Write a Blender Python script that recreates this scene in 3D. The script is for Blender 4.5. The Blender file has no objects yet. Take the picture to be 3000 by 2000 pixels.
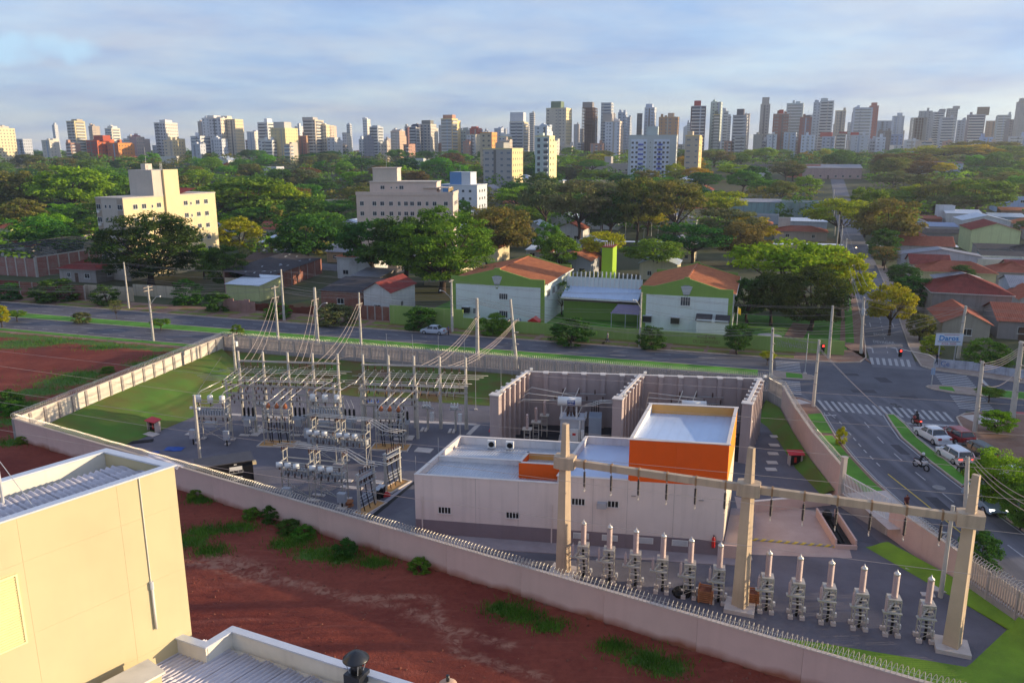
import bpy,bmesh,math,random
from mathutils import Vector,Matrix,noise
from mathutils.geometry import delaunay_2d_cdt
# ----- camera, world, sun, exposure
SC=bpy.context.scene
COL=SC.collection
F,CX,CY,CAMZ=2333.0,1500.0,1000.0,31.0
PITCH=math.atan(560/2333)
CP,SP=math.cos(PITCH),math.sin(PITCH)
cam_d=bpy.data.cameras.new('camera')
cam=bpy.data.objects.new('camera',cam_d)
COL.objects.link(cam)
cam.location=(0,0,CAMZ)
cam.rotation_euler=(math.pi/2-PITCH,0,0)
cam_d.sensor_width=36
cam_d.lens=36*F/3000
cam_d.clip_start=0.5
cam_d.clip_end=20000
SC.camera=cam
SUN_EL=math.radians(9.5)
SUN_AZ=math.radians(3.0)
world=bpy.data.worlds.new('World')
SC.world=world
world.use_nodes=True
wn,wl=world.node_tree.nodes,world.node_tree.links
wn.clear()
w_out=wn.new('ShaderNodeOutputWorld')
w_bg=wn.new('ShaderNodeBackground')
w_sky=wn.new('ShaderNodeTexSky')
w_sky.sky_type='NISHITA'
w_sky.sun_disc=False
w_sky.sun_elevation=SUN_EL
w_sky.sun_rotation=math.pi/2-SUN_AZ
w_sky.altitude=500
w_sky.air_density=1.0
w_sky.dust_density=0.5
w_sky.ozone_density=2.0
w_bg.inputs['Strength'].default_value=0.15
w_tc=wn.new('ShaderNodeTexCoord')
w_sep=wn.new('ShaderNodeSeparateXYZ')
w_div=wn.new('ShaderNodeMath');w_div.operation='MAXIMUM';w_div.inputs[1].default_value=0.0
w_add=wn.new('ShaderNodeMath');w_add.operation='ADD';w_add.inputs[1].default_value=0.11
w_px=wn.new('ShaderNodeMath');w_px.operation='DIVIDE'
w_py=wn.new('ShaderNodeMath');w_py.operation='DIVIDE'
w_cmb=wn.new('ShaderNodeCombineXYZ')
w_n1=wn.new('ShaderNodeTexNoise');w_n1.inputs['Scale'].default_value=0.62;w_n1.inputs['Detail'].default_value=6;w_n1.inputs['Roughness'].default_value=0.58;w_n1.inputs['Distortion'].default_value=0.35
w_r1=wn.new('ShaderNodeValToRGB')
w_r1.color_ramp.elements[0].position=0.36;w_r1.color_ramp.elements[0].color=(0.0,0.0,0.0,1)
w_r1.color_ramp.elements[1].position=0.70;w_r1.color_ramp.elements[1].color=(1,1,1,1)
w_n2=wn.new('ShaderNodeTexNoise');w_n2.inputs['Scale'].default_value=0.9;w_n2.inputs['Detail'].default_value=5;w_n2.inputs['Roughness'].default_value=0.6
w_r2=wn.new('ShaderNodeValToRGB')
w_r2.color_ramp.elements[0].position=0.38;w_r2.color_ramp.elements[0].color=(0.66,0.92,1.62,1)
w_r2.color_ramp.elements[1].position=0.64;w_r2.color_ramp.elements[1].color=(1.22,1.30,1.62,1)
w_mp=wn.new('ShaderNodeMapRange');w_mp.inputs['To Min'].default_value=0.72;w_mp.inputs['To Max'].default_value=0.94
w_mix=wn.new('ShaderNodeMix');w_mix.data_type='RGBA'
wl.new(w_tc.outputs['Generated'],w_sep.inputs[0])
wl.new(w_sep.outputs['Z'],w_div.inputs[0]);wl.new(w_div.outputs[0],w_add.inputs[0])
wl.new(w_sep.outputs['X'],w_px.inputs[0]);wl.new(w_add.outputs[0],w_px.inputs[1])
wl.new(w_sep.outputs['Y'],w_py.inputs[0]);wl.new(w_add.outputs[0],w_py.inputs[1])
wl.new(w_px.outputs[0],w_cmb.inputs[0]);wl.new(w_py.outputs[0],w_cmb.inputs[1])
wl.new(w_cmb.outputs[0],w_n1.inputs['Vector']);wl.new(w_cmb.outputs[0],w_n2.inputs['Vector'])
wl.new(w_n1.outputs['Fac'],w_r1.inputs[0]);wl.new(w_n2.outputs['Fac'],w_r2.inputs[0])
wl.new(w_r1.outputs[0],w_mp.inputs['Value']);wl.new(w_mp.outputs[0],w_mix.inputs[0])
wl.new(w_sky.outputs[0],w_mix.inputs[6]);wl.new(w_r2.outputs[0],w_mix.inputs[7])
def w_math(op,a,b):
 x=wn.new('ShaderNodeMath');x.operation=op
 for i,q in enumerate((a,b)):
  if isinstance(q,(int,float)):x.inputs[i].default_value=q
  else:wl.new(q,x.inputs[i])
 return x.outputs[0]
w_az=w_math('DIVIDE',w_sep.outputs['X'],w_math('MAXIMUM',w_sep.outputs['Y'],0.05));w_el=w_math('DIVIDE',w_sep.outputs['Z'],w_math('MAXIMUM',w_sep.outputs['Y'],0.05))
w_da=w_math('DIVIDE',w_math('SUBTRACT',w_az,-0.575),0.075);w_de=w_math('DIVIDE',w_math('SUBTRACT',w_el,0.118),0.017)
w_n3=wn.new('ShaderNodeTexNoise');w_n3.inputs['Scale'].default_value=22;w_n3.inputs['Detail'].default_value=5;wl.new(w_tc.outputs['Generated'],w_n3.inputs['Vector'])
w_dd=w_math('ADD',w_math('ADD',w_math('MULTIPLY',w_da,w_da),w_math('MULTIPLY',w_de,w_de)),w_math('MULTIPLY',w_math('SUBTRACT',w_n3.outputs['Fac'],0.5),5.0))
w_mo=wn.new('ShaderNodeMapRange');w_mo.inputs['From Min'].default_value=0.1;w_mo.inputs['From Max'].default_value=1.3;w_mo.inputs['To Min'].default_value=0.75;w_mo.inputs['To Max'].default_value=0.0;wl.new(w_dd,w_mo.inputs['Value'])
w_mx2=wn.new('ShaderNodeMix');w_mx2.data_type='RGBA';w_mx2.inputs[7].default_value=(1.35,2.0,2.5,1)
wl.new(w_mo.outputs[0],w_mx2.inputs[0]);wl.new(w_mix.outputs[2],w_mx2.inputs[6])
wl.new(w_mx2.outputs[2],w_bg.inputs['Color']);wl.new(w_bg.outputs[0],w_out.inputs[0])
sun_d=bpy.data.lights.new('sun','SUN')
sun_d.energy=2.7
sun_d.angle=math.radians(0.6)
sun_d.color=(1.0,0.79,0.52)
sun=bpy.data.objects.new('sun',sun_d)
COL.objects.link(sun)
_sd=Vector((math.cos(SUN_EL)*math.cos(SUN_AZ),math.cos(SUN_EL)*math.sin(SUN_AZ),math.sin(SUN_EL)))
sun.rotation_euler=_sd.to_track_quat('Z','Y').to_euler()
SC.view_settings.view_transform='Standard'
SC.view_settings.look='None'
SC.view_settings.gamma=1
SC.view_settings.exposure=1.55
SC.view_settings.use_curve_mapping=False
SC.cycles.max_bounces=6
SC.cycles.diffuse_bounces=3
SC.cycles.glossy_bounces=2
SC.cycles.transparent_max_bounces=6
SC.cycles.volume_bounces=0
SC.cycles.use_denoising=True
# ----- measuring helpers
OZ=1.2
def G(px,py,z=OZ):
 x,y=(px-CX)/F,(py-CY)/F
 rx,ry,rz=x,CP-y*SP,-SP-y*CP
 t=(z-CAMZ)/rz
 return Vector((rx*t,ry*t,z))
def HZ(py,P):
 k=(py-CY)/F
 return CAMZ+P[1]*(k*CP+SP)/(k*SP-CP)
def DEP(P):return P[1]*CP-(P[2]-CAMZ)*SP
def WM(px,P):return px*DEP(P)/F
def AT(px,Y,z=OZ):
 d=Y*CP-(z-CAMZ)*SP
 return Vector(((px-CX)/F*d,Y,z))
def sstep(a,b,x):
 t=min(1,max(0,(x-a)/(b-a)))
 return t*t*(3-2*t)
UA=math.radians(-17.5)
U=Vector((math.cos(UA),math.sin(UA),0))
V=Vector((-math.sin(UA),math.cos(UA),0))
def terrain(x,y):
 v=x*V.x+y*V.y
 return OZ+19*sstep(225,740,v)+5*sstep(900,2500,v)
def GT(px,py):
 z=OZ
 for _ in range(12):
  p=G(px,py,z)if py>450 else AT(px,900,z)
  z=0.5*z+0.5*terrain(p.x,p.y)
 return Vector((p.x,p.y,terrain(p.x,p.y)))
def ATT(px,Y):
 p=AT(px,Y,OZ);p=AT(px,Y,terrain(p.x,p.y))
 return Vector((p.x,p.y,terrain(p.x,p.y)))
# ----- mesh helpers
class MB:
 def __init__(s):s.v=[];s.f=[]
 def quad(s,*p):
  n=len(s.v);s.v+=[tuple(q)for q in p];s.f.append(tuple(range(n,n+len(p))));return s
 def box(s,x0,y0,z0,x1,y1,z1):
  n=len(s.v)
  s.v+=[(x0,y0,z0),(x1,y0,z0),(x1,y1,z0),(x0,y1,z0),(x0,y0,z1),(x1,y0,z1),(x1,y1,z1),(x0,y1,z1)]
  s.f+=[(n,n+3,n+2,n+1),(n+4,n+5,n+6,n+7),(n,n+1,n+5,n+4),(n+1,n+2,n+6,n+5),(n+2,n+3,n+7,n+6),(n+3,n,n+4,n+7)]
  return s
 def cbox(s,c,h,rz=0.0,taper=1.0):
  n=len(s.v);co,si=math.cos(rz),math.sin(rz)
  for k,(a,b,d)in enumerate([(-1,-1,-1),(1,-1,-1),(1,1,-1),(-1,1,-1),(-1,-1,1),(1,-1,1),(1,1,1),(-1,1,1)]):
   m=taper if k>3 else 1
   x,y=a*h[0]*m,b*h[1]*m
   s.v.append((c[0]+x*co-y*si,c[1]+x*si+y*co,c[2]+d*h[2]))
  s.f+=[(n,n+3,n+2,n+1),(n+4,n+5,n+6,n+7),(n,n+1,n+5,n+4),(n+1,n+2,n+6,n+5),(n+2,n+3,n+7,n+6),(n+3,n,n+4,n+7)]
  return s
 def prism(s,pts,z0,z1,flip=False):
  n=len(s.v);k=len(pts)
  s.v+=[(p[0],p[1],z0)for p in pts]+[(p[0],p[1],z1)for p in pts]
  s.f.append(tuple(range(n+k-1,n-1,-1)));s.f.append(tuple(range(n+k,n+2*k)))
  for i in range(k):
   j=(i+1)%k
   s.f.append((n+i,n+j,n+k+j,n+k+i))
  return s
 def extr(s,pts,y0,y1):
  n=len(s.v);k=len(pts)
  s.v+=[(p[0],y0,p[1])for p in pts]+[(p[0],y1,p[1])for p in pts]
  s.f.append(tuple(range(n,n+k)));s.f.append(tuple(range(n+2*k-1,n+k-1,-1)))
  for i in range(k):
   j=(i+1)%k
   s.f.append((n+j,n+i,n+k+i,n+k+j))
  return s
 def cyl(s,p0,p1,r0,r1=None,n=8,cap=True):
  if r1 is None:r1=r0
  p0,p1=Vector(p0),Vector(p1)
  d=p1-p0
  if d.length<1e-6:return s
  d.normalize()
  a=d.orthogonal().normalized();b=d.cross(a)
  m=len(s.v)
  for i in range(n):
   t=2*math.pi*i/n;o=a*math.cos(t)+b*math.sin(t)
   s.v.append(tuple(p0+o*r0));s.v.append(tuple(p1+o*r1))
  for i in range(n):
   j=(i+1)%n
   s.f.append((m+2*i,m+2*j,m+2*j+1,m+2*i+1))
  if cap:
   s.f.append(tuple(m+2*i for i in range(n-1,-1,-1)));s.f.append(tuple(m+2*i+1 for i in range(n)))
  return s
 def tube(s,pts,r,n=5):
  pts=[Vector(p)for p in pts]
  m=len(s.v);a=None
  for i,p in enumerate(pts):
   d=(pts[min(i+1,len(pts)-1)]-pts[max(i-1,0)])
   if d.length<1e-9:d=Vector((0,0,1))
   d.normalize()
   if a is None:a=d.orthogonal().normalized()
   else:
    a=a-d*a.dot(d)
    a=a.normalized()if a.length>1e-6 else d.orthogonal().normalized()
   b=d.cross(a)
   rr=r[i]if isinstance(r,(list,tuple))else r
   for k in range(n):
    t=2*math.pi*k/n
    s.v.append(tuple(p+(a*math.cos(t)+b*math.sin(t))*rr))
  for i in range(len(pts)-1):
   for k in range(n):
    j=(k+1)%n
    s.f.append((m+i*n+k,m+i*n+j,m+(i+1)*n+j,m+(i+1)*n+k))
  s.f.append(tuple(m+k for k in range(n-1,-1,-1)));e=m+(len(pts)-1)*n
  s.f.append(tuple(e+k for k in range(n)))
  return s
 def lathe(s,prof,c=(0,0,0),n=12):
  m=len(s.v)
  for r,z in prof:
   for k in range(n):
    t=2*math.pi*k/n
    s.v.append((c[0]+r*math.cos(t),c[1]+r*math.sin(t),c[2]+z))
  for i in range(len(prof)-1):
   for k in range(n):
    j=(k+1)%n
    s.f.append((m+i*n+k,m+i*n+j,m+(i+1)*n+j,m+(i+1)*n+k))
  s.f.append(tuple(m+k for k in range(n-1,-1,-1)));e=m+(len(prof)-1)*n
  s.f.append(tuple(e+k for k in range(n)))
  return s
 def bar(s,p0,p1,w,h=None):
  h=h or w
  p0,p1=Vector(p0),Vector(p1);d=(p1-p0)
  if d.length<1e-6:return s
  d.normalize()
  a=d.cross(Vector((0,0,1)))
  a=a.normalized()if a.length>1e-3 else Vector((1,0,0))
  b=a.cross(d)
  n=len(s.v)
  for p in(p0,p1):
   for(i,j)in((-1,-1),(1,-1),(1,1),(-1,1)):
    s.v.append(tuple(p+a*(i*w/2)+b*(j*h/2)))
  s.f+=[(n,n+3,n+2,n+1),(n+4,n+5,n+6,n+7),(n,n+1,n+5,n+4),(n+1,n+2,n+6,n+5),(n+2,n+3,n+7,n+6),(n+3,n,n+4,n+7)]
  return s
 def mesh(s,name,smooth=False):
  me=bpy.data.meshes.new(name)
  me.from_pydata(s.v,[],s.f)
  if smooth:
   for p in me.polygons:p.use_smooth=True
  return me
 def build(s,name,mat=None,parent=None,smooth=False,**k):
  return obj(name,s.mesh(name,smooth),mat,parent,**k)
def obj(name,me,mat=None,parent=None,loc=None,rz=None):
 if mat is not None and not me.materials:me.materials.append(mat)
 o=bpy.data.objects.new(name,me)
 COL.objects.link(o)
 if parent is not None:o.parent=parent
 if loc is not None:o.location=loc
 if rz is not None:o.rotation_euler=(0,0,rz)
 return o
def tag(o,label=None,cat=None,group=None,kind=None):
 if label:o['label']=label
 if cat:o['category']=cat
 if group:o['group']=group
 if kind:o['kind']=kind
 return o
def thing(name,label,cat,loc=(0,0,0),rz=0.0,group=None,sc=None):
 o=bpy.data.objects.new(name,None)
 o.empty_display_size=0.2
 COL.objects.link(o)
 o.location=loc;o.rotation_euler=(0,0,rz)
 if sc:o.scale=sc
 return tag(o,label,cat,group)
def struct(o):return tag(o,kind='structure')
def stuff(o,label=None,cat=None):return tag(o,label,cat,kind='stuff')
def copy_tree(o,parent=None):
 c=o.copy();COL.objects.link(c)
 if parent is not None:c.parent=parent
 for ch in list(o.children):copy_tree(ch,c)
 return c
def ang(a,b):return math.atan2(b[1]-a[1],b[0]-a[0])
def inpoly(x,y,poly):
 r=False;j=len(poly)-1
 for i in range(len(poly)):
  xi,yi,xj,yj=poly[i][0],poly[i][1],poly[j][0],poly[j][1]
  if(yi>y)!=(yj>y)and x<(xj-xi)*(y-yi)/(yj-yi)+xi:r=not r
  j=i
 return r
def segdist(x,y,a,b):
 dx,dy=b[0]-a[0],b[1]-a[1]
 t=max(0,min(1,((x-a[0])*dx+(y-a[1])*dy)/(dx*dx+dy*dy+1e-12)))
 return math.hypot(x-a[0]-t*dx,y-a[1]-t*dy)
def isect(p,d,q,e):
 k=d[0]*e[1]-d[1]*e[0]
 t=((q[0]-p[0])*e[1]-(q[1]-p[1])*e[0])/k
 return Vector((p[0]+t*d[0],p[1]+t*d[1],0))
# ----- materials
def S(h):
 h=h.lstrip('#');c=[int(h[i:i+2],16)/255 for i in(0,2,4)]
 return tuple((x/12.92 if x<=0.04045 else((x+0.055)/1.055)**2.4)for x in c)
MATS={}
def M(name,col,rough=0.85,var=0.15,scale=1.5,bump=0.0,metal=0.0,spec=0.3,col2=None,streak=0.0,rnd=0.0,bscale=None,stain=None):
 if name in MATS:return MATS[name]
 if isinstance(col,str):col=S(col)
 m=bpy.data.materials.new(name);m.use_nodes=True
 nt=m.node_tree;n,l=nt.nodes,nt.links
 b=n['Principled BSDF']
 b.inputs['Roughness'].default_value=rough;b.inputs['Metallic'].default_value=metal
 b.inputs['Specular IOR Level'].default_value=spec
 tc=n.new('ShaderNodeTexCoord')
 nz=n.new('ShaderNodeTexNoise');nz.inputs['Scale'].default_value=scale;nz.inputs['Detail'].default_value=6;nz.inputs['Roughness'].default_value=0.62
 l.new(tc.outputs['Object'],nz.inputs['Vector'])
 mr=n.new('ShaderNodeMapRange');mr.inputs['From Min'].default_value=0.3;mr.inputs['From Max'].default_value=0.7
 l.new(nz.outputs['Fac'],mr.inputs['Value'])
 mx=n.new('ShaderNodeMix');mx.data_type='RGBA'
 if col2 is None:
  c1=tuple(max(0,x*(1-var))for x in col);c2=tuple(x*(1+var)for x in col)
 else:
  c1,c2=col,(S(col2)if isinstance(col2,str)else col2)
 mx.inputs[6].default_value=(*c1,1);mx.inputs[7].default_value=(*c2,1)
 l.new(mr.outputs[0],mx.inputs[0])
 out=mx.outputs[2]
 if streak>0:
  mp=n.new('ShaderNodeMapping');mp.inputs['Scale'].default_value=(2.2,2.2,0.12)
  l.new(tc.outputs['Object'],mp.inputs['Vector'])
  n2=n.new('ShaderNodeTexNoise');n2.inputs['Scale'].default_value=1.0;n2.inputs['Detail'].default_value=5
  l.new(mp.outputs[0],n2.inputs['Vector'])
  r2=n.new('ShaderNodeMapRange');r2.inputs['From Min'].default_value=0.5;r2.inputs['From Max'].default_value=0.75;r2.inputs['To Max'].default_value=streak
  l.new(n2.outputs['Fac'],r2.inputs['Value'])
  m2=n.new('ShaderNodeMix');m2.data_type='RGBA'
  st=stain or(0.10,0.085,0.075)
  m2.inputs[7].default_value=(*st,1)
  l.new(r2.outputs[0],m2.inputs[0]);l.new(out,m2.inputs[6]);out=m2.outputs[2]
 if rnd>0:
  oi=n.new('ShaderNodeObjectInfo');hs=n.new('ShaderNodeHueSaturation')
  r3=n.new('ShaderNodeMapRange');r3.inputs['To Min'].default_value=1-rnd;r3.inputs['To Max'].default_value=1+rnd
  l.new(oi.outputs['Random'],r3.inputs['Value']);l.new(r3.outputs[0],hs.inputs['Value'])
  l.new(out,hs.inputs['Color']);out=hs.outputs[0]
 l.new(out,b.inputs['Base Color'])
 if bump>0:
  bp=n.new('ShaderNodeBump');bp.inputs['Strength'].default_value=bump;bp.inputs['Distance'].default_value=0.05
  n3=n.new('ShaderNodeTexNoise');n3.inputs['Scale'].default_value=bscale or scale*8;n3.inputs['Detail'].default_value=5
  l.new(tc.outputs['Object'],n3.inputs['Vector']);l.new(n3.outputs['Fac'],bp.inputs['Height'])
  l.new(bp.outputs[0],b.inputs['Normal'])
 MATS[name]=m
 return m
def brickmat(name,c1,c2,cm,w=0.22,h=0.09):
 if name in MATS:return MATS[name]
 m=bpy.data.materials.new(name);m.use_nodes=True
 n,l=m.node_tree.nodes,m.node_tree.links
 b=n['Principled BSDF'];b.inputs['Roughness'].default_value=0.9;b.inputs['Specular IOR Level'].default_value=0.2
 tc=n.new('ShaderNodeTexCoord');mp=n.new('ShaderNodeMapping');mp.inputs['Rotation'].default_value=(math.pi/2,0,0)
 l.new(tc.outputs['Object'],mp.inputs['Vector'])
 br=n.new('ShaderNodeTexBrick');br.inputs['Scale'].default_value=1.0;br.inputs['Brick Width'].default_value=w;br.inputs['Row Height'].default_value=h
 br.inputs['Mortar Size'].default_value=0.012
 br.inputs['Color1'].default_value=(*S(c1),1);br.inputs['Color2'].default_value=(*S(c2),1);br.inputs['Mortar'].default_value=(*S(cm),1)
 l.new(mp.outputs[0],br.inputs['Vector'])
 nz=n.new('ShaderNodeTexNoise');nz.inputs['Scale'].default_value=0.7;nz.inputs['Detail'].default_value=6
 l.new(tc.outputs['Object'],nz.inputs['Vector'])
 mr=n.new('ShaderNodeMapRange');mr.inputs['From Min'].default_value=0.45;mr.inputs['From Max'].default_value=0.75;mr.inputs['To Max'].default_value=0.55
 l.new(nz.outputs['Fac'],mr.inputs['Value'])
 mx=n.new('ShaderNodeMix');mx.data_type='RGBA';mx.inputs[7].default_value=(*S(cm),1)
 l.new(mr.outputs[0],mx.inputs[0]);l.new(br.outputs['Color'],mx.inputs[6]);l.new(mx.outputs[2],b.inputs['Base Color'])
 MATS[name]=m
 return m
def emat(name,col,st):
 if name in MATS:return MATS[name]
 m=bpy.data.materials.new(name);m.use_nodes=True
 b=m.node_tree.nodes['Principled BSDF']
 b.inputs['Base Color'].default_value=(*col,1);b.inputs['Emission Color'].default_value=(*col,1);b.inputs['Emission Strength'].default_value=st
 MATS[name]=m
 return m
def leafmat(name,c1,c2,trans=0.35,hue=0.03):
 if name in MATS:return MATS[name]
 m=bpy.data.materials.new(name);m.use_nodes=True
 n,l=m.node_tree.nodes,m.node_tree.links
 n.remove(n['Principled BSDF']);out=n['Material Output']
 tc=n.new('ShaderNodeTexCoord');nz=n.new('ShaderNodeTexNoise');nz.inputs['Scale'].default_value=0.55;nz.inputs['Detail'].default_value=4
 l.new(tc.outputs['Object'],nz.inputs['Vector'])
 oi=n.new('ShaderNodeObjectInfo')
 wn_=n.new('ShaderNodeTexWhiteNoise');wn_.noise_dimensions='3D'
 geo=n.new('ShaderNodeNewGeometry')
 mr=n.new('ShaderNodeMapRange');mr.inputs['From Min'].default_value=0.32;mr.inputs['From Max'].default_value=0.68
 l.new(nz.outputs['Fac'],mr.inputs['Value'])
 mx=n.new('ShaderNodeMix');mx.data_type='RGBA'
 mx.inputs[6].default_value=(*S(c1),1);mx.inputs[7].default_value=(*S(c2),1)
 l.new(mr.outputs[0],mx.inputs[0])
 hs=n.new('ShaderNodeHueSaturation')
 rh=n.new('ShaderNodeMapRange');rh.inputs['To Min'].default_value=0.5-hue;rh.inputs['To Max'].default_value=0.5+hue
 rv=n.new('ShaderNodeMapRange');rv.inputs['To Min'].default_value=0.75;rv.inputs['To Max'].default_value=1.3
 l.new(oi.outputs['Random'],rh.inputs['Value']);l.new(geo.outputs['Random Per Island'],rv.inputs['Value'])
 l.new(rh.outputs[0],hs.inputs['Hue']);l.new(rv.outputs[0],hs.inputs['Value']);l.new(mx.outputs[2],hs.inputs['Color'])
 d=n.new('ShaderNodeBsdfDiffuse');t=n.new('ShaderNodeBsdfTranslucent');ms=n.new('ShaderNodeMixShader')
 ms.inputs[0].default_value=trans
 l.new(hs.outputs[0],d.inputs['Color']);l.new(hs.outputs[0],t.inputs['Color'])
 l.new(d.outputs[0],ms.inputs[1]);l.new(t.outputs[0],ms.inputs[2]);l.new(ms.outputs[0],out.inputs[0])
 MATS[name]=m
 return m
def glassmat(name,col,rough=0.15):
 if name in MATS:return MATS[name]
 m=M(name,col,rough=rough,var=0.25,scale=0.6,spec=0.8)
 return m
asphalt=M('asphalt','#66656c',0.9,scale=0.22,col2='#4f4e55',bump=0.25,bscale=30)
asphalt_worn=M('asphalt_worn','#66656c',0.9,scale=0.3,col2='#53525a',bump=0.25,bscale=30,streak=0.0)
asphalt_old=M('asphalt_old','#7a787d',0.9,scale=0.3,col2='#616067',bump=0.25,bscale=30)
concrete=M('concrete','#b3aaa2',0.9,var=0.14,scale=0.8,bump=0.15,streak=0.25)
pole_conc=M('pole_concrete','#b9b3a8',0.9,var=0.12,scale=1.2,streak=0.2)
wallpink=M('wall_pink','#c9ab9f',0.9,var=0.07,scale=0.5,streak=0.12,bump=0.08,stain=(0.35,0.2,0.14))
paint_white=M('paint_white','#b9b7b4',0.85,scale=4,col2='#98969a')
paint_yellow=M('paint_yellow','#d2b64a',0.8,var=0.2,scale=3)
steel=M('galvanised_steel','#b4b6b8',0.45,var=0.12,scale=2,metal=0.35,spec=0.5)
alum=M('aluminium_tube','#cfc8be',0.3,var=0.08,scale=2,metal=0.6,spec=0.5)
white=M('white_paint_metal','#d9d8d4',0.55,var=0.05,scale=1)
black=M('black_rubber','#141416',0.6,var=0.2,scale=3)
dark=M('dark_void','#1a1a1d',0.6,var=0.2,scale=3)
brown_ins=M('brown_porcelain','#4a2a20',0.25,var=0.15,scale=4,spec=0.7)
wire_mat=M('wire','#b9a79a',0.5,var=0.1,scale=1,metal=0.3)
wire_dark=M('wire_dark','#8c8480',0.6,var=0.1,scale=1,metal=0.2)
kerbmat=M('kerb','#b5a596',0.9,var=0.15,scale=1.5)
# ----- the setting: ground, lots, roads
R=random.Random(7)
def UV(u,v,z=OZ):return Vector((U.x*u+V.x*v,U.y*u+V.y*v,z))
WA,WB,WC=(-52.3,79.3),(-43.8,117.5),(31.8,94.4)
WC2,WD1,WD2,WE=(32.4,91.2),(31.0,82.7),(30.0,74.6),(29.4,66.0)
RWZ=2.7
WF=tuple(G(2611,1479,RWZ)[:2]);WG1=tuple(G(2821,1621,RWZ)[:2]);WG2=tuple(G(3000,1737,RWZ)[:2])
WN=(21.6,36.9)
_k=isect(WA,(WN[0]-WA[0],WN[1]-WA[1]),WG1,(WG2[0]-WG1[0],WG2[1]-WG1[1]))
WH=(_k.x,_k.y)
COMP=[WA,WB,WC,WC2,WD1,WD2,WE,WF,WG1,WG2,WH]
earth=M('earth','#55503a',0.95,scale=0.05,col2='#3c4a28',bump=0.3,bscale=3)
grassm=M('grass','#5f9a33',0.95,scale=0.35,col2='#466f24',bump=0.6,bscale=9)
grassdry=M('grass_dry','#6d8a34',0.95,scale=0.4,col2='#7a5a35',bump=0.6,bscale=9)
gravel=M('gravel','#75727a',0.95,scale=0.25,col2='#5c5a61',bump=0.9,bscale=22)
sidewalkm=M('sidewalk','#a5958a',0.9,scale=0.6,col2='#8d7a6d',bump=0.15)
pathm=M('dirt_path','#94796a',0.95,scale=0.5,col2='#7c5a4a',bump=0.2)
paverm=M('paver','#b8a49c',0.9,scale=0.5,col2='#a8938a',bump=0.2,bscale=14)
def ground():
 bm=bmesh.new()
 outer=[(-400,0),(500,0),(500,200),(-400,330)]
 ves=[]
 for ring in(outer,COMP):
  vs=[bm.verts.new((x,y,OZ-0.03))for x,y in ring]
  for i in range(len(vs)):ves.append(bm.edges.new((vs[i],vs[(i+1)%len(vs)])))
 bmesh.ops.triangle_fill(bm,use_beauty=True,use_dissolve=False,edges=ves,normal=(0,0,1))
 n0=len(bm.verts)
 us=[-400+900*i/24 for i in range(25)]
 rows=[0,30,70,120,180,250,330,420,520,640,800,1000,1300,1700,2300,3200,5000,9000]
 prev=None
 for r in rows:
  cur=[]
  for k,x in enumerate(us):
   sp=1+r/500.0
   xx=x*sp+0.15*r
   yy=(330-(x+400)/900*130)+r
   cur.append(bm.verts.new((xx,yy,terrain(xx,yy)-0.03)))
  if prev:
   for k in range(24):bm.faces.new((prev[k],prev[k+1],cur[k+1],cur[k]))
  prev=cur
 for q in(((-400,0),(-400,330),(-3000,800),(-3000,-50)),((500,0),(3000,-50),(3000,500),(500,200)),((-3000,-50),(-3000,-900),(3000,-900),(3000,-50),(500,0),(-400,0))):
  bm.faces.new([bm.verts.new((x,y,OZ-0.03))for x,y in q])
 bmesh.ops.recalc_face_normals(bm,faces=bm.faces)
 for f in bm.faces:
  if f.normal.z<0:f.normal_flip()
 me=bpy.data.meshes.new('ground');bm.to_mesh(me);bm.free()
 struct(obj('ground',me,earth))
ground()
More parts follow.
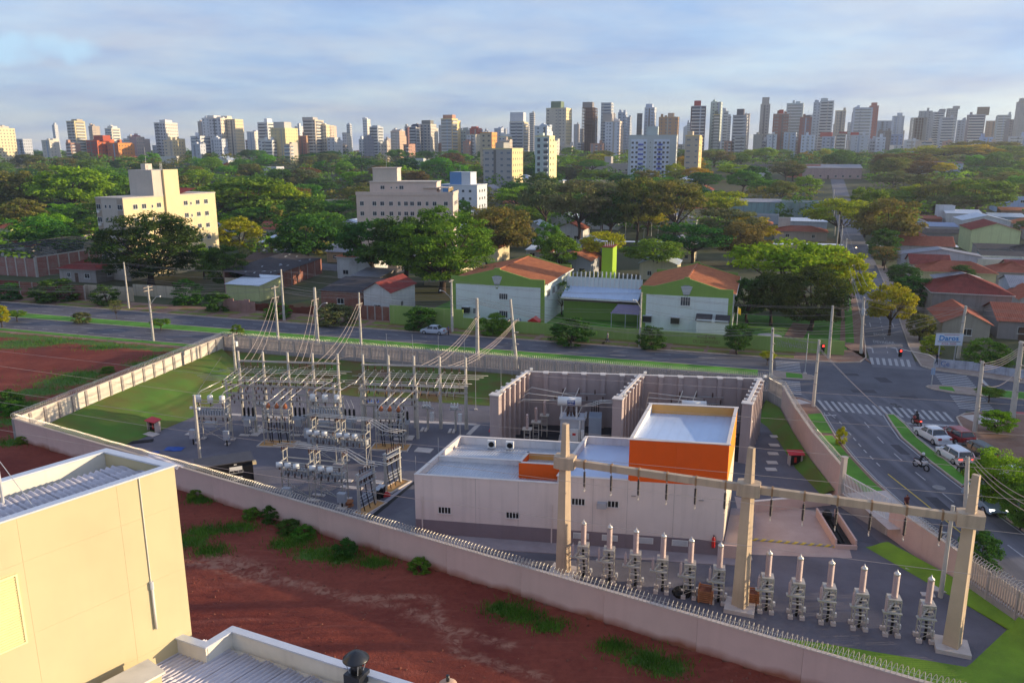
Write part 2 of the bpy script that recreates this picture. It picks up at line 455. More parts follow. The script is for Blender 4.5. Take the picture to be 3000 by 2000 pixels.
def dirtmat():
 m=bpy.data.materials.new('red_dirt');m.use_nodes=True
 n,l=m.node_tree.nodes,m.node_tree.links
 b=n['Principled BSDF'];b.inputs['Roughness'].default_value=0.95;b.inputs['Specular IOR Level'].default_value=0.15
 tc=n.new('ShaderNodeTexCoord')
 def noi(sc,det=6,dist=0.0,mp=None):
  x=n.new('ShaderNodeTexNoise');x.inputs['Scale'].default_value=sc;x.inputs['Detail'].default_value=det;x.inputs['Distortion'].default_value=dist;x.inputs['Roughness'].default_value=0.65
  l.new(mp or tc.outputs['Object'],x.inputs['Vector']);return x.outputs['Fac']
 def rng(v,a,c,d=0.0,e=1.0):
  x=n.new('ShaderNodeMapRange');x.inputs['From Min'].default_value=a;x.inputs['From Max'].default_value=c;x.inputs['To Min'].default_value=d;x.inputs['To Max'].default_value=e
  l.new(v,x.inputs['Value']);return x.outputs[0]
 def mix(f,a,c):
  x=n.new('ShaderNodeMix');x.data_type='RGBA'
  l.new(f,x.inputs[0])
  for s,q in((6,a),(7,c)):
   if isinstance(q,tuple):x.inputs[s].default_value=(*q,1)
   else:l.new(q,x.inputs[s])
  return x.outputs[2]
 def mul(a,c,op='MULTIPLY'):
  x=n.new('ShaderNodeMath');x.operation=op
  l.new(a,x.inputs[0])
  if isinstance(c,float):x.inputs[1].default_value=c
  else:l.new(c,x.inputs[1])
  return x.outputs[0]
 base=mix(rng(noi(0.12,8,0.6),0.35,0.65),S('#74362c'),S('#8c4838'))
 base=mix(rng(noi(2.6,6),0.4,0.75,0,0.45),base,S('#57261f'))
 mp=n.new('ShaderNodeMapping');mp.inputs['Rotation'].default_value=(0,0,0.45);mp.inputs['Scale'].default_value=(0.10,0.9,1)
 l.new(tc.outputs['Object'],mp.inputs['Vector'])
 base=mix(rng(noi(0.9,7,1.2,mp.outputs[0]),0.56,0.74,0,0.35),base,S('#a5695a'))
 at=n.new('ShaderNodeAttribute');at.attribute_name='mask'
 sep=n.new('ShaderNodeSeparateColor');l.new(at.outputs['Color'],sep.inputs[0])
 sand=rng(mul(sep.outputs['Red'],rng(noi(1.1,9,1.6),0.38,0.62,0.0,1.25)),0.1,0.95,0,.8)
 base=mix(sand,base,S('#a87a64'))
 gr=rng(mul(sep.outputs['Green'],rng(noi(1.3,8,0.5),0.3,0.62,0.2,1.4)),0.25,0.6)
 grc=mix(rng(noi(3,4),0.3,0.7),S('#3d5c26'),S('#5c7a35'))
 base=mix(gr,base,grc)
 l.new(base,b.inputs['Base Color'])
 bp=n.new('ShaderNodeBump');bp.inputs['Strength'].default_value=0.55;bp.inputs['Distance'].default_value=0.12
 l.new(mul(noi(5,8),noi(0.9,5),'ADD'),bp.inputs['Height']);l.new(bp.outputs[0],b.inputs['Normal'])
 return m
SAND=[[G(*p)for p in ln]for ln in([(545,1650),(640,1672),(740,1700),(860,1715),(960,1742),(1060,1755),(1200,1752),(1290,1762)],[(620,1640),(700,1660),(760,1680)],[(820,1700),(930,1725),(1000,1757),(1160,1780),(1270,1815),(1330,1890),(1350,1920),(1480,1960),(1600,1990)],[(1270,1760),(1300,1830),(1340,1880)],[(1180,1800),(1350,1850),(1500,1900)])]
GRASS=[(*G(x,y)[:2],r)for x,y,r in((560,1590,2.2),(600,1560,2.0),(700,1550,2.0),(620,1620,1.6),(840,1600,1.8),(930,1625,2.6),(1000,1640,2.2),(880,1585,1.5),(1100,1655,1.5),(1480,1790,2.0),(1530,1810,1.7),(1610,1840,1.6),(1880,1930,2.0),(1950,1960,2.0),(1800,1900,1.3),(590,1470,1.5),(200,1120,5),(250,1100,4),(120,1150,4),(480,1050,3.5),(420,1070,3),(60,1010,6),(150,1005,4),(300,1020,3),(20,1240,3),(70,1190,3),(20,1190,3),(30,1300,2),(220,1110,4))]
def dirt_h(x,y):
 return 0.12*noise.fractal(Vector((x*0.13,y*0.13,3)),1.0,2.0,4)+0.05*noise.noise(Vector((x*0.9,y*0.9,8)))
def dirt_lot():
 me=bpy.data.meshes.new('dirt_lot');st=0.55
 x0,x1,y0,y1=-120.0,44.0,12.0,136.0
 nx,ny=int((x1-x0)/st),int((y1-y0)/st)
 inner=COMP
 vs=[];idx={};fs=[];cols=[]
 def vid(i,j):
  k=(i,j)
  if k in idx:return idx[k]
  x,y=x0+i*st,y0+j*st
  idx[k]=len(vs);vs.append((x,y,OZ+0.16+dirt_h(x,y)))
  s=0.0
  if y<66 and x>-32:
   for ln in SAND:
    for a,c in zip(ln,ln[1:]):
     if abs(x-a[0])<12 and abs(y-a[1])<12:s=max(s,1.1-segdist(x,y,a,c)/(0.5 if ln is not SAND[1]else 1.7))
  g=0.0
  for gx,gy,gr in GRASS:g=max(g,1.05-math.hypot((x-gx)/1.6,y-gy)/(gr*(.62 if gy<75 else .8)))
  v=x*V.x+y*V.y
  g=max(g,min(1,0.9-abs(v-97.0)/3.0)if x*U.x+y*U.y<-80 else 0)
  cols.append((max(0,min(1,s)),max(0,min(1,g)),0,1))
  return idx[k]
 for i in range(nx):
  for j in range(ny):
   cx,cy=x0+(i+.5)*st,y0+(j+.5)*st
   if cx*V.x+cy*V.y>98.3:continue
   if cx>-5 and cy>60:continue
   if cx>30 and cy>40:continue
   if inpoly(cx,cy,inner):continue
   fs.append((vid(i,j),vid(i+1,j),vid(i+1,j+1),vid(i,j+1)))
 me.from_pydata(vs,[],fs)
 ca=me.color_attributes.new('mask','FLOAT_COLOR','POINT')
 for k,c in enumerate(cols):ca.data[k].color=c
 for p in me.polygons:p.use_smooth=True
 struct(obj('dirt_lot',me,dirtmat()))
dirt_lot()
def sheet(name,pts,z,mat,parent=None,h=None):
 mb=MB()
 if h:mb.prism([(p[0],p[1])for p in pts],z,z+h)
 else:mb.quad(*[(p[0],p[1],z)for p in pts])
 o=mb.build(name,mat,parent)
 return o
def strip(L,Rr,z,zz=None):
 mb=MB()
 n=len(L)
 mb.v=[(p[0],p[1],z)for p in L]+[(p[0],p[1],z if zz is None else zz)for p in Rr]
 mb.f=[(i,i+1,n+i+1,n+i)for i in range(n-1)]
 return mb
def ccw(pts):
 a=sum(pts[i][0]*pts[(i+1)%len(pts)][1]-pts[(i+1)%len(pts)][0]*pts[i][1]for i in range(len(pts)))
 return pts if a>0 else pts[::-1]
avenue=struct(sheet('avenue_road',ccw([UV(-330,101),UV(150,101),UV(150,119.8),UV(-330,119.8)]),OZ,asphalt))
LK=[(36.5,91.5),(36.1,88.6),(34.6,80.5),(33.9,74),(33.6,69),(33.6,64.6),(33.8,58),(34.3,50),(35.2,40),(36.4,28),(38,5)]
ML=[(43.3,87.6),(42.4,84),(41.5,80),(41.2,75.2),(41.1,70),(41.1,62),(41.3,55),(42,45),(44,5)]
MR=[(44.2,87.6),(43.8,84),(43.1,80),(42.8,75.2),(42.6,70),(42.6,62),(42.8,55),(43.5,45),(45.5,5)]
RK=[(52.0,88.2),(50.9,86.6),(50.3,85.0),(49.7,83.2),(48.8,76.9),(48.3,70.2),(48.2,62),(48.5,55),(49.2,45),(51.5,5)]
def wheelmat():
 m=asphalt.copy();m.name='asphalt_tracks';n,l=m.node_tree.nodes,m.node_tree.links;b=n['Principled BSDF'];src=b.inputs['Base Color'].links[0].from_socket
 tc=n.new('ShaderNodeTexCoord');mp=n.new('ShaderNodeMapping');mp.inputs['Scale'].default_value=(1.1,.035,1);l.new(tc.outputs['Object'],mp.inputs['Vector'])
 nz=n.new('ShaderNodeTexNoise');nz.inputs['Scale'].default_value=1.0;nz.inputs['Detail'].default_value=7;l.new(mp.outputs[0],nz.inputs['Vector'])
 mr=n.new('ShaderNodeMapRange');mr.inputs['From Min'].default_value=.42;mr.inputs['From Max'].default_value=.68;mr.inputs['To Max'].default_value=.5;l.new(nz.outputs['Fac'],mr.inputs['Value'])
 mx=n.new('ShaderNodeMix');mx.data_type='RGBA';mx.inputs[7].default_value=(*S('#85838a'),1);l.new(mr.outputs[0],mx.inputs[0]);l.new(src,mx.inputs[6]);l.new(mx.outputs[2],b.inputs['Base Color']);return m
road2=struct(sheet('cross_road',ccw(LK+RK[::-1]+[UV(24,104),UV(4,104)]),OZ+0.006,wheelmat()))
SL=[(51.0,108.6),(51.6,110.5),(55.6,121.8),(63.9,142.9),(90.1,212),(122,300),(160,401),(196,500)]
SR=[(58.5,106.6),(57.4,109.0),(61.8,120.3),(70.3,141.5),(97.0,210.5),(129,298),(167,398.5),(203,497)]
def zt(p):return Vector((p[0],p[1],terrain(p[0],p[1])))
street=strip(SL,SR,OZ+0.006)
street.v=[(x,y,terrain(x,y)+0.006)for x,y,z in street.v];street.f=[f[::-1]for f in street.f]
street=struct(street.build('side_street',asphalt_old))
sheet('intersection_patch',ccw([UV(4,94),UV(24,94),UV(24,124),UV(13,124),UV(4,119)]),OZ+0.003,asphalt,avenue)
def raised(name,pts,mat,h=0.13):
 return struct(sheet(name,ccw(pts),OZ-0.02,mat,h=h+0.02))
def kerb_line(name,pts,parent,w=0.16,h=0.15):
 mb=MB()
 for a,c in zip(pts,pts[1:]):mb.bar((a[0],a[1],OZ+h/2-0.005),(c[0],c[1],OZ+h/2-0.005),w,h)
 return mb.build(name,kerbmat,parent)
med1=raised('median_strip',[UV(-330,108.4),UV(0.5,108.9),UV(0.5,112.3),UV(-330,112)],grassm,0.12)
kerb_line('kerb',[UV(-330,108.4),UV(2.3,108.9)],med1);kerb_line('kerb',[UV(-330,112),UV(2.3,112.3)],med1)
tip=[UV(2.3,108.9),UV(6.5,109.1),UV(7.6,109.6),UV(8.0,110.4),UV(7.5,111.4),UV(6.2,112.1),UV(2.3,112.3)]
med1b=raised('median_tip',tip,sidewalkm,0.12);kerb_line('kerb',tip,med1b)
sheet('grass_patch',ccw([UV(4.2,109.3),UV(6.3,109.5),UV(6.3,111.6),UV(4.2,111.9)]),OZ+0.13,grassm,med1b)
isl=[UV(27.5,108.0),UV(24.2,108.5),UV(22.2,109.4),UV(21.4,110.3),UV(21.8,111.0),UV(23.0,111.4),UV(27.5,111.5)]
med2b=raised('median_tip',isl,sidewalkm,0.12);kerb_line('kerb',isl,med2b)
sheet('grass_patch',ccw([UV(22.8,109.6),UV(24.5,109.0),UV(24.5,111.0),UV(23,110.9)]),OZ+0.13,grassm,med2b)
med2=raised('median_strip',[UV(27.5,108.0),UV(150,104),UV(150,107.5),UV(27.5,111.5)],grassm,0.12)
kerb_line('kerb',[UV(27.5,108.0),UV(150,104)],med2);kerb_line('kerb',[UV(27.5,111.5),UV(150,107.5)],med2)
med3=raised('median_strip',ML+MR[::-1],grassm,0.12)
kerb_line('kerb',ML,med3);kerb_line('kerb',MR,med3);kerb_line('kerb',[ML[0],MR[0]],med3)
vg=raised('grass_verge',[UV(-330,99.6),UV(-2,99.6),UV(-2,101),UV(-330,101)],grassm,0.10);kerb_line('kerb',[UV(-330,101),UV(-2,101)],vg)
raised('footpath',[UV(-330,98.2),UV(-77.6,98.2),UV(-77.6,99.6),UV(-330,99.6)],pathm,0.08)
raised('grass_verge',[UV(-330,95.6),UV(-77.2,96.6),UV(-77.2,98.2),UV(-330,98.2)],grassdry,0.06)
corner=[UV(-2,99.4),UV(-2,101),UV(2.0,101),(34.6,94.7),(35.8,93.6),(36.4,92.2)]+LK[1:-1]+[WH,WG2,WG1,WF,WE,WD2,WD1,WC2,WC]
cp=raised('pavement',corner,pathm,0.12);kerb_line('kerb',[UV(-2,101),UV(2.0,101),(34.6,94.7),(35.8,93.6),(36.4,92.2)]+LK[1:],cp)
def off(pts,d):return[(p[0]-d,p[1])for p in pts]
gs=strip(off(LK[2:6],2.1),off(LK[2:6],0.35),OZ+0.135);gs.f=[f for f in gs.f]
gs.v.insert(0,(0,0,0));gs.v.pop(0)
gs.build('grass_patch',grassm,cp)
sheet('grass_patch',ccw([(36.0,88.0),(34.6,81.2),(33.0,81.5),(34.2,87.6)]),OZ+0.136,grassm,cp)
sheet('concrete_apron',ccw([(33.6,66.4),(33.7,59.0),(30.3,58.8),(29.8,65.8)]),OZ+0.137,M('apron','#c2b6ae',0.9,var=0.1,scale=0.8),cp)
sheet('concrete_apron',ccw([(36.2,91.6),(35.2,93.3),(33.0,93.6),(33.0,91.0)]),OZ+0.138,MATS['apron'],cp)
fp=raised('pavement',[UV(-330,119.8),UV(11.5,119.8),UV(14.5,121.2),UV(15.6,124.0),UV(15.6,128),UV(-330,125.6)],pathm,0.12)
kerb_line('kerb',[UV(-330,119.8),UV(11.5,119.8),UV(14.5,121.2),UV(15.6,124.0)],fp)
mb=MB()
for k in range(40):
 u0=-200+k*5.2+R.uniform(-1,1)
 w=R.uniform(2.5,5.0)
 mb.quad(UV(u0,120.4,OZ+.125),UV(u0+w,120.4,OZ+.125),UV(u0+w,122.3,OZ+.125),UV(u0,122.0,OZ+.125))
 mb.quad(UV(u0,123.2,OZ+.124),UV(u0+w+.3,123.1,OZ+.124),UV(u0+w,125.3,OZ+.124),UV(u0,125.3,OZ+.124))
tag(mb.build('verge_grass',grassdry,fp),kind='stuff')
sp=raised('pavement',[SL[1],UV(15.6,124),SL[2],SL[3],(88.5,208),(86.5,208.6),(60.6,143.6),(52.0,122.8)],pathm,0.12)
kerb_line('kerb',[UV(15.6,124),SL[2],SL[3],(90,212)],sp)
mb=strip([(53.0,123.0),(62.6,147.0),(80,191)],[(54.2,122.6),(63.8,146.5),(81.2,190.6)],OZ+0.126);mb.f=[f[::-1]for f in mb.f];mb.build('grass_patch',grassm,sp)
ne=[UV(22.6,124.0),UV(22.6,121.4),UV(23.8,119.8),UV(34,116.1),UV(150,112),UV(150,118),UV(33,124),UV(26,126),(64,121),(72.5,141),(99,210),(96.8,210.6),(70.3,141.5),(61.8,120.3)]
nep=raised('pavement',ne,sidewalkm,0.12);kerb_line('kerb',[SR[4],SR[3],SR[2],UV(22.6,121.4),UV(23.8,119.8),UV(34,116.1),UV(150,112)],nep)
se=[UV(29,101.2),(55.0,88.6),(52.6,88.0)]+RK[1:-1]+[(57,45),(62,70),(66,84),UV(150,96),UV(150,101.2)]
sep_=raised('pavement',se,pathm,0.12);kerb_line('kerb',[UV(150,101.2),UV(29,101.2),(55.0,88.6),(52.6,88.0)]+RK[1:],sep_)
sheet('red_soil_bed',ccw([(58,84.5),(70,80),(66,66),(57,72)]),OZ+0.126,M('red_soil','#7a4638',0.95,scale=0.6,col2='#5e5030'),sep_)
sheet('concrete_apron',ccw([(51.6,87.2),(54.6,87.6),(55.2,85.2),(52.0,84.2)]),OZ+0.127,MATS['apron'],sep_)
def mark(name,pts,parent,mat=paint_white,z=0.014):return sheet(name,ccw(pts),OZ+z,mat,parent)
def zebra(parent,TL,TR,BL,BR,n,duty=0.5):
 for i in range(n):
  a,c=(i+0.5-duty/2)/n,(i+0.5+duty/2)/n
  t0,t1=TL.lerp(TR,a),TL.lerp(TR,c);b0,b1=BL.lerp(BR,a),BL.lerp(BR,c)
  mark('crosswalk_stripe',[b0,b1,t1,t0],parent)
zebra(road2,G(2388,1171),G(2776,1208),G(2412,1201),G(2803,1236),19,0.45)
zebra(street,G(2543,1047),G(2668,1054),G(2548,1066),G(2674,1075),7,0.5)
def zebra_uv(parent,u0,u1,v0,v1,n,du=0.0):
 for i in range(n):
  a=v0+(v1-v0)*(i+0.3)/n;c=v0+(v1-v0)*(i+0.7)/n
  mark('crosswalk_stripe',[UV(u0,a),UV(u1+du*i,a),UV(u1+du*i,c),UV(u0,c)],parent)
zebra_uv(avenue,2.9,6.2,112.9,118.8,7);zebra_uv(avenue,3.2,5.9,101.8,108.2,7)
zebra_uv(avenue,23.6,27.6,112.0,118.2,7);zebra_uv(avenue,23.6,27.4,101.8,107.6,8)
mark('stop_line',[G(2650,1237),G(2810,1246),G(2813,1251),G(2654,1242)],road2)
mark('stop_line',[UV(28.9,112),UV(29.3,112),UV(29.3,117.4),UV(28.9,117.6)],avenue)
mark('stop_line',[G(2410,1214),G(2450,1215),G(2450,1218),G(2411,1217)],road2)
def polymark(parent,pts,w,name='edge_line',mat=paint_white,z=0.014):
 mb=MB()
 for a,c in zip(pts,pts[1:]):
  a,c=Vector((a[0],a[1],0)),Vector((c[0],c[1],0));d=(c-a).normalized();o=Vector((-d.y,d.x,0))*w/2
  mb.quad(*[(p.x,p.y,OZ+z)for p in(a-o,c-o,c+o,a+o)])
 return mb.build(name,mat,parent)
def dashes(parent,pts,ln,gap,w,s0=0.0,smax=1e9,mat=paint_white):
 seg=[];tot=0
 for a,c in zip(pts,pts[1:]):
  a,c=Vector((a[0],a[1],0)),Vector((c[0],c[1],0));seg.append((tot,a,c,(c-a).length));tot+=(c-a).length
 def at(s):
  for t,a,c,L in seg:
   if s<=t+L:return a.lerp(c,(s-t)/L)
  return seg[-1][2]
 s=s0
 while s+ln<min(tot,smax):
  polymark(parent,[at(s),at(s+ln)],w,'lane_dash',mat);s+=ln+gap
polymark(road2,off(ML,0.35)[0:],0.13);polymark(road2,[(p[0]+0.35,p[1])for p in MR],0.13);polymark(road2,[(p[0]+.35,p[1])for p in LK[1:]],0.11)
dashes(road2,[(39.8,85.6),(39.0,79.9),(38.6,75.2),(38.4,70.2),(38.5,65.4),(38.4,59.9),(38.8,48)],1.9,2.9,0.13,0.4)
dashes(road2,[(37.0,85.4),(36.0,76.7),(35.6,70.9)],0.9,0.85,0.14)
polymark(road2,[(36.9,88.5),(37.0,86.6)],0.12);polymark(road2,[(35.6,70.4),(35.8,65.2),(36.0,58)],0.12,mat=paint_yellow)
dashes(road2,[(45.6,83),(45.2,75),(45.0,60)],2.4,2.4,0.12)
bl=strip([(p[0]-1.3,p[1])for p in RK[3:]],RK[3:],OZ+0.013);bl.build('bike_lane',M('bike_lane_red','#b0605c',0.85,var=0.12,scale=1.0),road2)
bk=strip([UV(29,101.3),UV(150,101.3)],[UV(29,102.6),UV(150,102.6)],OZ+0.011);bk.f=[f[::-1]for f in bk.f];bk.build('bike_lane',MATS['bike_lane_red'],avenue)
for v in(114.6,117.2):dashes(avenue,[UV(-200,v),UV(0,v)],2.4,4.0,0.12)
for v in(105.9,):dashes(avenue,[UV(-200,v),UV(-40,v)],2.6,4.2,0.12)
dashes(avenue,[UV(-200,102.9),UV(-70,102.9)],1.3,1.9,0.13)
dashes(avenue,[UV(36,114.5),UV(90,112.5)],2.4,4,0.12)
dashes(street,[(54.3,110.6),(58.6,121.0),(67.0,142.0),(93.5,211)],1.1,2.2,0.12,6.5,34)
polymark(street,[(66.4,140.5),(69.0,147)],0.12)
for p in((2555,1020),(2626,1020)):
 b=G(*p);d=Vector((0.36,0.93,0));o=Vector((0.93,-0.36,0))
 mb=MB()
 mb.quad(*[(q.x,q.y,OZ+.02)for q in(b-d*3.2-o*.1,b-d*3.2+o*.1,b+d*.2+o*.1,b+d*.2-o*.1)])
 mb.quad(*[(q.x,q.y,OZ+.02)for q in(b-o*1.0+d*.1,b-o*.1-d*.5,b-o*.1+d*.7)])
 mb.build('turn_arrow',paint_white,street)
mb=MB()
for p in((2548,946),(2614,947)):
 b=G(*p);d=Vector((0.36,0.93,0));o=Vector((0.93,-0.36,0))
 for q in((-3.5,.2),):
  mb.quad(*[(w.x,w.y,OZ+.02)for w in(b+d*q[0]-o*.08,b+d*q[0]+o*.08,b+d*q[1]+o*.08,b+d*q[1]-o*.08)])
mb.build('parking_marks',paint_white,street)
def text3d(name,body,size,mat,parent,loc,rot,ext=0.004,align='CENTER',sx=1.0,bold=0.0):
 cu=bpy.data.curves.new(name+'_curve','FONT');cu.body=body;cu.size=size;cu.extrude=ext;cu.align_x=align;cu.resolution_u=2
 cu.offset=bold
 t=bpy.data.objects.new(name,cu);COL.objects.link(t)
 bpy.context.view_layer.update()
 me=bpy.data.meshes.new_from_object(t)
 bpy.data.objects.remove(t);bpy.data.curves.remove(cu)
 me.materials.clear();me.materials.append(mat)
 o=bpy.data.objects.new(name,me);COL.objects.link(o)
 if parent is not None:o.parent=parent
 o.location=loc;o.rotation_euler=rot;o.scale=(sx,1,1)
 return o
sa=math.atan2(-0.36,0.93)
for body,px,py in(('ESCOLA',2585,984),('DEVAGAR',2590,1006)):
 b=G(px,py);text3d('road_lettering',body,2.6,paint_white,street,(b.x,b.y,OZ+0.02),(0,0,sa),0.002,sx=0.28 if body=='ESCOLA' else 0.27,bold=0.03)
patchm=M('asphalt_patch','#4a494f',.95,var=.15,scale=1.5)
for px,py,w_,d_ in((2500,1150,3.0,1.2),(2580,1120,1.6,2.4),(2470,1100,2.2,1.0),(2640,1330,.9,2.6),(2760,1500,1.0,3.0),(2640,1165,2.0,.8)):
 q=G(px,py);sheet('asphalt_patch',[(q.x,q.y),(q.x+w_,q.y-.2),(q.x+w_+.1,q.y+d_),(q.x+.1,q.y+d_+.1)],OZ+.0095,patchm,road2)
b=G(2751,1428);tag(MB().lathe([(0.0,0),(0.55,0),(0.55,.012),(0.0,.012)],n=20).build('manhole_cover',M('manhole','#8d8a88',0.8,var=0.2),loc=(b.x,b.y,OZ+.012)),'round grey manhole cover in the near lane of the cross road','manhole')
yard=MB();cmp_=ccw(COMP)
yard.quad(*[(x,y,0)for x,y in cmp_]);yard=struct(yard.build('yard_gravel',gravel))
def bank(name,top,toe,ztop,mat,n=40,m=7,lump=0.12):
 def samp(pl,t):
  L=[math.hypot(c[0]-a[0],c[1]-a[1])for a,c in zip(pl,pl[1:])];s=t*sum(L)
  for(a,c),q in zip(zip(pl,pl[1:]),L):
   if s<=q or(a,c)==(pl[-2],pl[-1]):return(a[0]+(c[0]-a[0])*min(1,s/q),a[1]+(c[1]-a[1])*min(1,s/q))
   s-=q
 mb=MB()
 for i in range(n+1):
  a,c=samp(top,i/n),samp(toe,i/n)
  for j in range(m+1):
   t=j/m;x,y=a[0]+(c[0]-a[0])*t,a[1]+(c[1]-a[1])*t
   z=ztop*(1-sstep(0,1,t))+0.02+lump*noise.noise(Vector((x*.6,y*.6,1)))*math.sin(math.pi*t)
   mb.v.append((x,y,z))
 for i in range(n):
  for j in range(m):
   k=i*(m+1)+j;mb.f.append((k,k+1,k+m+2,k+m+1))
 me=mb.mesh(name,True)
 bm=bmesh.new();bm.from_mesh(me);bmesh.ops.recalc_face_normals(bm,faces=bm.faces)
 if sum(f.normal.z for f in bm.faces)<0:
  for f in bm.faces:f.normal_flip()
 bm.to_mesh(me);bm.free()
 return struct(obj(name,me,mat))
grassbank=M('grass_bank','#4f7a28',0.95,scale=0.22,col2='#66602e',bump=0.7,bscale=8)
grassbank2=M('grass_bank_worn','#4d7228',0.95,scale=0.35,col2='#6b4630',bump=0.7,bscale=8)
grasslit=M('grass_bank_sunlit','#7fa22e',0.95,scale=0.4,col2='#66842a',bump=0.8,bscale=9)  # sunlight put into the green of the right-hand banks
bank('grass_bank',[(-51.2,81.5),(-48.5,97),(-43.9,116.9)],[(-41.8,81.0),(-38.3,90),(-35.5,105)],1.8,grassbank,lump=.35)
bank('grass_bank',[(-43.9,117.0),(-20,109.9),(31,94.2)],[(-35.5,105),(-20,98.5),(-4.2,95.0),(10,92.5),(29,89)],1.5,grassbank2,lump=.3)
bank('grass_bank',[(31.4,94),(32.1,91.2),(30.8,82.7),(29.8,74.6),(29.3,67)],[(29,89.5),(29.4,87),(29.2,82),(28.4,74.6),(28.6,68.5)],1.0,grassbank)
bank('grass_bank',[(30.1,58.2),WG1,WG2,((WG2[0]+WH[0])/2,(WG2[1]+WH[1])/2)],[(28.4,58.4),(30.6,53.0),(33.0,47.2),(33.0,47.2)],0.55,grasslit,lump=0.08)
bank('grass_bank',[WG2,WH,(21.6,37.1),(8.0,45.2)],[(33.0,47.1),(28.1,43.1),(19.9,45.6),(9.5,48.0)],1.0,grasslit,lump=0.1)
# ----- perimeter walls of the switchyard
def PT(px,py,Y):
 x,y=(px-CX)/F,(py-CY)/F
 t=Y/(CP-y*SP)
 return Vector((x*t,Y,CAMZ+(-SP-y*CP)*t))
def mudmat(name,base,z0,z1,streak=0.1):
 m=M(name,base,0.9,var=0.06,scale=0.45,streak=streak,bump=0.06,stain=(0.30,0.17,0.12))
 n,l=m.node_tree.nodes,m.node_tree.links
 b=n['Principled BSDF'];src=b.inputs['Base Color'].links[0].from_socket
 tc=n.new('ShaderNodeTexCoord');sp_=n.new('ShaderNodeSeparateXYZ');l.new(tc.outputs['Object'],sp_.inputs[0])
 nz=n.new('ShaderNodeTexNoise');nz.inputs['Scale'].default_value=0.35;nz.inputs['Detail'].default_value=5;l.new(tc.outputs['Object'],nz.inputs['Vector'])
 mu=n.new('ShaderNodeMath');mu.operation='MULTIPLY_ADD';mu.inputs[1].default_value=-1.5;l.new(nz.outputs['Fac'],mu.inputs[0]);l.new(sp_.outputs['Z'],mu.inputs[2])
 mr=n.new('ShaderNodeMapRange');mr.inputs['From Min'].default_value=z0-0.75;mr.inputs['From Max'].default_value=z1-0.75;mr.inputs['To Min'].default_value=0.9;mr.inputs['To Max'].default_value=0.0
 l.new(mu.outputs[0],mr.inputs['Value'])
 mx=n.new('ShaderNodeMix');mx.data_type='RGBA';mx.inputs[7].default_value=(*S('#8e4a2a'),1)
 l.new(mr.outputs[0],mx.inputs[0]);l.new(src,mx.inputs[6]);l.new(mx.outputs[2],b.inputs['Base Color'])
 return m
wallmud=mudmat('wall_pink_mud','#d4b4a8',1.25,1.9)
wallcream=mudmat('wall_cream','#cfc4b4',1.2,1.55,0.08)
pil_grey=M('pilaster_grey','#9c948f',0.9,var=0.1,scale=0.6,streak=0.15)
galv=M('razor_wire','#c9c4bb',0.4,var=0.1,scale=2,metal=0.5)
def frame(a,c):
 L=math.hypot(c[0]-a[0],c[1]-a[1]);return L,ang(a,c)
def solid_wall(a,c,zt,label,panel=6.0,mat=wallmud,th=0.16,z0=-0.05,pil=None,seams=True,cope=True,group=None,pm=pil_grey):
 L,r=frame(a,c)
 t=thing('perimeter_wall',label,'wall',(a[0],a[1],0),r,group)
 n=max(1,round(L/panel));s=L/n
 me=MB().box(0.006,-th/2,z0,s-0.006,th/2,zt).mesh('wall_panel')
 for i in range(n):obj('wall_panel',me,mat,t,loc=(i*s,0,0))
 if cope:MB().box(0,-th/2-0.05,zt,L,th/2+0.05,zt+0.07).build('coping',M('coping','#cdbcae',0.9,var=0.1,scale=1),t)
 if pil:
  me=MB().box(-0.17,-th/2-0.13,z0,0.17,th/2+0.0,zt-0.02).mesh('pilaster')
  for i in range(n+1):obj('pilaster',me,pm,t,loc=(i*s,pil*0.0,0))
 return t
def coil(pts,label,r=0.30,pitch=0.27,wr=0.017,zc=0.28,seg=9):
 mb=MB();path=[]
 ph=0.0;prev=None
 for a,c in zip(pts,pts[1:]):
  a,c=Vector(a),Vector(c);L=(c-a).length;d=(c-a)/L;o=Vector((-d.y,d.x,0)).normalized();up=Vector((0,0,1))
  n=max(2,int(L/pitch*seg))
  for i in range(n):
   t=i/seg*2*math.pi;q=a+d*(L*i/n)
   jr=r*(1+0.12*noise.noise(Vector((q.x*1.3,q.y*1.3,5))));jz=0.05*noise.noise(Vector((q.x*.5,q.y*.5,9)))
   path.append(q+o*(math.cos(t)*jr)+up*(zc+jz+math.sin(t)*jr)+d*(0.06*math.sin(t)))
 mb.tube(path,wr,3)
 t=thing('razor_wire_coil',label,'razor wire',(0,0,0))
 mb.build('coil',galv,t)
 sup=MB()
 for a,c in zip(pts,pts[1:]):
  a,c=Vector(a),Vector(c);n=max(1,int((c-a).length/3))
  for i in range(n+1):q=a.lerp(c,i/n);sup.bar(q,q+Vector((0,0,0.5)),0.03)
  sup.bar(a+Vector((0,0,.30)),c+Vector((0,0,.30)),0.012)
 sup.build('support_rods',galv,t)
 return t
WZ=3.7
solid_wall(WA,WH,WZ-0.07,'long plain pinkish plastered wall along the red dirt lot, mud splashed at its foot',panel=6.2)
coil([(*WA,WZ),(*WH,WZ)],'razor wire coil along the top of the long pink wall in the foreground')
lw=solid_wall(WA,WB,WZ-0.07,'cream precast wall with grey pilasters above the grass slope on the left',panel=2.05,mat=wallcream,pil=True)
coil([(*WA,WZ),(*WB,WZ)],'razor wire coil on the cream wall with grey pilasters at the left')
pale_m=M('pale_concrete','#b1a49b',0.9,var=0.12,scale=1.0,streak=0.15)
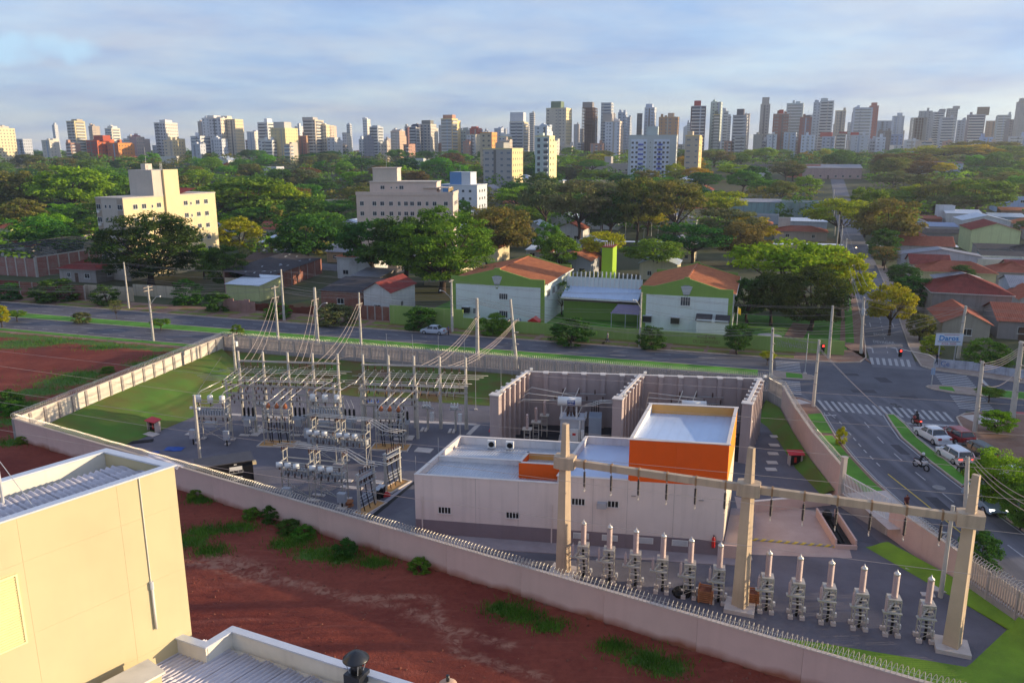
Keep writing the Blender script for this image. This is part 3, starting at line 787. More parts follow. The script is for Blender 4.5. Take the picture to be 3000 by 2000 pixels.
def palisade(a,c,zp,zt,label,panel=2.5,z0=-0.05,plinth=pil_grey):
 L,r=frame(a,c)
 t=thing('palisade_wall',label,'wall',(a[0],a[1],0),r)
 n=max(1,round(L/panel));s=L/n
 pm_=MB().box(0.005,-0.08,z0,s-0.005,0.08,zp).mesh('plinth_panel')
 pal=MB();k=int(s/0.21)
 for i in range(k):
  x=(i+0.5)*s/k
  pal.box(x-0.062,-0.035,zp,x+0.062,0.035,zt)
  pal.quad((x-0.05,-0.035,zt),(x+0.05,-0.035,zt),(x+0.05,0.16,zt+0.22),(x-0.05,0.16,zt+0.22))
 pal.box(0,0.03,zp+0.25,s,0.07,zp+0.33);pal.box(0,0.03,zt-0.4,s,0.07,zt-0.32)
 pale=pal.mesh('pale_panel');post=MB().box(-0.07,-0.1,z0,0.07,0.1,zt+0.05).mesh('fence_post')
 for i in range(n):
  obj('plinth_panel',pm_,plinth,t,loc=(i*s,0,0));tag(obj('pale_panel',pale,pale_m,t,loc=(i*s,0,0)),kind='stuff')
 for i in range(n+1):obj('fence_post',post,pale_m,t,loc=(i*s,0,0))
 return t
palisade(WB,WC,2.0,WZ-0.05,'long concrete palisade wall between the avenue and the switchyard')
coil([(*WB,WZ+.05),(*WC,WZ+.05)],'razor wire coil along the palisade wall beside the avenue')
palisade(WC,WC2,2.0,WZ-0.05,'short sunlit palisade piece at the street corner of the yard',panel=1.6)
for i,(a,c,w)in enumerate(((WC2,WD1,'upper'),(WD1,WD2,'middle'),(WD2,WE,'lower'))):
 solid_wall(a,c,WZ-0.05,'pink yard wall beside the cross road, %s of its three bends above the gate'%w,panel=4.1,mat=wallpink)
coil([(*WC,WZ),(*WC2,WZ),(*WD1,WZ),(*WD2,WZ),(*WE,WZ)],'razor wire coil on the bent pink wall beside the cross road')
solid_wall(WF,WG1,RWZ-0.05,'pink yard wall right of the gate, below the gantry end column',panel=4.0,mat=wallpink)
palisade(WG1,WH,1.0,RWZ-0.05,'palisade wall at the far right corner of the yard beside the cross road')
coil([(*WF,RWZ),(*WG1,RWZ),(*WH,RWZ)],'razor wire coil on the yard wall right of the gate')
L,r=frame(WE,WF)
g=thing('sliding_gate','white barred sliding gate of the switchyard facing the cross road','gate',(WE[0],WE[1],OZ),r)
MB().box(0.2,-.03,.05,L-.2,.03,.15).box(0.2,-.03,1.9,L-.2,.03,2.0).box(.2,-.03,.95,L-.2,.03,1.02).build('gate_rail',white,g)
bm_=MB().box(-0.02,-.02,.15,.02,.02,1.9).mesh('gate_bar')
for i in range(int((L-.6)/.17)):obj('gate_bar',bm_,white,g,loc=(.35+i*.17,0,0))
gp=thing('gate_post','tall slim concrete post at the upper end of the gate','post',(WE[0],WE[1],0),r)
MB().box(-.2,-.2,0,.15,.2,4.6).build('post',concrete,gp);MB().box(-.25,-.25,4.6,.2,.25,4.7).build('cap',concrete,gp)
MB().box(L-.2,-.12,-1.2,L-.02,.12,0.05).build('threshold',concrete,g)
MB().box(.15,-.12,-1.25,L-.2,.12,0.04).build('sill_wall',pil_grey,g)
# ----- control building
CBO=Vector((-8.0,60.8,0));CE1=Vector((math.cos(math.radians(-9)),math.sin(math.radians(-9)),0));CE2=Vector((math.sin(math.radians(19)),math.cos(math.radians(19)),0))
def cb(a,b,z=0):p=CBO+CE1*a+CE2*b;return Vector((p.x,p.y,z))
class SB(MB):
 def sbox(s,a0,b0,z0,a1,b1,z1):
  n=len(s.v)
  for z in(z0,z1):
   for a,b in((a0,b0),(a1,b0),(a1,b1),(a0,b1)):q=s.fn(a,b,z);s.v.append((q.x,q.y,q.z))
  s.f+=[(n,n+3,n+2,n+1),(n+4,n+5,n+6,n+7),(n,n+1,n+5,n+4),(n+1,n+2,n+6,n+5),(n+2,n+3,n+7,n+6),(n+3,n,n+4,n+7)]
  return s
def sb(fn):
 x=SB();x.fn=fn;return x
def rel(o):return lambda a,b,z=0:(cb(a,b,z)-CBO)
cbr=rel(0)
ctrl=thing('control_building','long white and orange control building with parapets in the middle of the switchyard','building',CBO)
wwhite=M('control_white','#d8c9c2',0.85,var=0.06,scale=0.35,streak=0.14,bump=0.04)
worange=M('control_orange','#e55c14',0.8,var=0.05,scale=0.5,streak=0.05)
wband=M('control_band','#82757a',0.85,var=0.06,scale=0.5,streak=0.08)
wpar=M('parapet_inside','#d9d5d3',0.85,var=0.08,scale=0.6,streak=0.2)
orange_in=M('parapet_orange_inside','#d9a15a',0.85,var=0.08,scale=0.6)
capm=M('parapet_cap','#d9cfc6',0.8,var=0.08,scale=1)
roofblue=M('roof_metal','#b4c6e0',0.3,var=0.06,scale=0.4,metal=0.1,spec=0.5,bump=0.05)
A1,A2,A3=11.9,17.3,24.8
D=9.6
Z1,Z2,Z3=5.2,5.85,9.25
TW=0.2
def wpanel(a0,b0,a1,b1,z0,z1,mat=wwhite):return sb(cbr).sbox(a0,b0,z0,a1,b1,z1).build('wall_panel',mat,ctrl)
for a0,a1,zt in((0,5.1,Z1),(5.1,8.6,Z1),(8.6,A1,Z1),(A1,14.6,Z2),(14.6,A2,Z2),(A2,20.9,Z2),(20.9,A3,Z2)):
 wpanel(a0+.006,0,a1-.006,TW,1.3,zt);wpanel(a0+.006,-0.01,a1-.006,TW,0.0,1.3,wband)
for a0,a1 in((A2,20.9),(20.9,A3)):wpanel(a0+.005,0,a1-.005,TW,Z2,Z3,worange)
for b0,b1 in((TW,5),(5,D)):
 wpanel(0,b0+.005,TW,b1,1.3,Z1);wpanel(-.01,b0+.005,TW,b1,0,1.3,wband)
 wpanel(A3-TW,b0+.005,A3,b1,1.3,Z2,M('control_white_sunlit','#d6cbb4',0.85,var=0.05,scale=0.5));wpanel(A3-TW,b0+.005,A3+.01,b1,0,1.3,wband)  # end wall: the white wall with sunlight mixed into its colour
 wpanel(A3-TW,b0+.005,A3,b1,Z2,Z3,M('control_orange_sunlit','#dd8a1e',0.8,var=0.05,scale=0.5))  # end wall: the orange with sunlight mixed into its colour
wpanel(TW,D-TW,A1,D,0,Z1,wpar);wpanel(A1,D-TW,A2,D,0,Z2,wpar);wpanel(A2,D-TW,A3,D,0,Z3,orange_in)
wpanel(A1-TW,TW,A1,D-TW,3,Z2,wpar);wpanel(A2,TW,A2+TW,D-TW,3,Z3,wpar)
wpanel(A2,TW+.002,A2-.004,D-TW,Z2,Z3,worange)
def cap(pts,z,w=0.28,mat=capm):
 mb=MB()
 for p,q in zip(pts,pts[1:]):
  p,q=cbr(*p,z+.03),cbr(*q,z+.03);d=(q-p).normalized()*0.1;mb.bar(p-d,q+d,w,0.06)
 return mb.build('parapet_cap',mat,ctrl)
h_=TW/2
cap([(h_,h_),(h_,D-h_)],Z1);cap([(h_,h_),(A1-.15,h_)],Z1+.004);cap([(h_,D-h_),(A1-.15,D-h_)],Z1+.004)
cap([(A1-h_,h_),(A1-h_,D-h_)],Z2);cap([(A1,h_),(A2,h_)],Z2+.004);cap([(A1,D-h_),(A2,D-h_)],Z2+.004)
cap([(A2+h_,h_),(A2+h_,D-h_)],Z3);cap([(A2,h_),(A3,h_)],Z3+.004);cap([(A3-h_,h_),(A3-h_,D-h_)],Z3+.002);cap([(A2,D-h_),(A3,D-h_)],Z3+.006)
def ribroof(a0,b0,a1,b1,zf,zb,name,mat,pitch=0.25,amp=0.035,along='b'):
 mb=MB();n=int((a1-a0)/pitch)*4
 for i in range(n+1):
  a=a0+(a1-a0)*i/n;o=amp*(1 if i%4 in(1,2)else 0)
  for b,z in((b0,zf),(b1,zb)):q=cbr(a,b,z+o);mb.v.append(tuple(q))
 mb.f=[(2*i,2*i+2,2*i+3,2*i+1)for i in range(n)]
 return mb.build(name,mat,ctrl)
zinc=M('zinc_roof','#b9bcc2',0.38,var=0.1,scale=0.8,metal=0.35,spec=0.5)
ribroof(TW,TW,A1-TW,4.4,4.55,4.75,'ribbed_roof',zinc)
wpanel(TW,4.4,9.4,4.6,4.0,5.15,wpar);cap([(TW,4.5),(9.4,4.5)],5.15)
ribroof(TW,4.6,A1-TW,D-TW,4.75,4.5,'ribbed_roof',zinc)
def flatroof(a0,b0,a1,b1,z,zb,n):
 s=(a1-a0)/n
 for i in range(n):
  mb=MB();mb.quad(cbr(a0+i*s+.004,b0,z),cbr(a0+(i+1)*s-.004,b0,z),cbr(a0+(i+1)*s-.004,b1,zb),cbr(a0+i*s+.004,b1,zb));mb.build('roof_sheet',roofblue,ctrl)
flatroof(A1,TW,A2,D-TW,5.55,5.2,8);flatroof(A2+TW,TW,A3-TW,D-TW,8.95,8.45,9)
for z,a0,a1 in((5.0,A1,A2),(8.2,A2+TW,A3-TW)):sb(cbr).sbox(a0,TW,z-1.2,a1,D-TW,z-.05).build('ceiling_slab',wpar,ctrl)
sb(cbr).sbox(TW,TW,3.2,A1-TW,D-TW,4.45).build('ceiling_slab',wpar,ctrl)
for(a0,b0,a1,b1,m_)in((8.0,2.0,11.6,2.15,worange),(8.0,2.15,8.15,4.4,worange),(11.45,2.15,11.6,4.4,worange),(8.15,4.25,11.45,4.4,orange_in)):
 sb(cbr).sbox(a0,b0,4.6,a1,b1,6.0).build('light_well_wall',m_,ctrl)
cap([(8.07,2.07),(11.52,2.07),(11.52,4.3),(8.07,4.3),(8.07,2.07)],6.0,0.2);ribroof(8.15,2.15,11.45,4.25,5.45,5.45,'ribbed_roof',zinc)
def slit_window(a,z,w=1.1,h=0.5,n=4,name='window',b=-0.012):
 o=sb(cbr).sbox(a,b-.002,z,a+w,b+.03,z+h).build(name,dark,ctrl)
 m_=sb(cbr)
 for k in range(n+1):x=a+(w-.05)*k/n;m_.sbox(x,b-.03,z,x+.05,b-.004,z+h)
 m_.build('mullion',white,o);sb(cbr).sbox(a-.05,b-.10,z-.07,a+w+.05,b+.01,z-.005).build('sill',wwhite,o)
slit_window(1.95,2.0);slit_window(7.6,2.0);slit_window(12.9,3.55);slit_window(15.75,3.55,0.9,.48,3)
sb(cbr).sbox(15.0,-.45,3.5,15.72,-.012,3.95).build('air_conditioner',M('ac_grey','#a5a5ab',0.6,var=0.08),ctrl)
for a in(13.1,15.4,18.2,20.9):
 o=sb(cbr).sbox(a,-.05,.62,a+1.25,-.011,1.12).build('louvre_vent',white,ctrl);l_=sb(cbr)
 for k in range(7):l_.sbox(a+.05,-.065,.66+k*.063,a+1.2,-.052,.70+k*.063)
 l_.build('louvre_blade',M('louvre_grey','#b4b6ba',0.6),o)
for a in(5.1,8.6,14.6,17.3,20.9):sb(cbr).sbox(a-.012,-.004,1.3,a+.012,.02,5.2 if a<12 else 5.85).build('joint',pil_grey,ctrl)
for a in(0.55,11.3):sb(cbr).sbox(a,-.07,0.05,a+.09,-.012,3.4).build('downpipe',wwhite,ctrl)
for a,z in((17.6,4.6),(22.8,4.6)):sb(cbr).sbox(a,-.12,z,a+.35,-.012,z+.06).build('lamp_bracket',pil_grey,ctrl)
for a,b in((3.4,8.5),(5.1,8.5)):
 o=thing('air_conditioner_unit','white outdoor air conditioner unit on the low roof, %s one of the pair'%('left' if a<4 else 'right'),'air conditioner',cb(a,b,4.62),math.radians(-9))
 MB().box(-.35,-.2,.08,.35,.2,.75).build('case',white,o);MB().cyl((0.02,-.215,.42),(0.02,-.2,.42),.26,n=16).build('fan_grille',black,o);MB().box(-.3,-.15,0,-.22,.15,.08).box(.22,-.15,0,.3,.15,.08).build('foot_rails',steel,o)
for a,b,z in((0.1,D-.1,Z1),(0.1,4.6,Z1),(0.1,.1,Z1)):
 p=cb(a,b,z);MB().cyl((0,0,0),(0,0,1.6),.015,n=5).build('lightning_pin',steel,ctrl,loc=p-CBO)
ex=thing('fire_extinguisher','red fire extinguisher hanging near the right corner of the control building','extinguisher',cb(24.1,-.12,.75),math.radians(-9))
redm=M('red_enamel','#c2231f',0.4,var=0.08,spec=0.5)
MB().lathe([(0,0),(.13,.02),(.14,.1),(.14,.75),(.08,.88),(.04,.92),(.04,1.0),(0,1.0)],n=14).build('cylinder',redm,ex,True);MB().box(-.03,-.12,.98,.03,.06,1.06).build('valve',black,ex);MB().tube([(0,-.04,1),(.14,-.06,.95),(.18,-.05,.6),(.16,-.05,.3)],.018).build('hose',black,ex)
sheet('concrete_strip',ccw([tuple(cb(-1.2,-2.0)[:2]),tuple(cb(25.2,-1.5)[:2]),tuple(cb(25.2,0.05)[:2]),tuple(cb(-1.2,0.05)[:2])]),0.0,M('plinth_conc','#a59a9c',0.9,scale=0.7,col2='#8f8588'),yard,h=0.06)
sheet('concrete_strip',ccw([tuple(cb(24.85,-1.4)[:2]),tuple(cb(26.5,-1.4)[:2]),tuple(cb(26.5,9)[:2]),tuple(cb(24.85,9)[:2])]),0.0,MATS['plinth_conc'],yard,h=0.10)
st_=thing('side_ramp','pinkish ramp with low side walls along the sunlit end of the control building','ramp',CBO)
mb=SB();mb.fn=cbr;mb.sbox(26.5,-.4,0.0,26.66,8.0,1.15);mb.sbox(24.85,-.4,0.0,26.5,-.24,1.15);mb.build('side_wall',wallpink,st_)
mb=MB();mb.quad(cbr(24.85,-.2,.95),cbr(26.5,-.2,.95),cbr(26.5,7.5,.12),cbr(24.85,7.5,.12));mb.build('ramp_slab',paverm,st_)
court=[G(2190,1480,.0),G(2452,1500,0),G(2448,1604,0),G(2188,1580,0)]
sheet('paved_court',ccw([tuple(cb(26.7,0.6)[:2]),(26.6,56.6),(28.6,64.0),(20.5,68.0)]),0.012,paverm,yard)
sheet('gate_ramp',[(26.9,60.0),(29.9,58.6),(29.4,65.8),(27.8,66.6)],0.02,asphalt,yard)
p0,p1=G(2188,1580,0),G(2447,1602,0);hk=thing('hatched_kerb','low kerb painted in yellow and black hatching at the near edge of the paved court','kerb',p0,ang(p0,p1))
n=22;Lk=(p1-p0).length
for i in range(n):x=i*Lk/n;MB().quad((x,-.12,.0),(x+Lk/n,-.12,0),(x+Lk/n+.2,-.1,.14),(x+.2,-.1,.14)).quad((x+.2,-.1,.14),(x+.2+Lk/n,-.1,.14),(x+.35+Lk/n,.12,.14),(x+.35,.12,.14)).build('kerb_block',paint_yellow if i%2 else pil_grey,hk)
lwp=[G(2150,1418,0),G(2466,1440,0)]
_t=thing('retaining_wall','low pink retaining wall between the paved court and the gravel with slabs','wall',(*cb(26.6,8.6)[:2],0),ang(cb(26.6,8.6),(28.6,66.2)))
Lr=math.hypot(28.6-cb(26.6,8.6).x,66.2-cb(26.6,8.6).y);MB().box(0,-.1,0,Lr,.1,1.0).build('wall_panel',wallpink,_t);MB().box(0,-.14,1.0,Lr,.14,1.06).build('coping',capm,_t)
tr=thing('cable_trench','open concrete trench with dark pipes beside the paved court near the gate','trench',G(2477,1606,0),math.radians(-6))
for x0,x1 in((-.85,-.7),(.7,.85)):MB().box(x0,0,0,x1,5.8,.75).build('trench_wall',wallpink,tr)
MB().box(-.85,-.15,0,.85,0,.35).build('trench_wall',wallpink,tr);MB().box(-.7,0,.01,.7,5.8,.03).build('trench_floor',dark,tr)
for x in(-.2,.15):MB().tube([(x,.3,.1),(x+.05,3,.12),(x-.05,5.6,.15)],.09,8).build('pipe',black,tr)
MB().lathe([(0,0),(.4,0),(.42,.4),(.2,.7),(0,.7)],(-.1,5.1,.2),10).build('pump',black,tr)
slab_m=M('slab','#c4b9b0',0.9,var=0.1,scale=1.2)
def slab(px,py,w,d,rz,desc,z=0,h=.07):
 p=G(px,py,z);return tag(MB().box(-w/2,-d/2,0,w/2,d/2,h).build('concrete_slab',slab_m,loc=p,rz=rz),desc,'slab')
for k,(x,y)in enumerate(((2258,1213),(2271,1279),(2268,1304),(2265,1329),(2262,1355),(2259,1375))):
 tag(slab(x,y,1.05,.75,math.radians(-4),''),'%s of the six pale slabs in a row on the gravel left of the red cabinet'%('first and farthest','second','third','fourth','fifth','sixth and nearest')[k],'slab')
slab(2198,1357,1.0,.6,-.1,'pale slab at the foot of the right end blast wall');slab(2355,1369,1.0,.6,-.1,'pale slab at the right foot of the red cabinet near the gate');slab(2390,1381,1.2,.6,-.1,'pale slab on the gravel edge right of the red cabinet')
slab(2692,1665,1.7,1.3,-.6,'larger pale slab at the gravel edge near the right yard wall');slab(2755,1725,1.0,.9,-.3,'pale slab just left of the slim post at the right');slab(2718,1742,.9,.5,-.2,'small pale slab behind the last cable sealing end')
slab(2190,1630,.6,1.0,-.15,'small pale slab by the foot of the side ramp')
def cabinet(px,py,rz,label,w=1.3,s=1.0):
 p=G(px,py,0);o=thing('hose_cabinet',label,'cabinet',p,rz)
 mk=M('cabinet_conc','#b8aca6',0.9,var=0.1)
 for x in(-w/2,w/2-.12):MB().box(x,-.35,0,x+.12,.35,1.25).build('side_wall',mk,o)
 MB().box(-w/2+.12,.23,0,w/2-.12,.35,1.25).build('back_wall',mk,o);MB().box(-w/2+.12,-.1,.05,w/2-.12,.2,1.1).build('recess',dark,o)
 mb=MB();mb.quad((-w/2-.15,-.55,1.27),(w/2+.15,-.55,1.27),(w/2+.15,.5,1.45),(-w/2-.15,.5,1.45));mb.quad((-w/2-.15,-.55,1.22),(-w/2-.15,.5,1.40),(w/2+.15,.5,1.40),(w/2+.15,-.55,1.22));mb.quad((-w/2-.15,-.55,1.22),(w/2+.15,-.55,1.22),(w/2+.15,-.55,1.27),(-w/2-.15,-.55,1.27));mb.build('red_roof',M('cabinet_red','#c0303a',0.6,var=0.08),o)
 MB().box(-.12,-.13,.3,.12,-.11,.85).build('hose_valve',redm,o)
cabinet(2328,1361,-.05,'small concrete hose cabinet with red roof on the gravel near the gate')
cabinet(452,1262,-.55,'small concrete hose cabinet with red roof at the foot of the left grass slope',1.5)
slab(443,1272,1.7,1.0,-.5,'pale slab in front of the red roofed cabinet at the left grass slope')
cabinet(1455,1292,-.15,'hose cabinet whose red roof just shows behind the low roof of the control building')
# ----- gantry with hanging insulators and cable sealing ends
GA=[G(1650,1679,0),G(2167,1782,0),G(2787,1898,0)]
gang=ang(GA[0],GA[2])
gconc=M('gantry_concrete','#c0aa90',0.9,var=0.12,scale=0.5,streak=0.3,bump=0.12,bscale=6)
gt=thing('concrete_gantry','tall concrete gantry of three tapered columns and long beams in front of the control building','gantry',GA[0],gang)
gd=[(p-GA[0]).length for p in GA]
def gl(p):
 q=p-GA[0];c_,s_=math.cos(-gang),math.sin(-gang)
 return Vector((q.x*c_-q.y*s_,q.x*s_+q.y*c_,q.z))
GP=[gl(p)for p in GA]
BZ=9.0
for i,p in enumerate(GP):
 mb=MB()
 for z0,z1,w0,w1 in((0.25,8.55,0.46,0.33),(9.45,11.9,0.27,0.20)):
  n=len(mb.v)
  for z,w in((z0,w0),(z1,w1)):
   for qx,qy in((-w,-w*.78),(w,-w*.78),(w,w*.78),(-w,w*.78)):mb.v.append((p.x+qx*.891+qy*.454,p.y-qx*.454+qy*.891,z))
  mb.f+=[(n,n+3,n+2,n+1),(n+4,n+5,n+6,n+7),(n,n+1,n+5,n+4),(n+1,n+2,n+6,n+5),(n+2,n+3,n+7,n+6),(n+3,n,n+4,n+7)]
 col=mb.build('column',gconc,gt)
 MB().prism([(p.x+x,p.y+y)for x,y in((-.75,-.42),(-.45,-.55),(.45,-.55),(.75,-.42),(.75,.42),(.45,.55),(-.45,.55),(-.75,.42))],8.55,9.45).build('capital',gconc,gt)
 MB().box(p.x-1.0,p.y-.9,0,p.x+1.0,p.y+.9,.28).build('footing',slab_m,gt)
for a,c in((0,1),(1,2)):
 mb=MB();pa,pc=GP[a],GP[c];d=(pc-pa).normalized()
 mb.bar(pa+d*.7+Vector((0,0,BZ)),pc-d*.7+Vector((0,0,BZ+0.02)),0.36,0.50)
 mb.build('beam',gconc,gt)
 for k in range(6):
  q=pa.lerp(pc,(k+0.75)/6.5)
  MB().box(q.x-.06,q.y-.22,BZ-.3,q.x+.06,q.y+.22,BZ+.3).build('beam_strap',M('rusty_strap','#9a7a5a',0.8),gt)
ins_m=MB().lathe([(0.02,0),(.02,-.12)]+[r for k in range(12)for r in((.055,-.14-k*.095),(.105,-.17-k*.095),(.055,-.20-k*.095))]+[(.03,-1.32),(0.0,-1.32)],n=10).mesh('insulator_body',True)
fit_m=MB().cyl((0,0,-1.3),(0,0,-1.55),.03,n=6).bar((0,-.22,-1.55),(0,.22,-1.62),.07,.09).mesh('end_fitting')
hook_m=MB().cyl((0,0,.2),(0,0,0),.025,n=6).mesh('shackle')
GW=Vector((math.cos(gang),math.sin(gang),0));c_,s_=math.cos(gang),math.sin(gang)
num=('first','second','third','fourth','fifth','sixth')
for a,c,sp_ in((0,1,'left'),(1,2,'right')):
 for k in range(6):
  q=GP[a].lerp(GP[c],(k+0.75)/6.5);w=GA[0]+Vector((q.x*c_-q.y*s_,q.x*s_+q.y*c_,BZ-.45))
  t=thing('hanging_insulator','dark insulator string hanging from the %s beam of the gantry, %s from the left'%(sp_,num[k]),'insulator',w,gang,'insulator strings under the gantry beams')
  obj('insulator_body',ins_m,brown_ins if k%2 else M('black_polymer','#2a2022',0.45,var=0.2,scale=3,spec=0.5),t);obj('end_fitting',fit_m,alum,t);obj('shackle',hook_m,steel,t)
boxlight=M('tray_grey','#bdbab4',.5,var=.05)
stand_m=M('stand_steel','#b3aea4',0.5,var=0.1,scale=2,metal=0.2,spec=0.5)
poly_grey=M('pink_grey_polymer','#b5a09c',0.5,var=0.08,scale=3)
def pothead_meshes():
 w=.38;H_=2.55;d={}
 d['leg']=MB().bar((0,0,.25),(0,0,H_),.06).mesh('leg')
 fr=MB()
 for z in(.75,1.35,1.95,2.5):
  for a,b in(((-w,-w),(w,-w)),((w,-w),(w,w)),((w,w),(-w,w)),((-w,w),(-w,-w))):fr.bar((*a,z),(*b,z),.045,.05)
 d['cross_frame']=fr.mesh('cross_frame')
 d['tray']=MB().box(-w+.04,-.12,0,w-.04,.06,.06).mesh('tray')
 d['top_plate']=MB().box(-.4,-.4,H_+.03,.4,.4,H_+.12).mesh('top_plate')
 d['brace']=MB().bar((-w,-w,.3),(w,-w,.75),.03).bar((w,-w,.3),(w,w,.75),.03).bar((w,w,1.95),(w,-w,2.5),.05).mesh('brace')
 d['cable']=MB().tube([(0.05,0,.02),(.1,.05,.8),(0,0,1.6),(0,0,H_)],.09,8).mesh('cable',True)
 pr=[(0.0,H_+.12),(.2,H_+.12),(.2,H_+.2),(.14,H_+.24)]
 for k in range(17):z=H_+.28+k*.085;pr+=[(.13,z),(.205,z+.03),(.13,z+.05)]
 d['sealing_end']=MB().lathe(pr+[(.12,H_+1.74),(0,H_+1.74)],n=14).mesh('sealing_end',True)
 d['top_cap']=MB().lathe([(0,H_+1.72),(.2,H_+1.72),(.22,H_+1.8),(.15,H_+1.9),(.05,H_+1.96),(.03,H_+2.1),(0,H_+2.1)],n=14).mesh('top_cap',True)
 d['bracket']=MB().box(-.75,-.95,H_-.62,.35,-.75,H_-.54).bar((-.1,-.38,H_-.1),(-.6,-.85,H_-.55),.08).bar((-.55,-.85,H_-.58),(.38,-.3,H_-.58),.09).box(-.85,-1.05,H_-.52,-.45,-.7,H_-.44).mesh('bracket')
 pa=[(0,H_-.44),(.09,H_-.44)]
 for k in range(10):z=H_-.40+k*.085;pa+=[(.05,z),(.10,z+.03),(.05,z+.05)]
 d['surge_arrester']=MB().lathe(pa+[(.03,H_+.5),(.015,H_+.62),(0,H_+.62)],(-.65,-.87,0),10).mesh('surge_arrester',True)
 d['foot_block']=MB().box(-.16,-.14,0,.16,.14,.24).mesh('foot_block')
 d['counter_box']=MB().box(.5,.1,.3,.66,.32,.6).mesh('counter_box')
 return d
PM=pothead_meshes();PHP=[(1707,1694),(1782,1707),(1858,1721),(1937,1736),(2017,1751),(2101,1767),(2241,1793),(2330,1809),(2420,1825),(2513,1842),(2607,1860),(2705,1878)]
ordn=('first','second','third','fourth','fifth','sixth')
for i,(x,y)in enumerate(PHP):
 p=G(x,y-6,0);t=thing('cable_sealing_end','%s cable sealing end on a steel stand, counted from left, %s of middle column'%(ordn[i%6],'left' if i<6 else 'right'),'cable terminal',p,gang+.15,'cable sealing ends under the gantry')
 for a,b in((-.38,-.38),(.38,-.38),(.38,.38),(-.38,.38)):
  obj('leg',PM['leg'],stand_m,t,loc=(a,b,0));obj('foot_block',PM['foot_block'],slab_m,t,loc=(a,b,0))
 for n in('cross_frame','top_plate','brace','bracket'):obj(n,PM[n],stand_m,t)
 for z in(.9,1.45,2.0):obj('tray',PM['tray'],boxlight,t,loc=(0,0,z))
 obj('cable',PM['cable'],black,t);obj('sealing_end',PM['sealing_end'],poly_grey,t);obj('top_cap',PM['top_cap'],alum,t);obj('surge_arrester',PM['surge_arrester'],poly_grey,t);obj('counter_box',PM['counter_box'],white,t)
wood=M('wood_crate','#a06a48',0.9,var=0.25,scale=3)
def crate(px,py,rz,label,w=1.0):
 p=G(px,py,0);t=thing('wooden_crate',label,'crate',p,rz)
 for k in range(6):
  for y in(-w/2,w/2):MB().box(-w/2,y-.02,.1+k*.15,w/2,y+.02,.2+k*.15).build('plank',wood,t)
  for x in(-w/2,w/2):MB().box(x-.02,-w/2,.1+k*.15,x+.02,w/2,.2+k*.15).build('plank',wood,t)
 for x in(-w/2+.06,w/2-.06):
  for y in(-w/2+.06,w/2-.06):MB().box(x-.05,y-.05,0,x+.05,y+.05,1.05).build('corner_post',wood,t)
 MB().box(-w/2+.1,-w/2+.1,.1,w/2-.1,w/2-.1,.85).build('load',M('rust_scrap','#6e4030',0.9,var=0.4,scale=8,bump=.6),t)
crate(2066,1757,-.3,'wooden crate of scrap between the last two sealing ends left of the middle gantry column');crate(2201,1765,-.25,'wooden crate of scrap just right of the middle gantry column',.9)
tp=G(1995,1735,0);mb=MB();rr=random.Random(3)
for k in range(9):x,y=rr.uniform(-.6,.6),rr.uniform(-.5,.5);mb.lathe([(0,0),(.35,.02),(.28,rr.uniform(.1,.3)),(0,rr.uniform(.25,.4))],(x,y,0),7)
tag(mb.build('tarp_heap',black,loc=tp,smooth=True),'black tarpaulin heap beside the fifth sealing end from the left','tarp')
def post(px,py,hgt,w0,w1,label,mat=pole_conc,z=0,name='concrete_post',cat='post'):
 p=G(px,py,z);t=thing(name,label,cat,p,gang)
 MB().cyl((0,0,0),(0,0,hgt),w0,w1,8).build('shaft',mat,t);MB().cyl((0,0,hgt),(0,0,hgt+.05),w1*1.15,n=8).build('cap',mat,t)
 return t
t=post(2755,1748,7.0,.17,.12,'slim concrete post with floodlight bracket in front of the last gantry column')
MB().box(-.5,-.05,4.9,0,.05,5.0).build('bracket',steel,t);MB().box(-.6,-.15,4.6,-.42,.15,4.9).build('floodlight',black,t)
# ----- blast walls and transformers
def lpt(p):return Vector((p[0],p[1],0))
BF=[Vector((-1.7,79.2,0)),Vector((10.9,77.9,0)),Vector((23.7,76.4,0))]
BB=[Vector((1.75,88.0,0)),Vector((14.5,86.5,0)),Vector((27.5,85.0,0))]
BH=6.3
blast=M('blast_wall','#a89895',0.9,var=0.08,scale=0.4,streak=0.12,bump=0.06)
bw=thing('blast_walls','tall ribbed concrete blast walls forming two transformer bays behind the control building','wall',(0,0,0))
for i in range(3):
 a,c=BF[i],BB[i];L=(c-a).length;d=(c-a).normalized();o=Vector((-d.y,d.x,0))
 MB().bar(a+Vector((0,0,BH/2)),c+Vector((0,0,BH/2)),.22,BH).build('blade_wall',blast,bw)
 MB().bar(a+Vector((0,0,BH+.04)),c+Vector((0,0,BH+.04)),.34,.08).build('coping',capm,bw)
 fm=MB().box(-.16,-.48,0,.16,.48,BH-.06).mesh('pilaster');cm_=MB().box(-.2,-.55,BH-.06,.2,.55,BH+.03).mesh('pilaster_cap')
 for k in range(6):
  q=a.lerp(c,(k+.9)/6.3);obj('pilaster',fm,blast,bw,loc=q,rz=math.atan2(d.y,d.x));obj('pilaster_cap',cm_,capm,bw,loc=q,rz=math.atan2(d.y,d.x))
 MB().cbox(a+Vector((0,0,BH/2)),(.42,.5,BH/2),math.atan2(d.y,d.x)).build('end_pier',blast,bw);MB().cbox(a+Vector((0,0,BH+.05)),(.5,.58,.05),math.atan2(d.y,d.x)).build('pilaster_cap',capm,bw)
 for q in(a+d*.2,a.lerp(c,.97)):
  MB().bar(q+Vector((.3,0,BH)),q+Vector((.5,-.1,BH+.4)),.05).build('floodlight_arm',steel,bw);MB().cbox(q+Vector((.55,-.15,BH+.45)),(.16,.1,.13),.3).build('floodlight',white,bw)
a,c=BB[0],BB[2];d=(c-a).normalized();r=math.atan2(d.y,d.x)
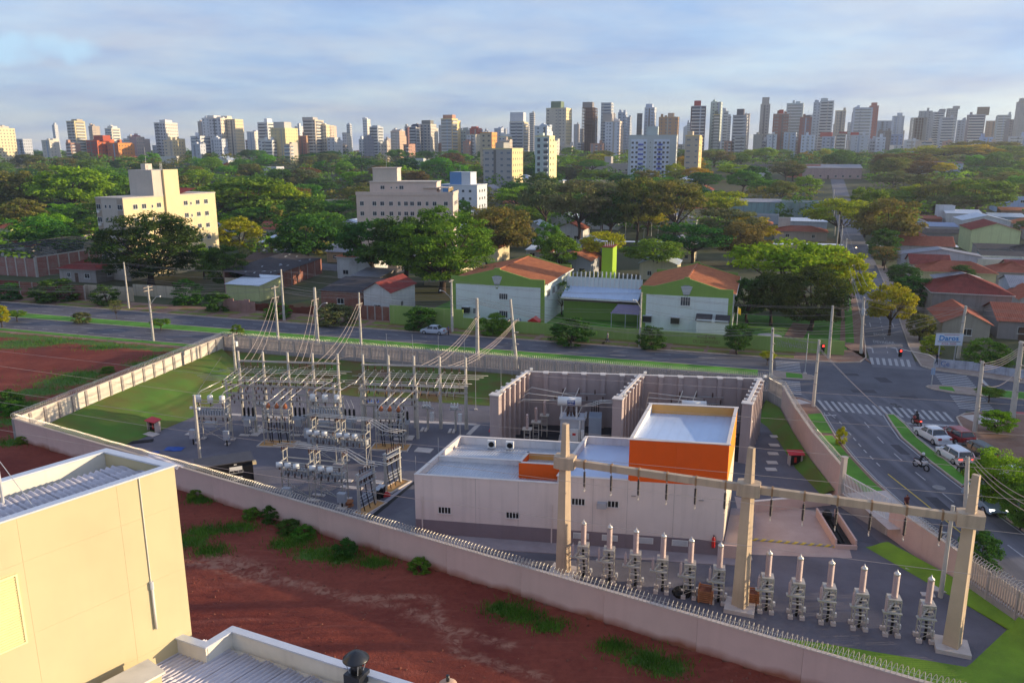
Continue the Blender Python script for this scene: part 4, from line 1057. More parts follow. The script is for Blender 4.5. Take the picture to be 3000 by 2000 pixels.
MB().bar(a+Vector((0,0,BH/2+.003)),c+Vector((0,0,BH/2+.003)),.2,BH).build('back_wall',blast,bw);MB().bar(a+Vector((0,0,BH+.045)),c+Vector((0,0,BH+.045)),.3,.08).build('coping',capm,bw)
fm=MB().box(-.24,-.4,0,.24,.38,BH-.05).mesh('pilaster');cm_=MB().box(-.3,-.46,BH-.05,.3,.44,BH+.06).mesh('pilaster_cap')
for k in range(13):q=a.lerp(c,k/12);obj('pilaster',fm,blast,bw,loc=q,rz=r);obj('pilaster_cap',cm_,capm,bw,loc=q,rz=r)
struct(sheet('transformer_pit',ccw([tuple(BF[0][:2]),tuple(BF[2][:2]),tuple(BB[2][:2]),tuple(BB[0][:2])]),0.008,M('oil_gravel','#2b2a30',0.95,var=.2,scale=1)))
def transformer(c,rz,label,logo=True):
 t=thing('power_transformer',label,'transformer',c,rz)
 MB().box(-1.3,-1.0,.4,1.3,1.0,2.9).build('tank',M('transformer_grey','#b3b4b8',.6,var=.06),t);MB().box(-1.4,-1.1,2.9,1.4,1.1,3.05).build('tank_lid',MATS['transformer_grey'],t);MB().box(-1.5,-1.2,0,1.5,1.2,.4).build('plinth',slab_m,t)
 cons=MB().cyl((-1.6,-.7,4.9),(.9,-.7,4.9),.5,n=20).build('conservator_tank',white,t,True)
 for x in(-1.2,.4):MB().bar((x,-.7,2.9),(x,-.7,4.5),.14).build('support',white,t);MB().bar((x,-.7,3.0),(x+.6,-.7,4.4),.06).build('support',white,t)
 if logo:
  lb=M('logo_blue','#1f3f86',0.5,var=.05)
  fr=MB()
  for x0,z0,x1,z1 in((-.55,4.62,.25,4.68),(-.55,5.12,.25,5.18),(-.55,4.62,-.49,5.18),(.19,4.62,.25,5.18)):fr.box(x0,-1.222,z0,x1,-1.20,z1)
  fr.build('logo_frame',lb,cons);text3d('logo_letters','weg',.46,lb,cons,(-.15,-1.225,4.78),(math.pi/2,0,0),.003,bold=.012)
 for k in range(6):MB().box(1.75,-1.1+k*.36,.8,3.1,-.95+k*.36,3.3).build('radiator_panel',M('radiator_blue_grey','#8d98a6',.5,var=.05),t)
 MB().cyl((1.4,-.9,3.2),(1.4,.9,3.2),.12,n=8).build('header_pipe',steel,t)
 bp_=[(0,0),(.12,0)]+[q for k in range(8)for q in((.07,.08+k*.1),(.14,.1+k*.1),(.07,.13+k*.1))]+[(.03,.95),(.03,1.15),(0,1.15)]
 bme=MB().lathe(bp_,n=10).mesh('bushing',True)
 for k in range(3):o=obj('bushing',bme,brown_ins,t,loc=(-.5+k*.55,.5,3.05));o.rotation_euler=(-.25,0,0)
 for k in range(4):obj('bushing',bme,brown_ins,t,loc=(-.6+k*.4,-.1,3.05)).scale=(.8,.8,.6)
 MB().box(-.2,-1.5,.7,.7,-1.1,2.0).build('control_box',white,t);MB().box(.05,-1.52,1.35,.4,-1.505,1.6).build('display',redm,t);MB().cyl((.8,-1.2,.6),(.8,-1.2,2.9),.1,n=8).build('pipe',white,t)
 MB().box(.95,-1.45,.9,1.3,-1.15,1.9).build('terminal_box',white,t)
 return t
transformer(Vector((6.6,82.0,0)),-.13,'grey power transformer with white oil tank and blue WEG logo in the left blast bay'.replace(' WEG',''))
transformer(Vector((19.6,80.6,0)),-.13,'second transformer mostly hidden behind the orange block in the right blast bay',False)
def tubes(label,sets,r=.045,mat=alum,name='bus_tubes',cat='conductor'):
 t=thing(name,label,cat)
 for pts in sets:MB().tube(pts,r,6).build('tube',mat,t,True)
 return t
tubes('three aluminium tubes running from the left blast wall to the transformer bushings',[[(0.6+.45*k,80.6+2.2*k*.9,5.0-.1),(1.2+.5*k,80.6+2.2*k,5.35),(6.2+.35*k,81.6+.9*k,4.75+.1)]for k in range(3)])
tubes('three aluminium tubes from the transformer to the middle blast wall',[[(7.3+.3*k,82.0+.3*k,4.1),(8.6,81.4+.5*k,4.35),(9.6,81.0+.5*k,4.85),(11.9,80.6+.5*k,4.8)]for k in range(3)])
tubes('three aluminium tubes over the right blast bay behind the orange block',[[(14.0+.4*k,79.8+1.8*k,4.2),(14.2+.4*k,79.9+1.8*k,5.2),(20.0+.3*k,80.3+.9*k,4.9)]for k in range(3)])
tubes('three tubes from the orange block to the right end blast wall',[[(21.5,78.6-.8*k,4.3),(24.4,78.1-.8*k,4.3)]for k in range(3)])
for bx,lab in((7.6,'left'),(20.6,'right')):
 t=thing('wall_bushing_rack','steel rack of insulators on the back blast wall of the %s bay'%lab,'rack',(bx,86.4-.09*(bx-7.6),0),r)
 for z in(4.2,3.4):MB().bar((-3,0,z),(3,0,z),.08).build('rail',steel,t)
 bm2=MB().lathe([(0,0),(.07,0)]+[q for k in range(5)for q in((.05,.05+k*.09),(.11,.07+k*.09),(.05,.1+k*.09))]+[(0,.55)],n=8).mesh('insulator',True)
 for k in range(7):obj('insulator',bm2,brown_ins,t,loc=(-2.7+k*.9,-.1,4.24 if k%2 else 3.44))
 for k in range(2):MB().tube([(-1.5+k*1.5,-.2,4.9),(-2.3+k*1.5,-1.6,3.3)],.05,6).build('flexible_link',alum,t)
 for k in range(4):MB().tube([(1.5+k*.25,-.15,3.4),(1.5+k*.25,-.2,.1)],.05,6).build('cable',black,t)
def arrester_stand(x,y,label,h=2.4,s=1.0):
 t=thing('arrester_stand',label,'insulator',(x,y,0),-.1)
 for a,b in((-.3,-.3),(.3,-.3),(.3,.3),(-.3,.3)):MB().bar((a,b,0),(a,b,h),.06).build('leg',stand_m,t)
 mb=MB()
 for z in(.7,1.4,2.1,h):mb.bar((-.3,-.3,z),(.3,-.3,z),.05).bar((.3,-.3,z),(.3,.3,z),.05).bar((.3,.3,z),(-.3,.3,z),.05).bar((-.3,.3,z),(-.3,-.3,z),.05)
 mb.build('cross_frame',stand_m,t);MB().box(-.5,-.45,h,.5,.45,h+.08).build('top_plate',stand_m,t)
 pr=[(0,h+.08),(.16,h+.08)]
 for k in range(14):z=h+.15+k*.09;pr+=[(.1,z),(.17,z+.03),(.1,z+.05)]
 MB().lathe(pr+[(.1,h+1.45),(.17,h+1.5),(.1,h+1.65),(0,h+1.65)],n=12).build('insulator_column',poly_grey,t,True)
for k,(x,y)in enumerate(((1.6,79.6),(2.6,81.8),(3.6,84.0))):arrester_stand(x,y,'%s arrester on a lattice stand in the left blast bay'%('nearest','middle','farthest')[k])
for k,y in enumerate((78.6,77.6)):arrester_stand(22.6,y,'arrester stand squeezed between the orange block and the right blast wall, %s one'%('rear','front')[k])
# ----- outdoor switchgear
SYO=Vector((-31.6,89.0,0));SYR=math.radians(-6.2)
def sy(x,y,z=0):
 c_,s_=math.cos(SYR),math.sin(SYR);return SYO+Vector((x*c_-y*s_,x*s_+y*c_,z))
postm=MB().cyl((0,0,0),(0,0,8.5),.22,.14,8).mesh('post');postm2=MB().cyl((0,0,0),(0,0,6.1),.19,.13,8).mesh('post');rodm=MB().cyl((0,0,8.5),(0,0,11.0),.018,n=4).mesh('lightning_rod')
insm=MB().lathe([(0,0),(.06,0)]+[q for k in range(4)for q in((.045,.04+k*.09),(.10,.06+k*.09),(.045,.09+k*.09))]+[(.04,.42),(0,.42)],n=7).mesh('post_insulator',True)
RS=random.Random(11)
def rowx(i):return 2.95*i
for gi in range(2):
 t=thing('busbar_structure','%s half of the concrete post and tube busbar structure at the back of the switchyard'%('left' if gi==0 else 'right'),'busbar',sy(0,0),SYR,'busbar structures')
 i0=gi*5;X0,X1=rowx(i0),rowx(i0+4)
 for i in range(i0,i0+5):
  obj('post',postm,pole_conc,t,loc=(rowx(i),0,0))
  if gi==1:obj('lightning_rod',rodm,steel,t,loc=(rowx(i)-.1,0,0))
 xs2=[3.1*i for i in range(8)];fr=[x for x in xs2 if(x<13.5)==(gi==0)]
 for x in fr:obj('post',postm2,pole_conc,t,loc=(x,-3.5,0))
 def beam(z,y,x0,x1,w=.10):
  MB().bar((x0,y-.16,z),(x1,y-.16,z),w,.12).bar((x0,y+.16,z),(x1,y+.16,z),w,.12).build('steel_beam',M('beam_steel','#b3aaa0',.6,var=.12,metal=.2),t)
 beam(7.35,0,X0-.2,X1+.2);beam(5.0,0,X0-.2,X1+.2);beam(4.3,0,X0-.2,X1+.2)
 f0,f1=fr[0]-.2,fr[-1]+.2
 beam(5.5,-3.5,f0,f1);beam(4.55,-3.5,f0,f1);beam(3.8,-3.5,f0,f1)
 e0,e1=(-3.4,12.4)if gi==0 else(12.9,28.0)
 for k in range(3):
  MB().tube([(e0+2.2-.5*k,-.6-.75*k,6.6),(e1+1.2-.4*k,-.6-.75*k,6.6)],.032,6).build('busbar_tube',alum,t,True)
  MB().tube([(e0+.7*k-.3,-2.75-.75*k,6.25),(e1-.3-.3*k,-2.75-.75*k,6.25)],.032,6).build('busbar_tube',alum,t,True)
 for i in range(i0,i0+5):
  x=rowx(i);MB().bar((x,-.1,6.1),(x,-2.3,6.17),.07).bar((x,-.1,5.6),(x,-1.6,6.35),.05).build('bracket_arm',steel,t)
  for k in range(3):obj('post_insulator',insm,brown_ins,t,loc=(x,-.6-.75*k,6.18))
 for x in fr:
  MB().bar((x,-4.5,5.85),(x,-2.5,5.85),.07).build('bracket_arm',steel,t)
  for k in range(3):obj('post_insulator',insm,brown_ins,t,loc=(x,-2.75-.75*k,5.84))
 nb=4
 for b in range(nb):
  xb=X0+.5+b*2.95
  for k in range(3):
   x=xb+k*.85;ln=2.6+.5*(b%2)
   MB().tube([(x,-1.0,6.75),(x,-1.0-ln,6.55),(x,-1.15-ln,5.9)]if RS.random()<.3 else[(x+.0,-.9-.3*k,6.85),(x,-1.2-ln-1.3,6.5)],.034,6).build('cross_tube',alum,t,True)
   MB().tube([(x,-3.0,6.2),(x+.1,-3.2,5.7),(x-.05,-3.5,5.1),(x,-3.5,4.6)],.022,4).build('dropper',alum,t)
   MB().tube([(x,-1.3,6.5),(x+.15,-.7,5.8),(x,-.1,5.2)],.022,4).build('dropper',alum,t)
   for z,y in((5.05,0),(4.35,0),(5.55,-3.5),(4.6,-3.5),(3.85,-3.5)):
    if y<-1 and not(f0<x<f1):continue
    obj('post_insulator',insm,brown_ins,t,loc=(x,y+RS.uniform(-.1,.1),z))
    if RS.random()<.75:o=obj('post_insulator',insm,brown_ins,t,loc=(x+.3,y,z-.1));o.rotation_euler=(math.pi,0,0)
   if b in(0,2,3):MB().lathe([(0,0),(.06,-.02),(.06,-.45),(.1,-.5),(0,-.52)],n=7).build('strain_insulator',brown_ins,t,loc=(x,.1,7.25))
   MB().tube([(x,.1,6.8),(x+.25,-.2,6.7),(x+.1,-.8,6.95),(x,-1.1,6.6)],.02,4).build('dropper',alum,t)
 for b in range(nb):
  for k in range(3):
   x=X0+.5+b*2.95+k*.85
   MB().bar((x,-.3,5.45),(x+.05,-1.2,5.75),.05,.07).bar((x,-3.3,5.0),(x,-2.6,5.2),.05,.07).build('switch_blade',M('copper_blade','#9a6e4a',.5,var=.1,metal=.3),t)
for k,(x,y)in enumerate(((1394,1170),(1468,1140),(1500,1100))):
 p=G(x,y+30,0);t=thing('lightning_mast','thin lightning mast between busbar and blast walls, %s'%('nearest the control building','in the middle','nearest the palisade')[k],'mast',p)
 MB().cyl((0,0,0),(0,0,5.5),.04,.02,5).build('mast',steel,t);MB().box(-.2,-.2,0,.2,.2,.1).build('base',slab_m,t)
boxgrey=M('box_grey','#a9adb2',.5,var=.05,spec=.5)
def legs4(t,w,d,h,mat=stand_m,s=.07):
 for a,b in((-w,-d),(w,-d),(w,d),(-w,d)):MB().bar((a,b,0),(a,b,h),s).build('leg',mat,t)
def ring(t,w,d,z,a,b):
 mb=MB()
 for yy in(-d,d):mb.bar((-w,yy,z),(w,yy,z),a,b)
 for xx in(-w,w):mb.bar((xx,-d,z),(xx,d,z),a,b)
 mb.build('cross_frame',stand_m,t)
def breaker(x,y,label):
 t=thing('circuit_breaker',label,'breaker',(x,y,0),SYR)
 legs4(t,.45,.3,1.7);MB().box(-.7,-.35,1.7,.7,.35,2.15).build('tank',boxgrey,t)
 MB().bar((-.45,-.3,.3),(.45,-.3,1.6),.03).bar((.45,-.3,.3),(-.45,-.3,1.6),.03).build('brace',stand_m,t)
 MB().box(-.35,-.75,1.15,.35,-.36,1.95).build('control_box',boxgrey,t)
 pr=[(0,0),(.13,0)]+[q for k in range(9)for q in((.10,.05+k*.1),(.16,.08+k*.1),(.10,.11+k*.1))]+[(.05,1.0),(0,1.05)]
 bme=MB().lathe(pr,n=9).mesh('bushing',True)
 for k in(-1,0,1):obj('bushing',bme,black,t,loc=(k*.5,0,2.15));MB().tube([(k*.5,0,3.2),(k*.5-.2,.5,3.3),(k*.5-.7,1.2,3.8)],.03,5).build('link',alum,t)
 MB().box(-1.0,-.8,0,.1,-.25,.1).build('slab',slab_m,t);MB().box(.2,-.6,0,1.1,.7,.1).build('slab',slab_m,t)
for k,(x,y)in enumerate(((-29.4,84.6),(-23.7,84.6),(-18.0,84.0),(-12.0,83.3))):breaker(x,y,'circuit breaker with three black bushings in front of the busbars, %s from the left'%num[k])
def recloser(x,y,label):
 t=thing('recloser',label,'recloser',(x,y,0),SYR)
 MB().cyl((0,0,0),(0,0,2.6),.13,.11,8).build('post',pole_conc,t);MB().bar((-.7,0,2.5),(.7,0,2.5),.12).build('arm',steel,t);MB().box(-.55,-.25,2.6,.35,.25,2.85).build('body',white,t)
 bme=MB().lathe([(0,0),(.09,0),(.11,.1),(.07,.2),(.1,.3),(.06,.42),(0,.46)],n=9).mesh('bushing',True)
 for k in range(3):
  o=obj('bushing',bme,white,t,loc=(-.45+k*.35,.1,2.85));o=obj('bushing',bme,alum,t,loc=(-.45+k*.35,-.25,2.75));o.rotation_euler=(.9,0,0)
 MB().box(.35,-.4,1.1,.75,0,2.1).build('control_box',white,t);MB().bar((.3,-.2,2.4),(.55,-.2,2.0),.05).build('conduit',steel,t)
 MB().box(-.75,-.95,0,-.45,.3,.12).build('slab',slab_m,t);MB().box(-.3,-.95,0,0.0,.3,.12).build('slab',slab_m,t)
for k,(x,y)in enumerate(((-28.6,87.0),(-22.6,87.2),(-15.9,87.2),(-9.6,86.2),(-6.4,85.7))):recloser(x,y,'white recloser on a short post under the busbars, %s from the left'%num[k])
sandm=M('sand_bed','#c79a62',.95,scale=.8,col2='#b58655',bump=.3)
def sandbed(p,w,d,rz,label):
 o=thing('sand_bed',label,'sand bed',(p[0],p[1],0),rz)
 MB().box(-w/2,-d/2,0,w/2,d/2,.05).build('sand',sandm,o)
 for a in((-w/2,-d/2-.12,w/2,-d/2),(-w/2,d/2,w/2,d/2+.12),(-w/2-.12,-d/2-.12,-w/2,d/2+.12),(w/2,-d/2-.12,w/2+.12,d/2+.12)):MB().box(a[0],a[1],0,a[2],a[3],.12).build('kerb',slab_m,o)
orange_ins=M('orange_epoxy','#a8643f',.5,var=.1)
def cable_bay(x,y,label,lab2):
 t=thing('cable_bay',label,'frame',(x,y,0),SYR)
 w,d,h=1.45,.5,4.0
 legs4(t,w,d,h,s=.1)
 for z in(1.55,2.7,3.4,4.0):ring(t,w,d,z,.07,.09)
 for k in range(3):
  xx=-.95+k*.95
  MB().lathe([(0,0),(.2,0),(.24,.1),(.2,.35),(.1,.45),(.06,.6),(0,.6)],(xx,0,4.05),9).build('current_transformer',orange_ins,t,True)
  MB().tube([(xx-.3,-.5,4.2),(xx,-.1,4.7),(xx+1.3,1.6,5.8)],.045,6).build('flexible_link',alum,t,True);MB().tube([(xx-.3,-.5,4.2),(xx-.3,-.5,2.9)],.03,5).build('dropper',alum,t)
  MB().tube([(xx-.2,.1,2.7),(xx-.1,0,1.6),(xx+.1,-.1,.1)],.055,6).build('cable',black,t);MB().tube([(xx+.2,.1,2.7),(xx+.2,0,1.5),(xx+.35,-.2,.1)],.055,6).build('cable',black,t)
  for z in(1.62,2.77):obj('post_insulator',insm,brown_ins,t,loc=(xx,-.3,z));obj('post_insulator',insm,brown_ins,t,loc=(xx+.4,.3,z))
 for k in range(6):MB().bar((-w+.2+k*.5,-.75,1.5),(-w+.6+k*.5,.3,1.65),.05).build('cable_clamp',steel,t)
 sandbed(sy(*[0,0])[:2]if False else(x+.0,y-.15),3.9,1.9,SYR,lab2)
cable_bay(-25.3,81.6,'steel cable bay with orange current transformers, the left one in front of the busbars','ochre sand bed with black cables under the left cable bay')
cable_bay(-13.0,80.6,'steel cable bay with orange current transformers, the right one in front of the busbars','ochre sand bed with black cables under the right cable bay')
cap_can=MB().box(-.07,-.17,0,.07,.17,.55).lathe([(.03,.55),(.05,.62),(.02,.72),(0,.72)],(0,-.08,0),6).mesh('capacitor_can')
reac=MB().lathe([(0,0),(.26,0),(.3,.04),(.3,.72),(.26,.76),(0,.76)],n=14).mesh('reactor_coil',True)
def cap_tall(x,y,label):
 t=thing('capacitor_bank',label,'capacitor bank',(x,y,0),SYR)
 w,d=1.7,.7
 legs4(t,w,d,4.9,s=.1)
 for z in(2.3,3.15,4.1):ring(t,w,d,z,.09,.11)
 MB().bar((-w,-d,4.9),(w,-d,4.9),.06).bar((w,-d,4.9),(w,d,4.9),.06).build('top_rail',stand_m,t)
 mb=MB()
 for yy in(-d,d):mb.bar((-w,yy,.3),(w,yy,2.2),.05).bar((w,yy,.3),(-w,yy,2.2),.05)
 for xx in(-w,w):mb.bar((xx,-d,.3),(xx,d,2.2),.05)
 mb.build('brace',stand_m,t)
 for yy in(-.4,.35):
  for k in range(11):obj('capacitor_can',cap_can,boxgrey,t,loc=(-1.5+k*.3,yy,3.2))
 for k in range(3):
  xx=-1.4+k*1.35;obj('reactor_coil',reac,white,t,loc=(xx,-.2,4.55));obj('post_insulator',insm,black,t,loc=(xx,-.2,4.13))
  MB().tube([(xx,-.2,5.35),(xx+.2,0,5.7),(xx+1.6,1.9,6.3)],.045,6).build('flexible_link',alum,t,True)
  for q in(-.4,.1):obj('post_insulator',insm,orange_ins,t,loc=(xx+.2+q,0,2.36))
 MB().box(-.9,-.4,1.75,.3,.3,2.25).build('switch_box',boxgrey,t)
 for sx in(-1,1):MB().box(sx*1.9-.3,-1.35,.7,sx*1.9+.3,-.95,1.7).build('control_box',boxgrey,t);MB().bar((sx*1.9,-1.15,0),(sx*1.9,-1.15,.7),.12).build('box_leg',black,t)
 for a,b in((-w,-d),(w,-d),(w,d),(-w,d)):MB().box(a-.25,b-.25,0,a+.25,b+.25,.1).build('slab',slab_m,t)
cap_tall(-32.5,82.3,'tall capacitor bank with three white reactors on top at the left end of the switchyard');cap_tall(-20.2,82.6,'tall capacitor bank with three white reactors on top in the middle of the switchyard')
drum=MB().cyl((-.28,0,0),(.28,0,0),.26,n=14).mesh('reactor_coil',True)
def cap_low(x,y,rz,label,portal=True):
 t=thing('capacitor_bank',label,'capacitor bank',(x,y,0),rz)
 w,d=1.35,.55
 legs4(t,w,d,3.5,s=.09)
 for z in(2.0,2.75,3.5):ring(t,w,d,z,.07,.09)
 mb=MB().bar((-w,-d,.25),(w,-d,1.9),.05).bar((w,-d,.25),(-w,-d,1.9),.05).bar((w,-d,.2),(w,d,1.9),.05).bar((-w,-d,1.2),(w,-d,.4),.05);mb.build('brace',stand_m,t)
 for yy in(-.25,.25):
  for k in range(8):obj('capacitor_can',cap_can,boxgrey,t,loc=(-1.15+k*.33,yy,2.1+.65*0))
 for k in range(3):
  xx=-1.4+k*.85;o=obj('reactor_coil',drum,white,t,loc=(xx,-.75,3.25));o.rotation_euler=(0,0,.5);obj('post_insulator',insm,brown_ins,t,loc=(xx,-.75,2.8));obj('post_insulator',insm,orange_ins,t,loc=(xx+.5,.1,2.8))
 for xx in(-w,w):
  MB().bar((xx,-.1,3.5),(xx,-.1,4.35),.08).bar((xx,.6,3.5),(xx,.6,4.35),.08).bar((xx,-.3,4.35),(xx,.75,4.35),.08).build('portal',stand_m,t)
  for k in range(3):obj('post_insulator',insm,orange_ins,t,loc=(xx,-.2+k*.4,4.38))
 for k in range(5):obj('post_insulator',insm,black,t,loc=(-w+k*.67,-d,2.05))
 for a,b in((-w,-d),(w,-d),(w,d),(-w,d)):MB().box(a-.3,b-.22,0,a+.3,b+.22,.1).build('slab',slab_m,t)
NA=math.radians(-14)
def nb_(o,x,y,z=0):c_,s_=math.cos(NA),math.sin(NA);return Vector((o[0]+x*c_-y*s_,o[1]+x*s_+y*c_,z))
N1=(-19.6,68.1);N2=(-19.0,76.6)
for o_,lab in((N1,'front'),(N2,'rear')):
 for k in range(2):
  q=nb_(o_,k*3.3,0);cap_low(q.x,q.y,NA,'low capacitor bank with three white drums, %s one of the %s pair'%('left' if k==0 else 'right',lab))
 t=thing('bus_tubes','three aluminium tubes on top of the %s pair of low capacitor banks'%lab,'conductor',(0,0,0))
 for k in range(3):
  y=-.2+.4*k
  pts=[nb_(o_,-1.9-.15*(2-k),y,4.85),nb_(o_,4.8,y,4.85),nb_(o_,6.5+.2*k,y-.3,4.05),nb_(o_,8.1+.3*k,y-.3,3.95)]
  MB().tube(pts,.045,6).build('tube',alum,t,True)
def cable_frame(p,rz,label,lab2):
 t=thing('cable_rack',label,'cable rack',(p[0],p[1],0),rz)
 for x in(-1.1,1.1):MB().cyl((x,0,0),(x,0,3.6),.15,.12,8).build('post',pole_conc,t)
 for z in(3.55,3.05,2.5):MB().bar((-1.25,-.12,z),(1.25,-.12,z),.08).bar((-1.25,.12,z),(1.25,.12,z),.08).build('cross_arm',steel,t)
 for z in(1.5,1.15,.85):MB().bar((-1.2,-.1,z),(1.2,-.1,z),.07).build('clamp_rail',steel,t)
 for k in range(6):
  xx=-.9+k*.36;obj('post_insulator',insm,brown_ins if k%2 else black,t,loc=(xx,-.1,3.6));obj('post_insulator',insm,black,t,loc=(xx,.1,2.55))
  if k%2==0:MB().tube([(xx,0,3.0),(xx+.05,-.1,1.5),(xx+.15,-.35,.1)],.05,6).build('cable',black,t)
  MB().bar((xx-.1,-.45,1.45),(xx+.2,.1,1.6),.04).build('cable_clamp',steel,t)
 q=Vector((p[0],p[1],0))+Vector((math.sin(rz),-math.cos(rz),0))*.0
 sandbed((p[0]+.25,p[1]-.1),3.0,1.15,rz,lab2)
fa=ang((-13.6,64.5),(-12.0,67.4))
cable_frame((-12.9,65.6),fa,'two post cable frame beside the drain, nearest the pink wall','ochre sand bed under the nearest two post cable frame');cable_frame((-11.3,70.4),fa,'two post cable frame beside the drain, nearest the control building','ochre sand bed under the cable frame nearest the control building')
def box_on_legs(px,py,label,w=.75,h=.85,leg=.55,mat=boxgrey):
 p=G(px,py,0);t=thing('control_cabinet',label,'cabinet',p,NA)
 MB().box(-w/2,-.25,leg,w/2,.25,leg+h).build('case',mat,t);MB().box(-w/2+.04,-.262,leg+.05,w/2-.04,-.25,leg+h-.05).build('door',mat,t);MB().bar((0,0,0),(0,0,leg),.12).build('leg',black,t);MB().box(-.45,-.4,0,.45,.4,.08).build('slab',slab_m,t)
box_on_legs(1003,1486,'grey control cabinet on a black leg right of the front capacitor banks');box_on_legs(842,1470,'grey control cabinet half hidden behind the pink wall coil');box_on_legs(915,1312,'grey control cabinet left of the rear capacitor banks',.8,1.1);box_on_legs(1008,1318,'grey control cabinet between the rear capacitor banks',.6,.9)
for k,(x,y,w,d)in enumerate(((888,1300,2.0,1.0),(1107,1413,1.1,.8),(1010,1408,1.5,.7),(1030,1428,2.2,.5),(1242,1319,1.8,1.2),(760,1262,2.0,1.2),(560,1272,1.2,.7))):
 slab(x,y,w,d,NA,'pale concrete slab on the gravel, %s'%('beside the left ochre sand bed','right of the nearest cable frame','between front and rear capacitor banks','long narrow one between the capacitor banks','near the low roof of the control building','under the leftmost breaker','left of the tall light post')[k])
p=G(1022,1480,0);t=thing('cable_drum','small wooden cable drum lying by the front capacitor bank','cable drum',p)
for z in(0,.38):MB().lathe([(0,z),(.45,z),(.45,z+.05),(0,z+.05)],n=16).build('flange',wood,t)
MB().lathe([(0,.05),(.25,.05),(.25,.38),(0,.38)],n=12).build('core',wood,t)
for k,x in enumerate((1105,1118)):
 p=G(x,1462-k*8,0);t=thing('waste_bin','black wheeled waste bin with grey lid, %s of the pair by the drain'%('left' if k==0 else 'right'),'bin',p,NA)
 MB().cbox((0,0,.5),(.26,.28,.5),0,1.12).build('bin_body',black,t);MB().box(-.3,-.34,1.0,.3,.34,1.07).build('lid',boxgrey,t)
 for s_ in(-.26,.2):MB().cyl((s_,.3,.12),(s_+.06,.3,.12),.12,n=10).build('wheel',black,t)
p=G(1130,1452,0);tag(MB().box(-.4,-.25,0,.4,.25,.18).box(-.3,-.2,.18,.25,.15,.34).build('orange_hose_pile',redm,loc=p,rz=.4),'small red orange pile beside the waste bins','hose')
bluem=M('blue_tarp','#2b4f9a',.6,var=.2,scale=4)
def tarp(px,py,w,d,rz,label):
 p=G(px,py,0);mb=MB();n=8;rr=random.Random(px)
 for i in range(n+1):
  for j in range(n+1):mb.v.append((-w/2+w*i/n+rr.uniform(-.1,.1),-d/2+d*j/n+rr.uniform(-.08,.08),.04+.22*abs(noise.noise(Vector((i*.9,j*.9,px))))*(0 if i in(0,n)or j in(0,n)else 1)))
 mb.f=[(i*(n+1)+j,(i+1)*(n+1)+j,(i+1)*(n+1)+j+1,i*(n+1)+j+1)for i in range(n)for j in range(n)]
 tag(mb.build('tarp',bluem,loc=p,rz=rz,smooth=True),label,'tarp')
tarp(510,1315,2.0,1.2,-.1,'crumpled blue tarp on the gravel left of the tall light post');tarp(451,1326,1.1,.7,.2,'small blue tarp behind the razor wire at the left');tarp(1093,1177,1.5,.9,0,'blue tarp behind the right busbar half')
p=G(410,1297,0);mb=MB()
for k in range(5):mb.bar((-1.2+.1*k,-.2+.1*k,.06+.03*k),(1.3,.1+.12*k,.06+.02*k),.08)
tag(mb.build('scrap_timber',M('dark_scrap','#3a3a3c',.8),loc=p,rz=.2),'pile of dark bars at the gravel edge below the left grass slope','scrap')
t=post(588,1359,7.3,.16,.12,'tall sunlit light post at the left end of the switchgear',name='light_post');MB().bar((-.4,0,5.9),(.6,0,5.9),.06).build('bracket',steel,t)
for s_ in(-.4,.5):MB().cbox((s_,-.1,6.0),(.13,.1,.1)).build('floodlight',white,t)
hp=G(668,1432,0);t=thing('site_hut','black site hut with a white notice and white lettering behind the pink wall','hut',hp,math.radians(24))
blackhut=M('hut_black','#17171b',.5,var=.15,scale=1)
MB().box(-2.6,0,0,2.4,.12,2.5).build('front_wall',blackhut,t);MB().box(-2.6,.12,0,-2.48,2.3,2.5).build('side_wall',blackhut,t);MB().box(2.28,.12,0,2.4,2.3,2.5).build('side_wall',blackhut,t)
MB().box(-2.7,-.1,2.5,2.5,2.4,2.58).build('roof',M('hut_roof','#4a4a50',.7),t)
nt_=MB().box(.2,-.03,1.45,1.5,-.002,2.2).build('notice',M('notice_dark','#222226',.5),t);MB().box(.28,-.045,1.75,1.42,-.031,2.12).build('notice_panel',white,nt_)
fr=MB()
for k in range(4):fr.box(.22+k*.41,-.045,1.48,.25+k*.41,-.031,1.74)
fr.box(.22,-.045,1.47,1.48,-.031,1.5).build('notice_bar',white,nt_)
text3d('lettering','LOCAÇÕES',.55,white,t,(.2,-.012,.72),(math.pi/2,0,0),.004,sx=.85,bold=.01);MB().box(2.35,-.4,2.2,2.7,.1,2.45).build('wall_lamp',M('lamp_tan','#c9b48a',.6),t);MB().box(.7,-.02,2.28,.95,.0,2.36).build('sticker',white,t)
struct(sheet('drain_channel',ccw([G(1063,1511,0),G(1090,1517,0),G(1210,1421,0),G(1209,1406,0)]),.01,M('drain_conc','#9c979c',.9,var=.1)))
struct(sheet('drain_slot',ccw([G(1072,1521,0),G(1088,1522,0),G(1214,1417,0),G(1213,1409,0)]),.02,dark));struct(sheet('apron_slab',ccw([tuple(cb(-5.4,-1.2)[:2]),tuple(cb(-.1,-1.6)[:2]),tuple(cb(-.05,9.2)[:2]),tuple(cb(-.6,9.2)[:2])]),.014,asphalt_old))
for pts in(((1220,1231),(1396,1240),(1396,1246),(1220,1238)),((1365,1272),(1378,1274),(1408,1244),(1394,1243)),((640,1208),(900,1224),(900,1230),(640,1214)),((900,1224),(1220,1232),(1220,1238),(900,1230))):
 sheet('concrete_path',ccw([G(*q,0)for q in pts]),.012,slab_m,yard)
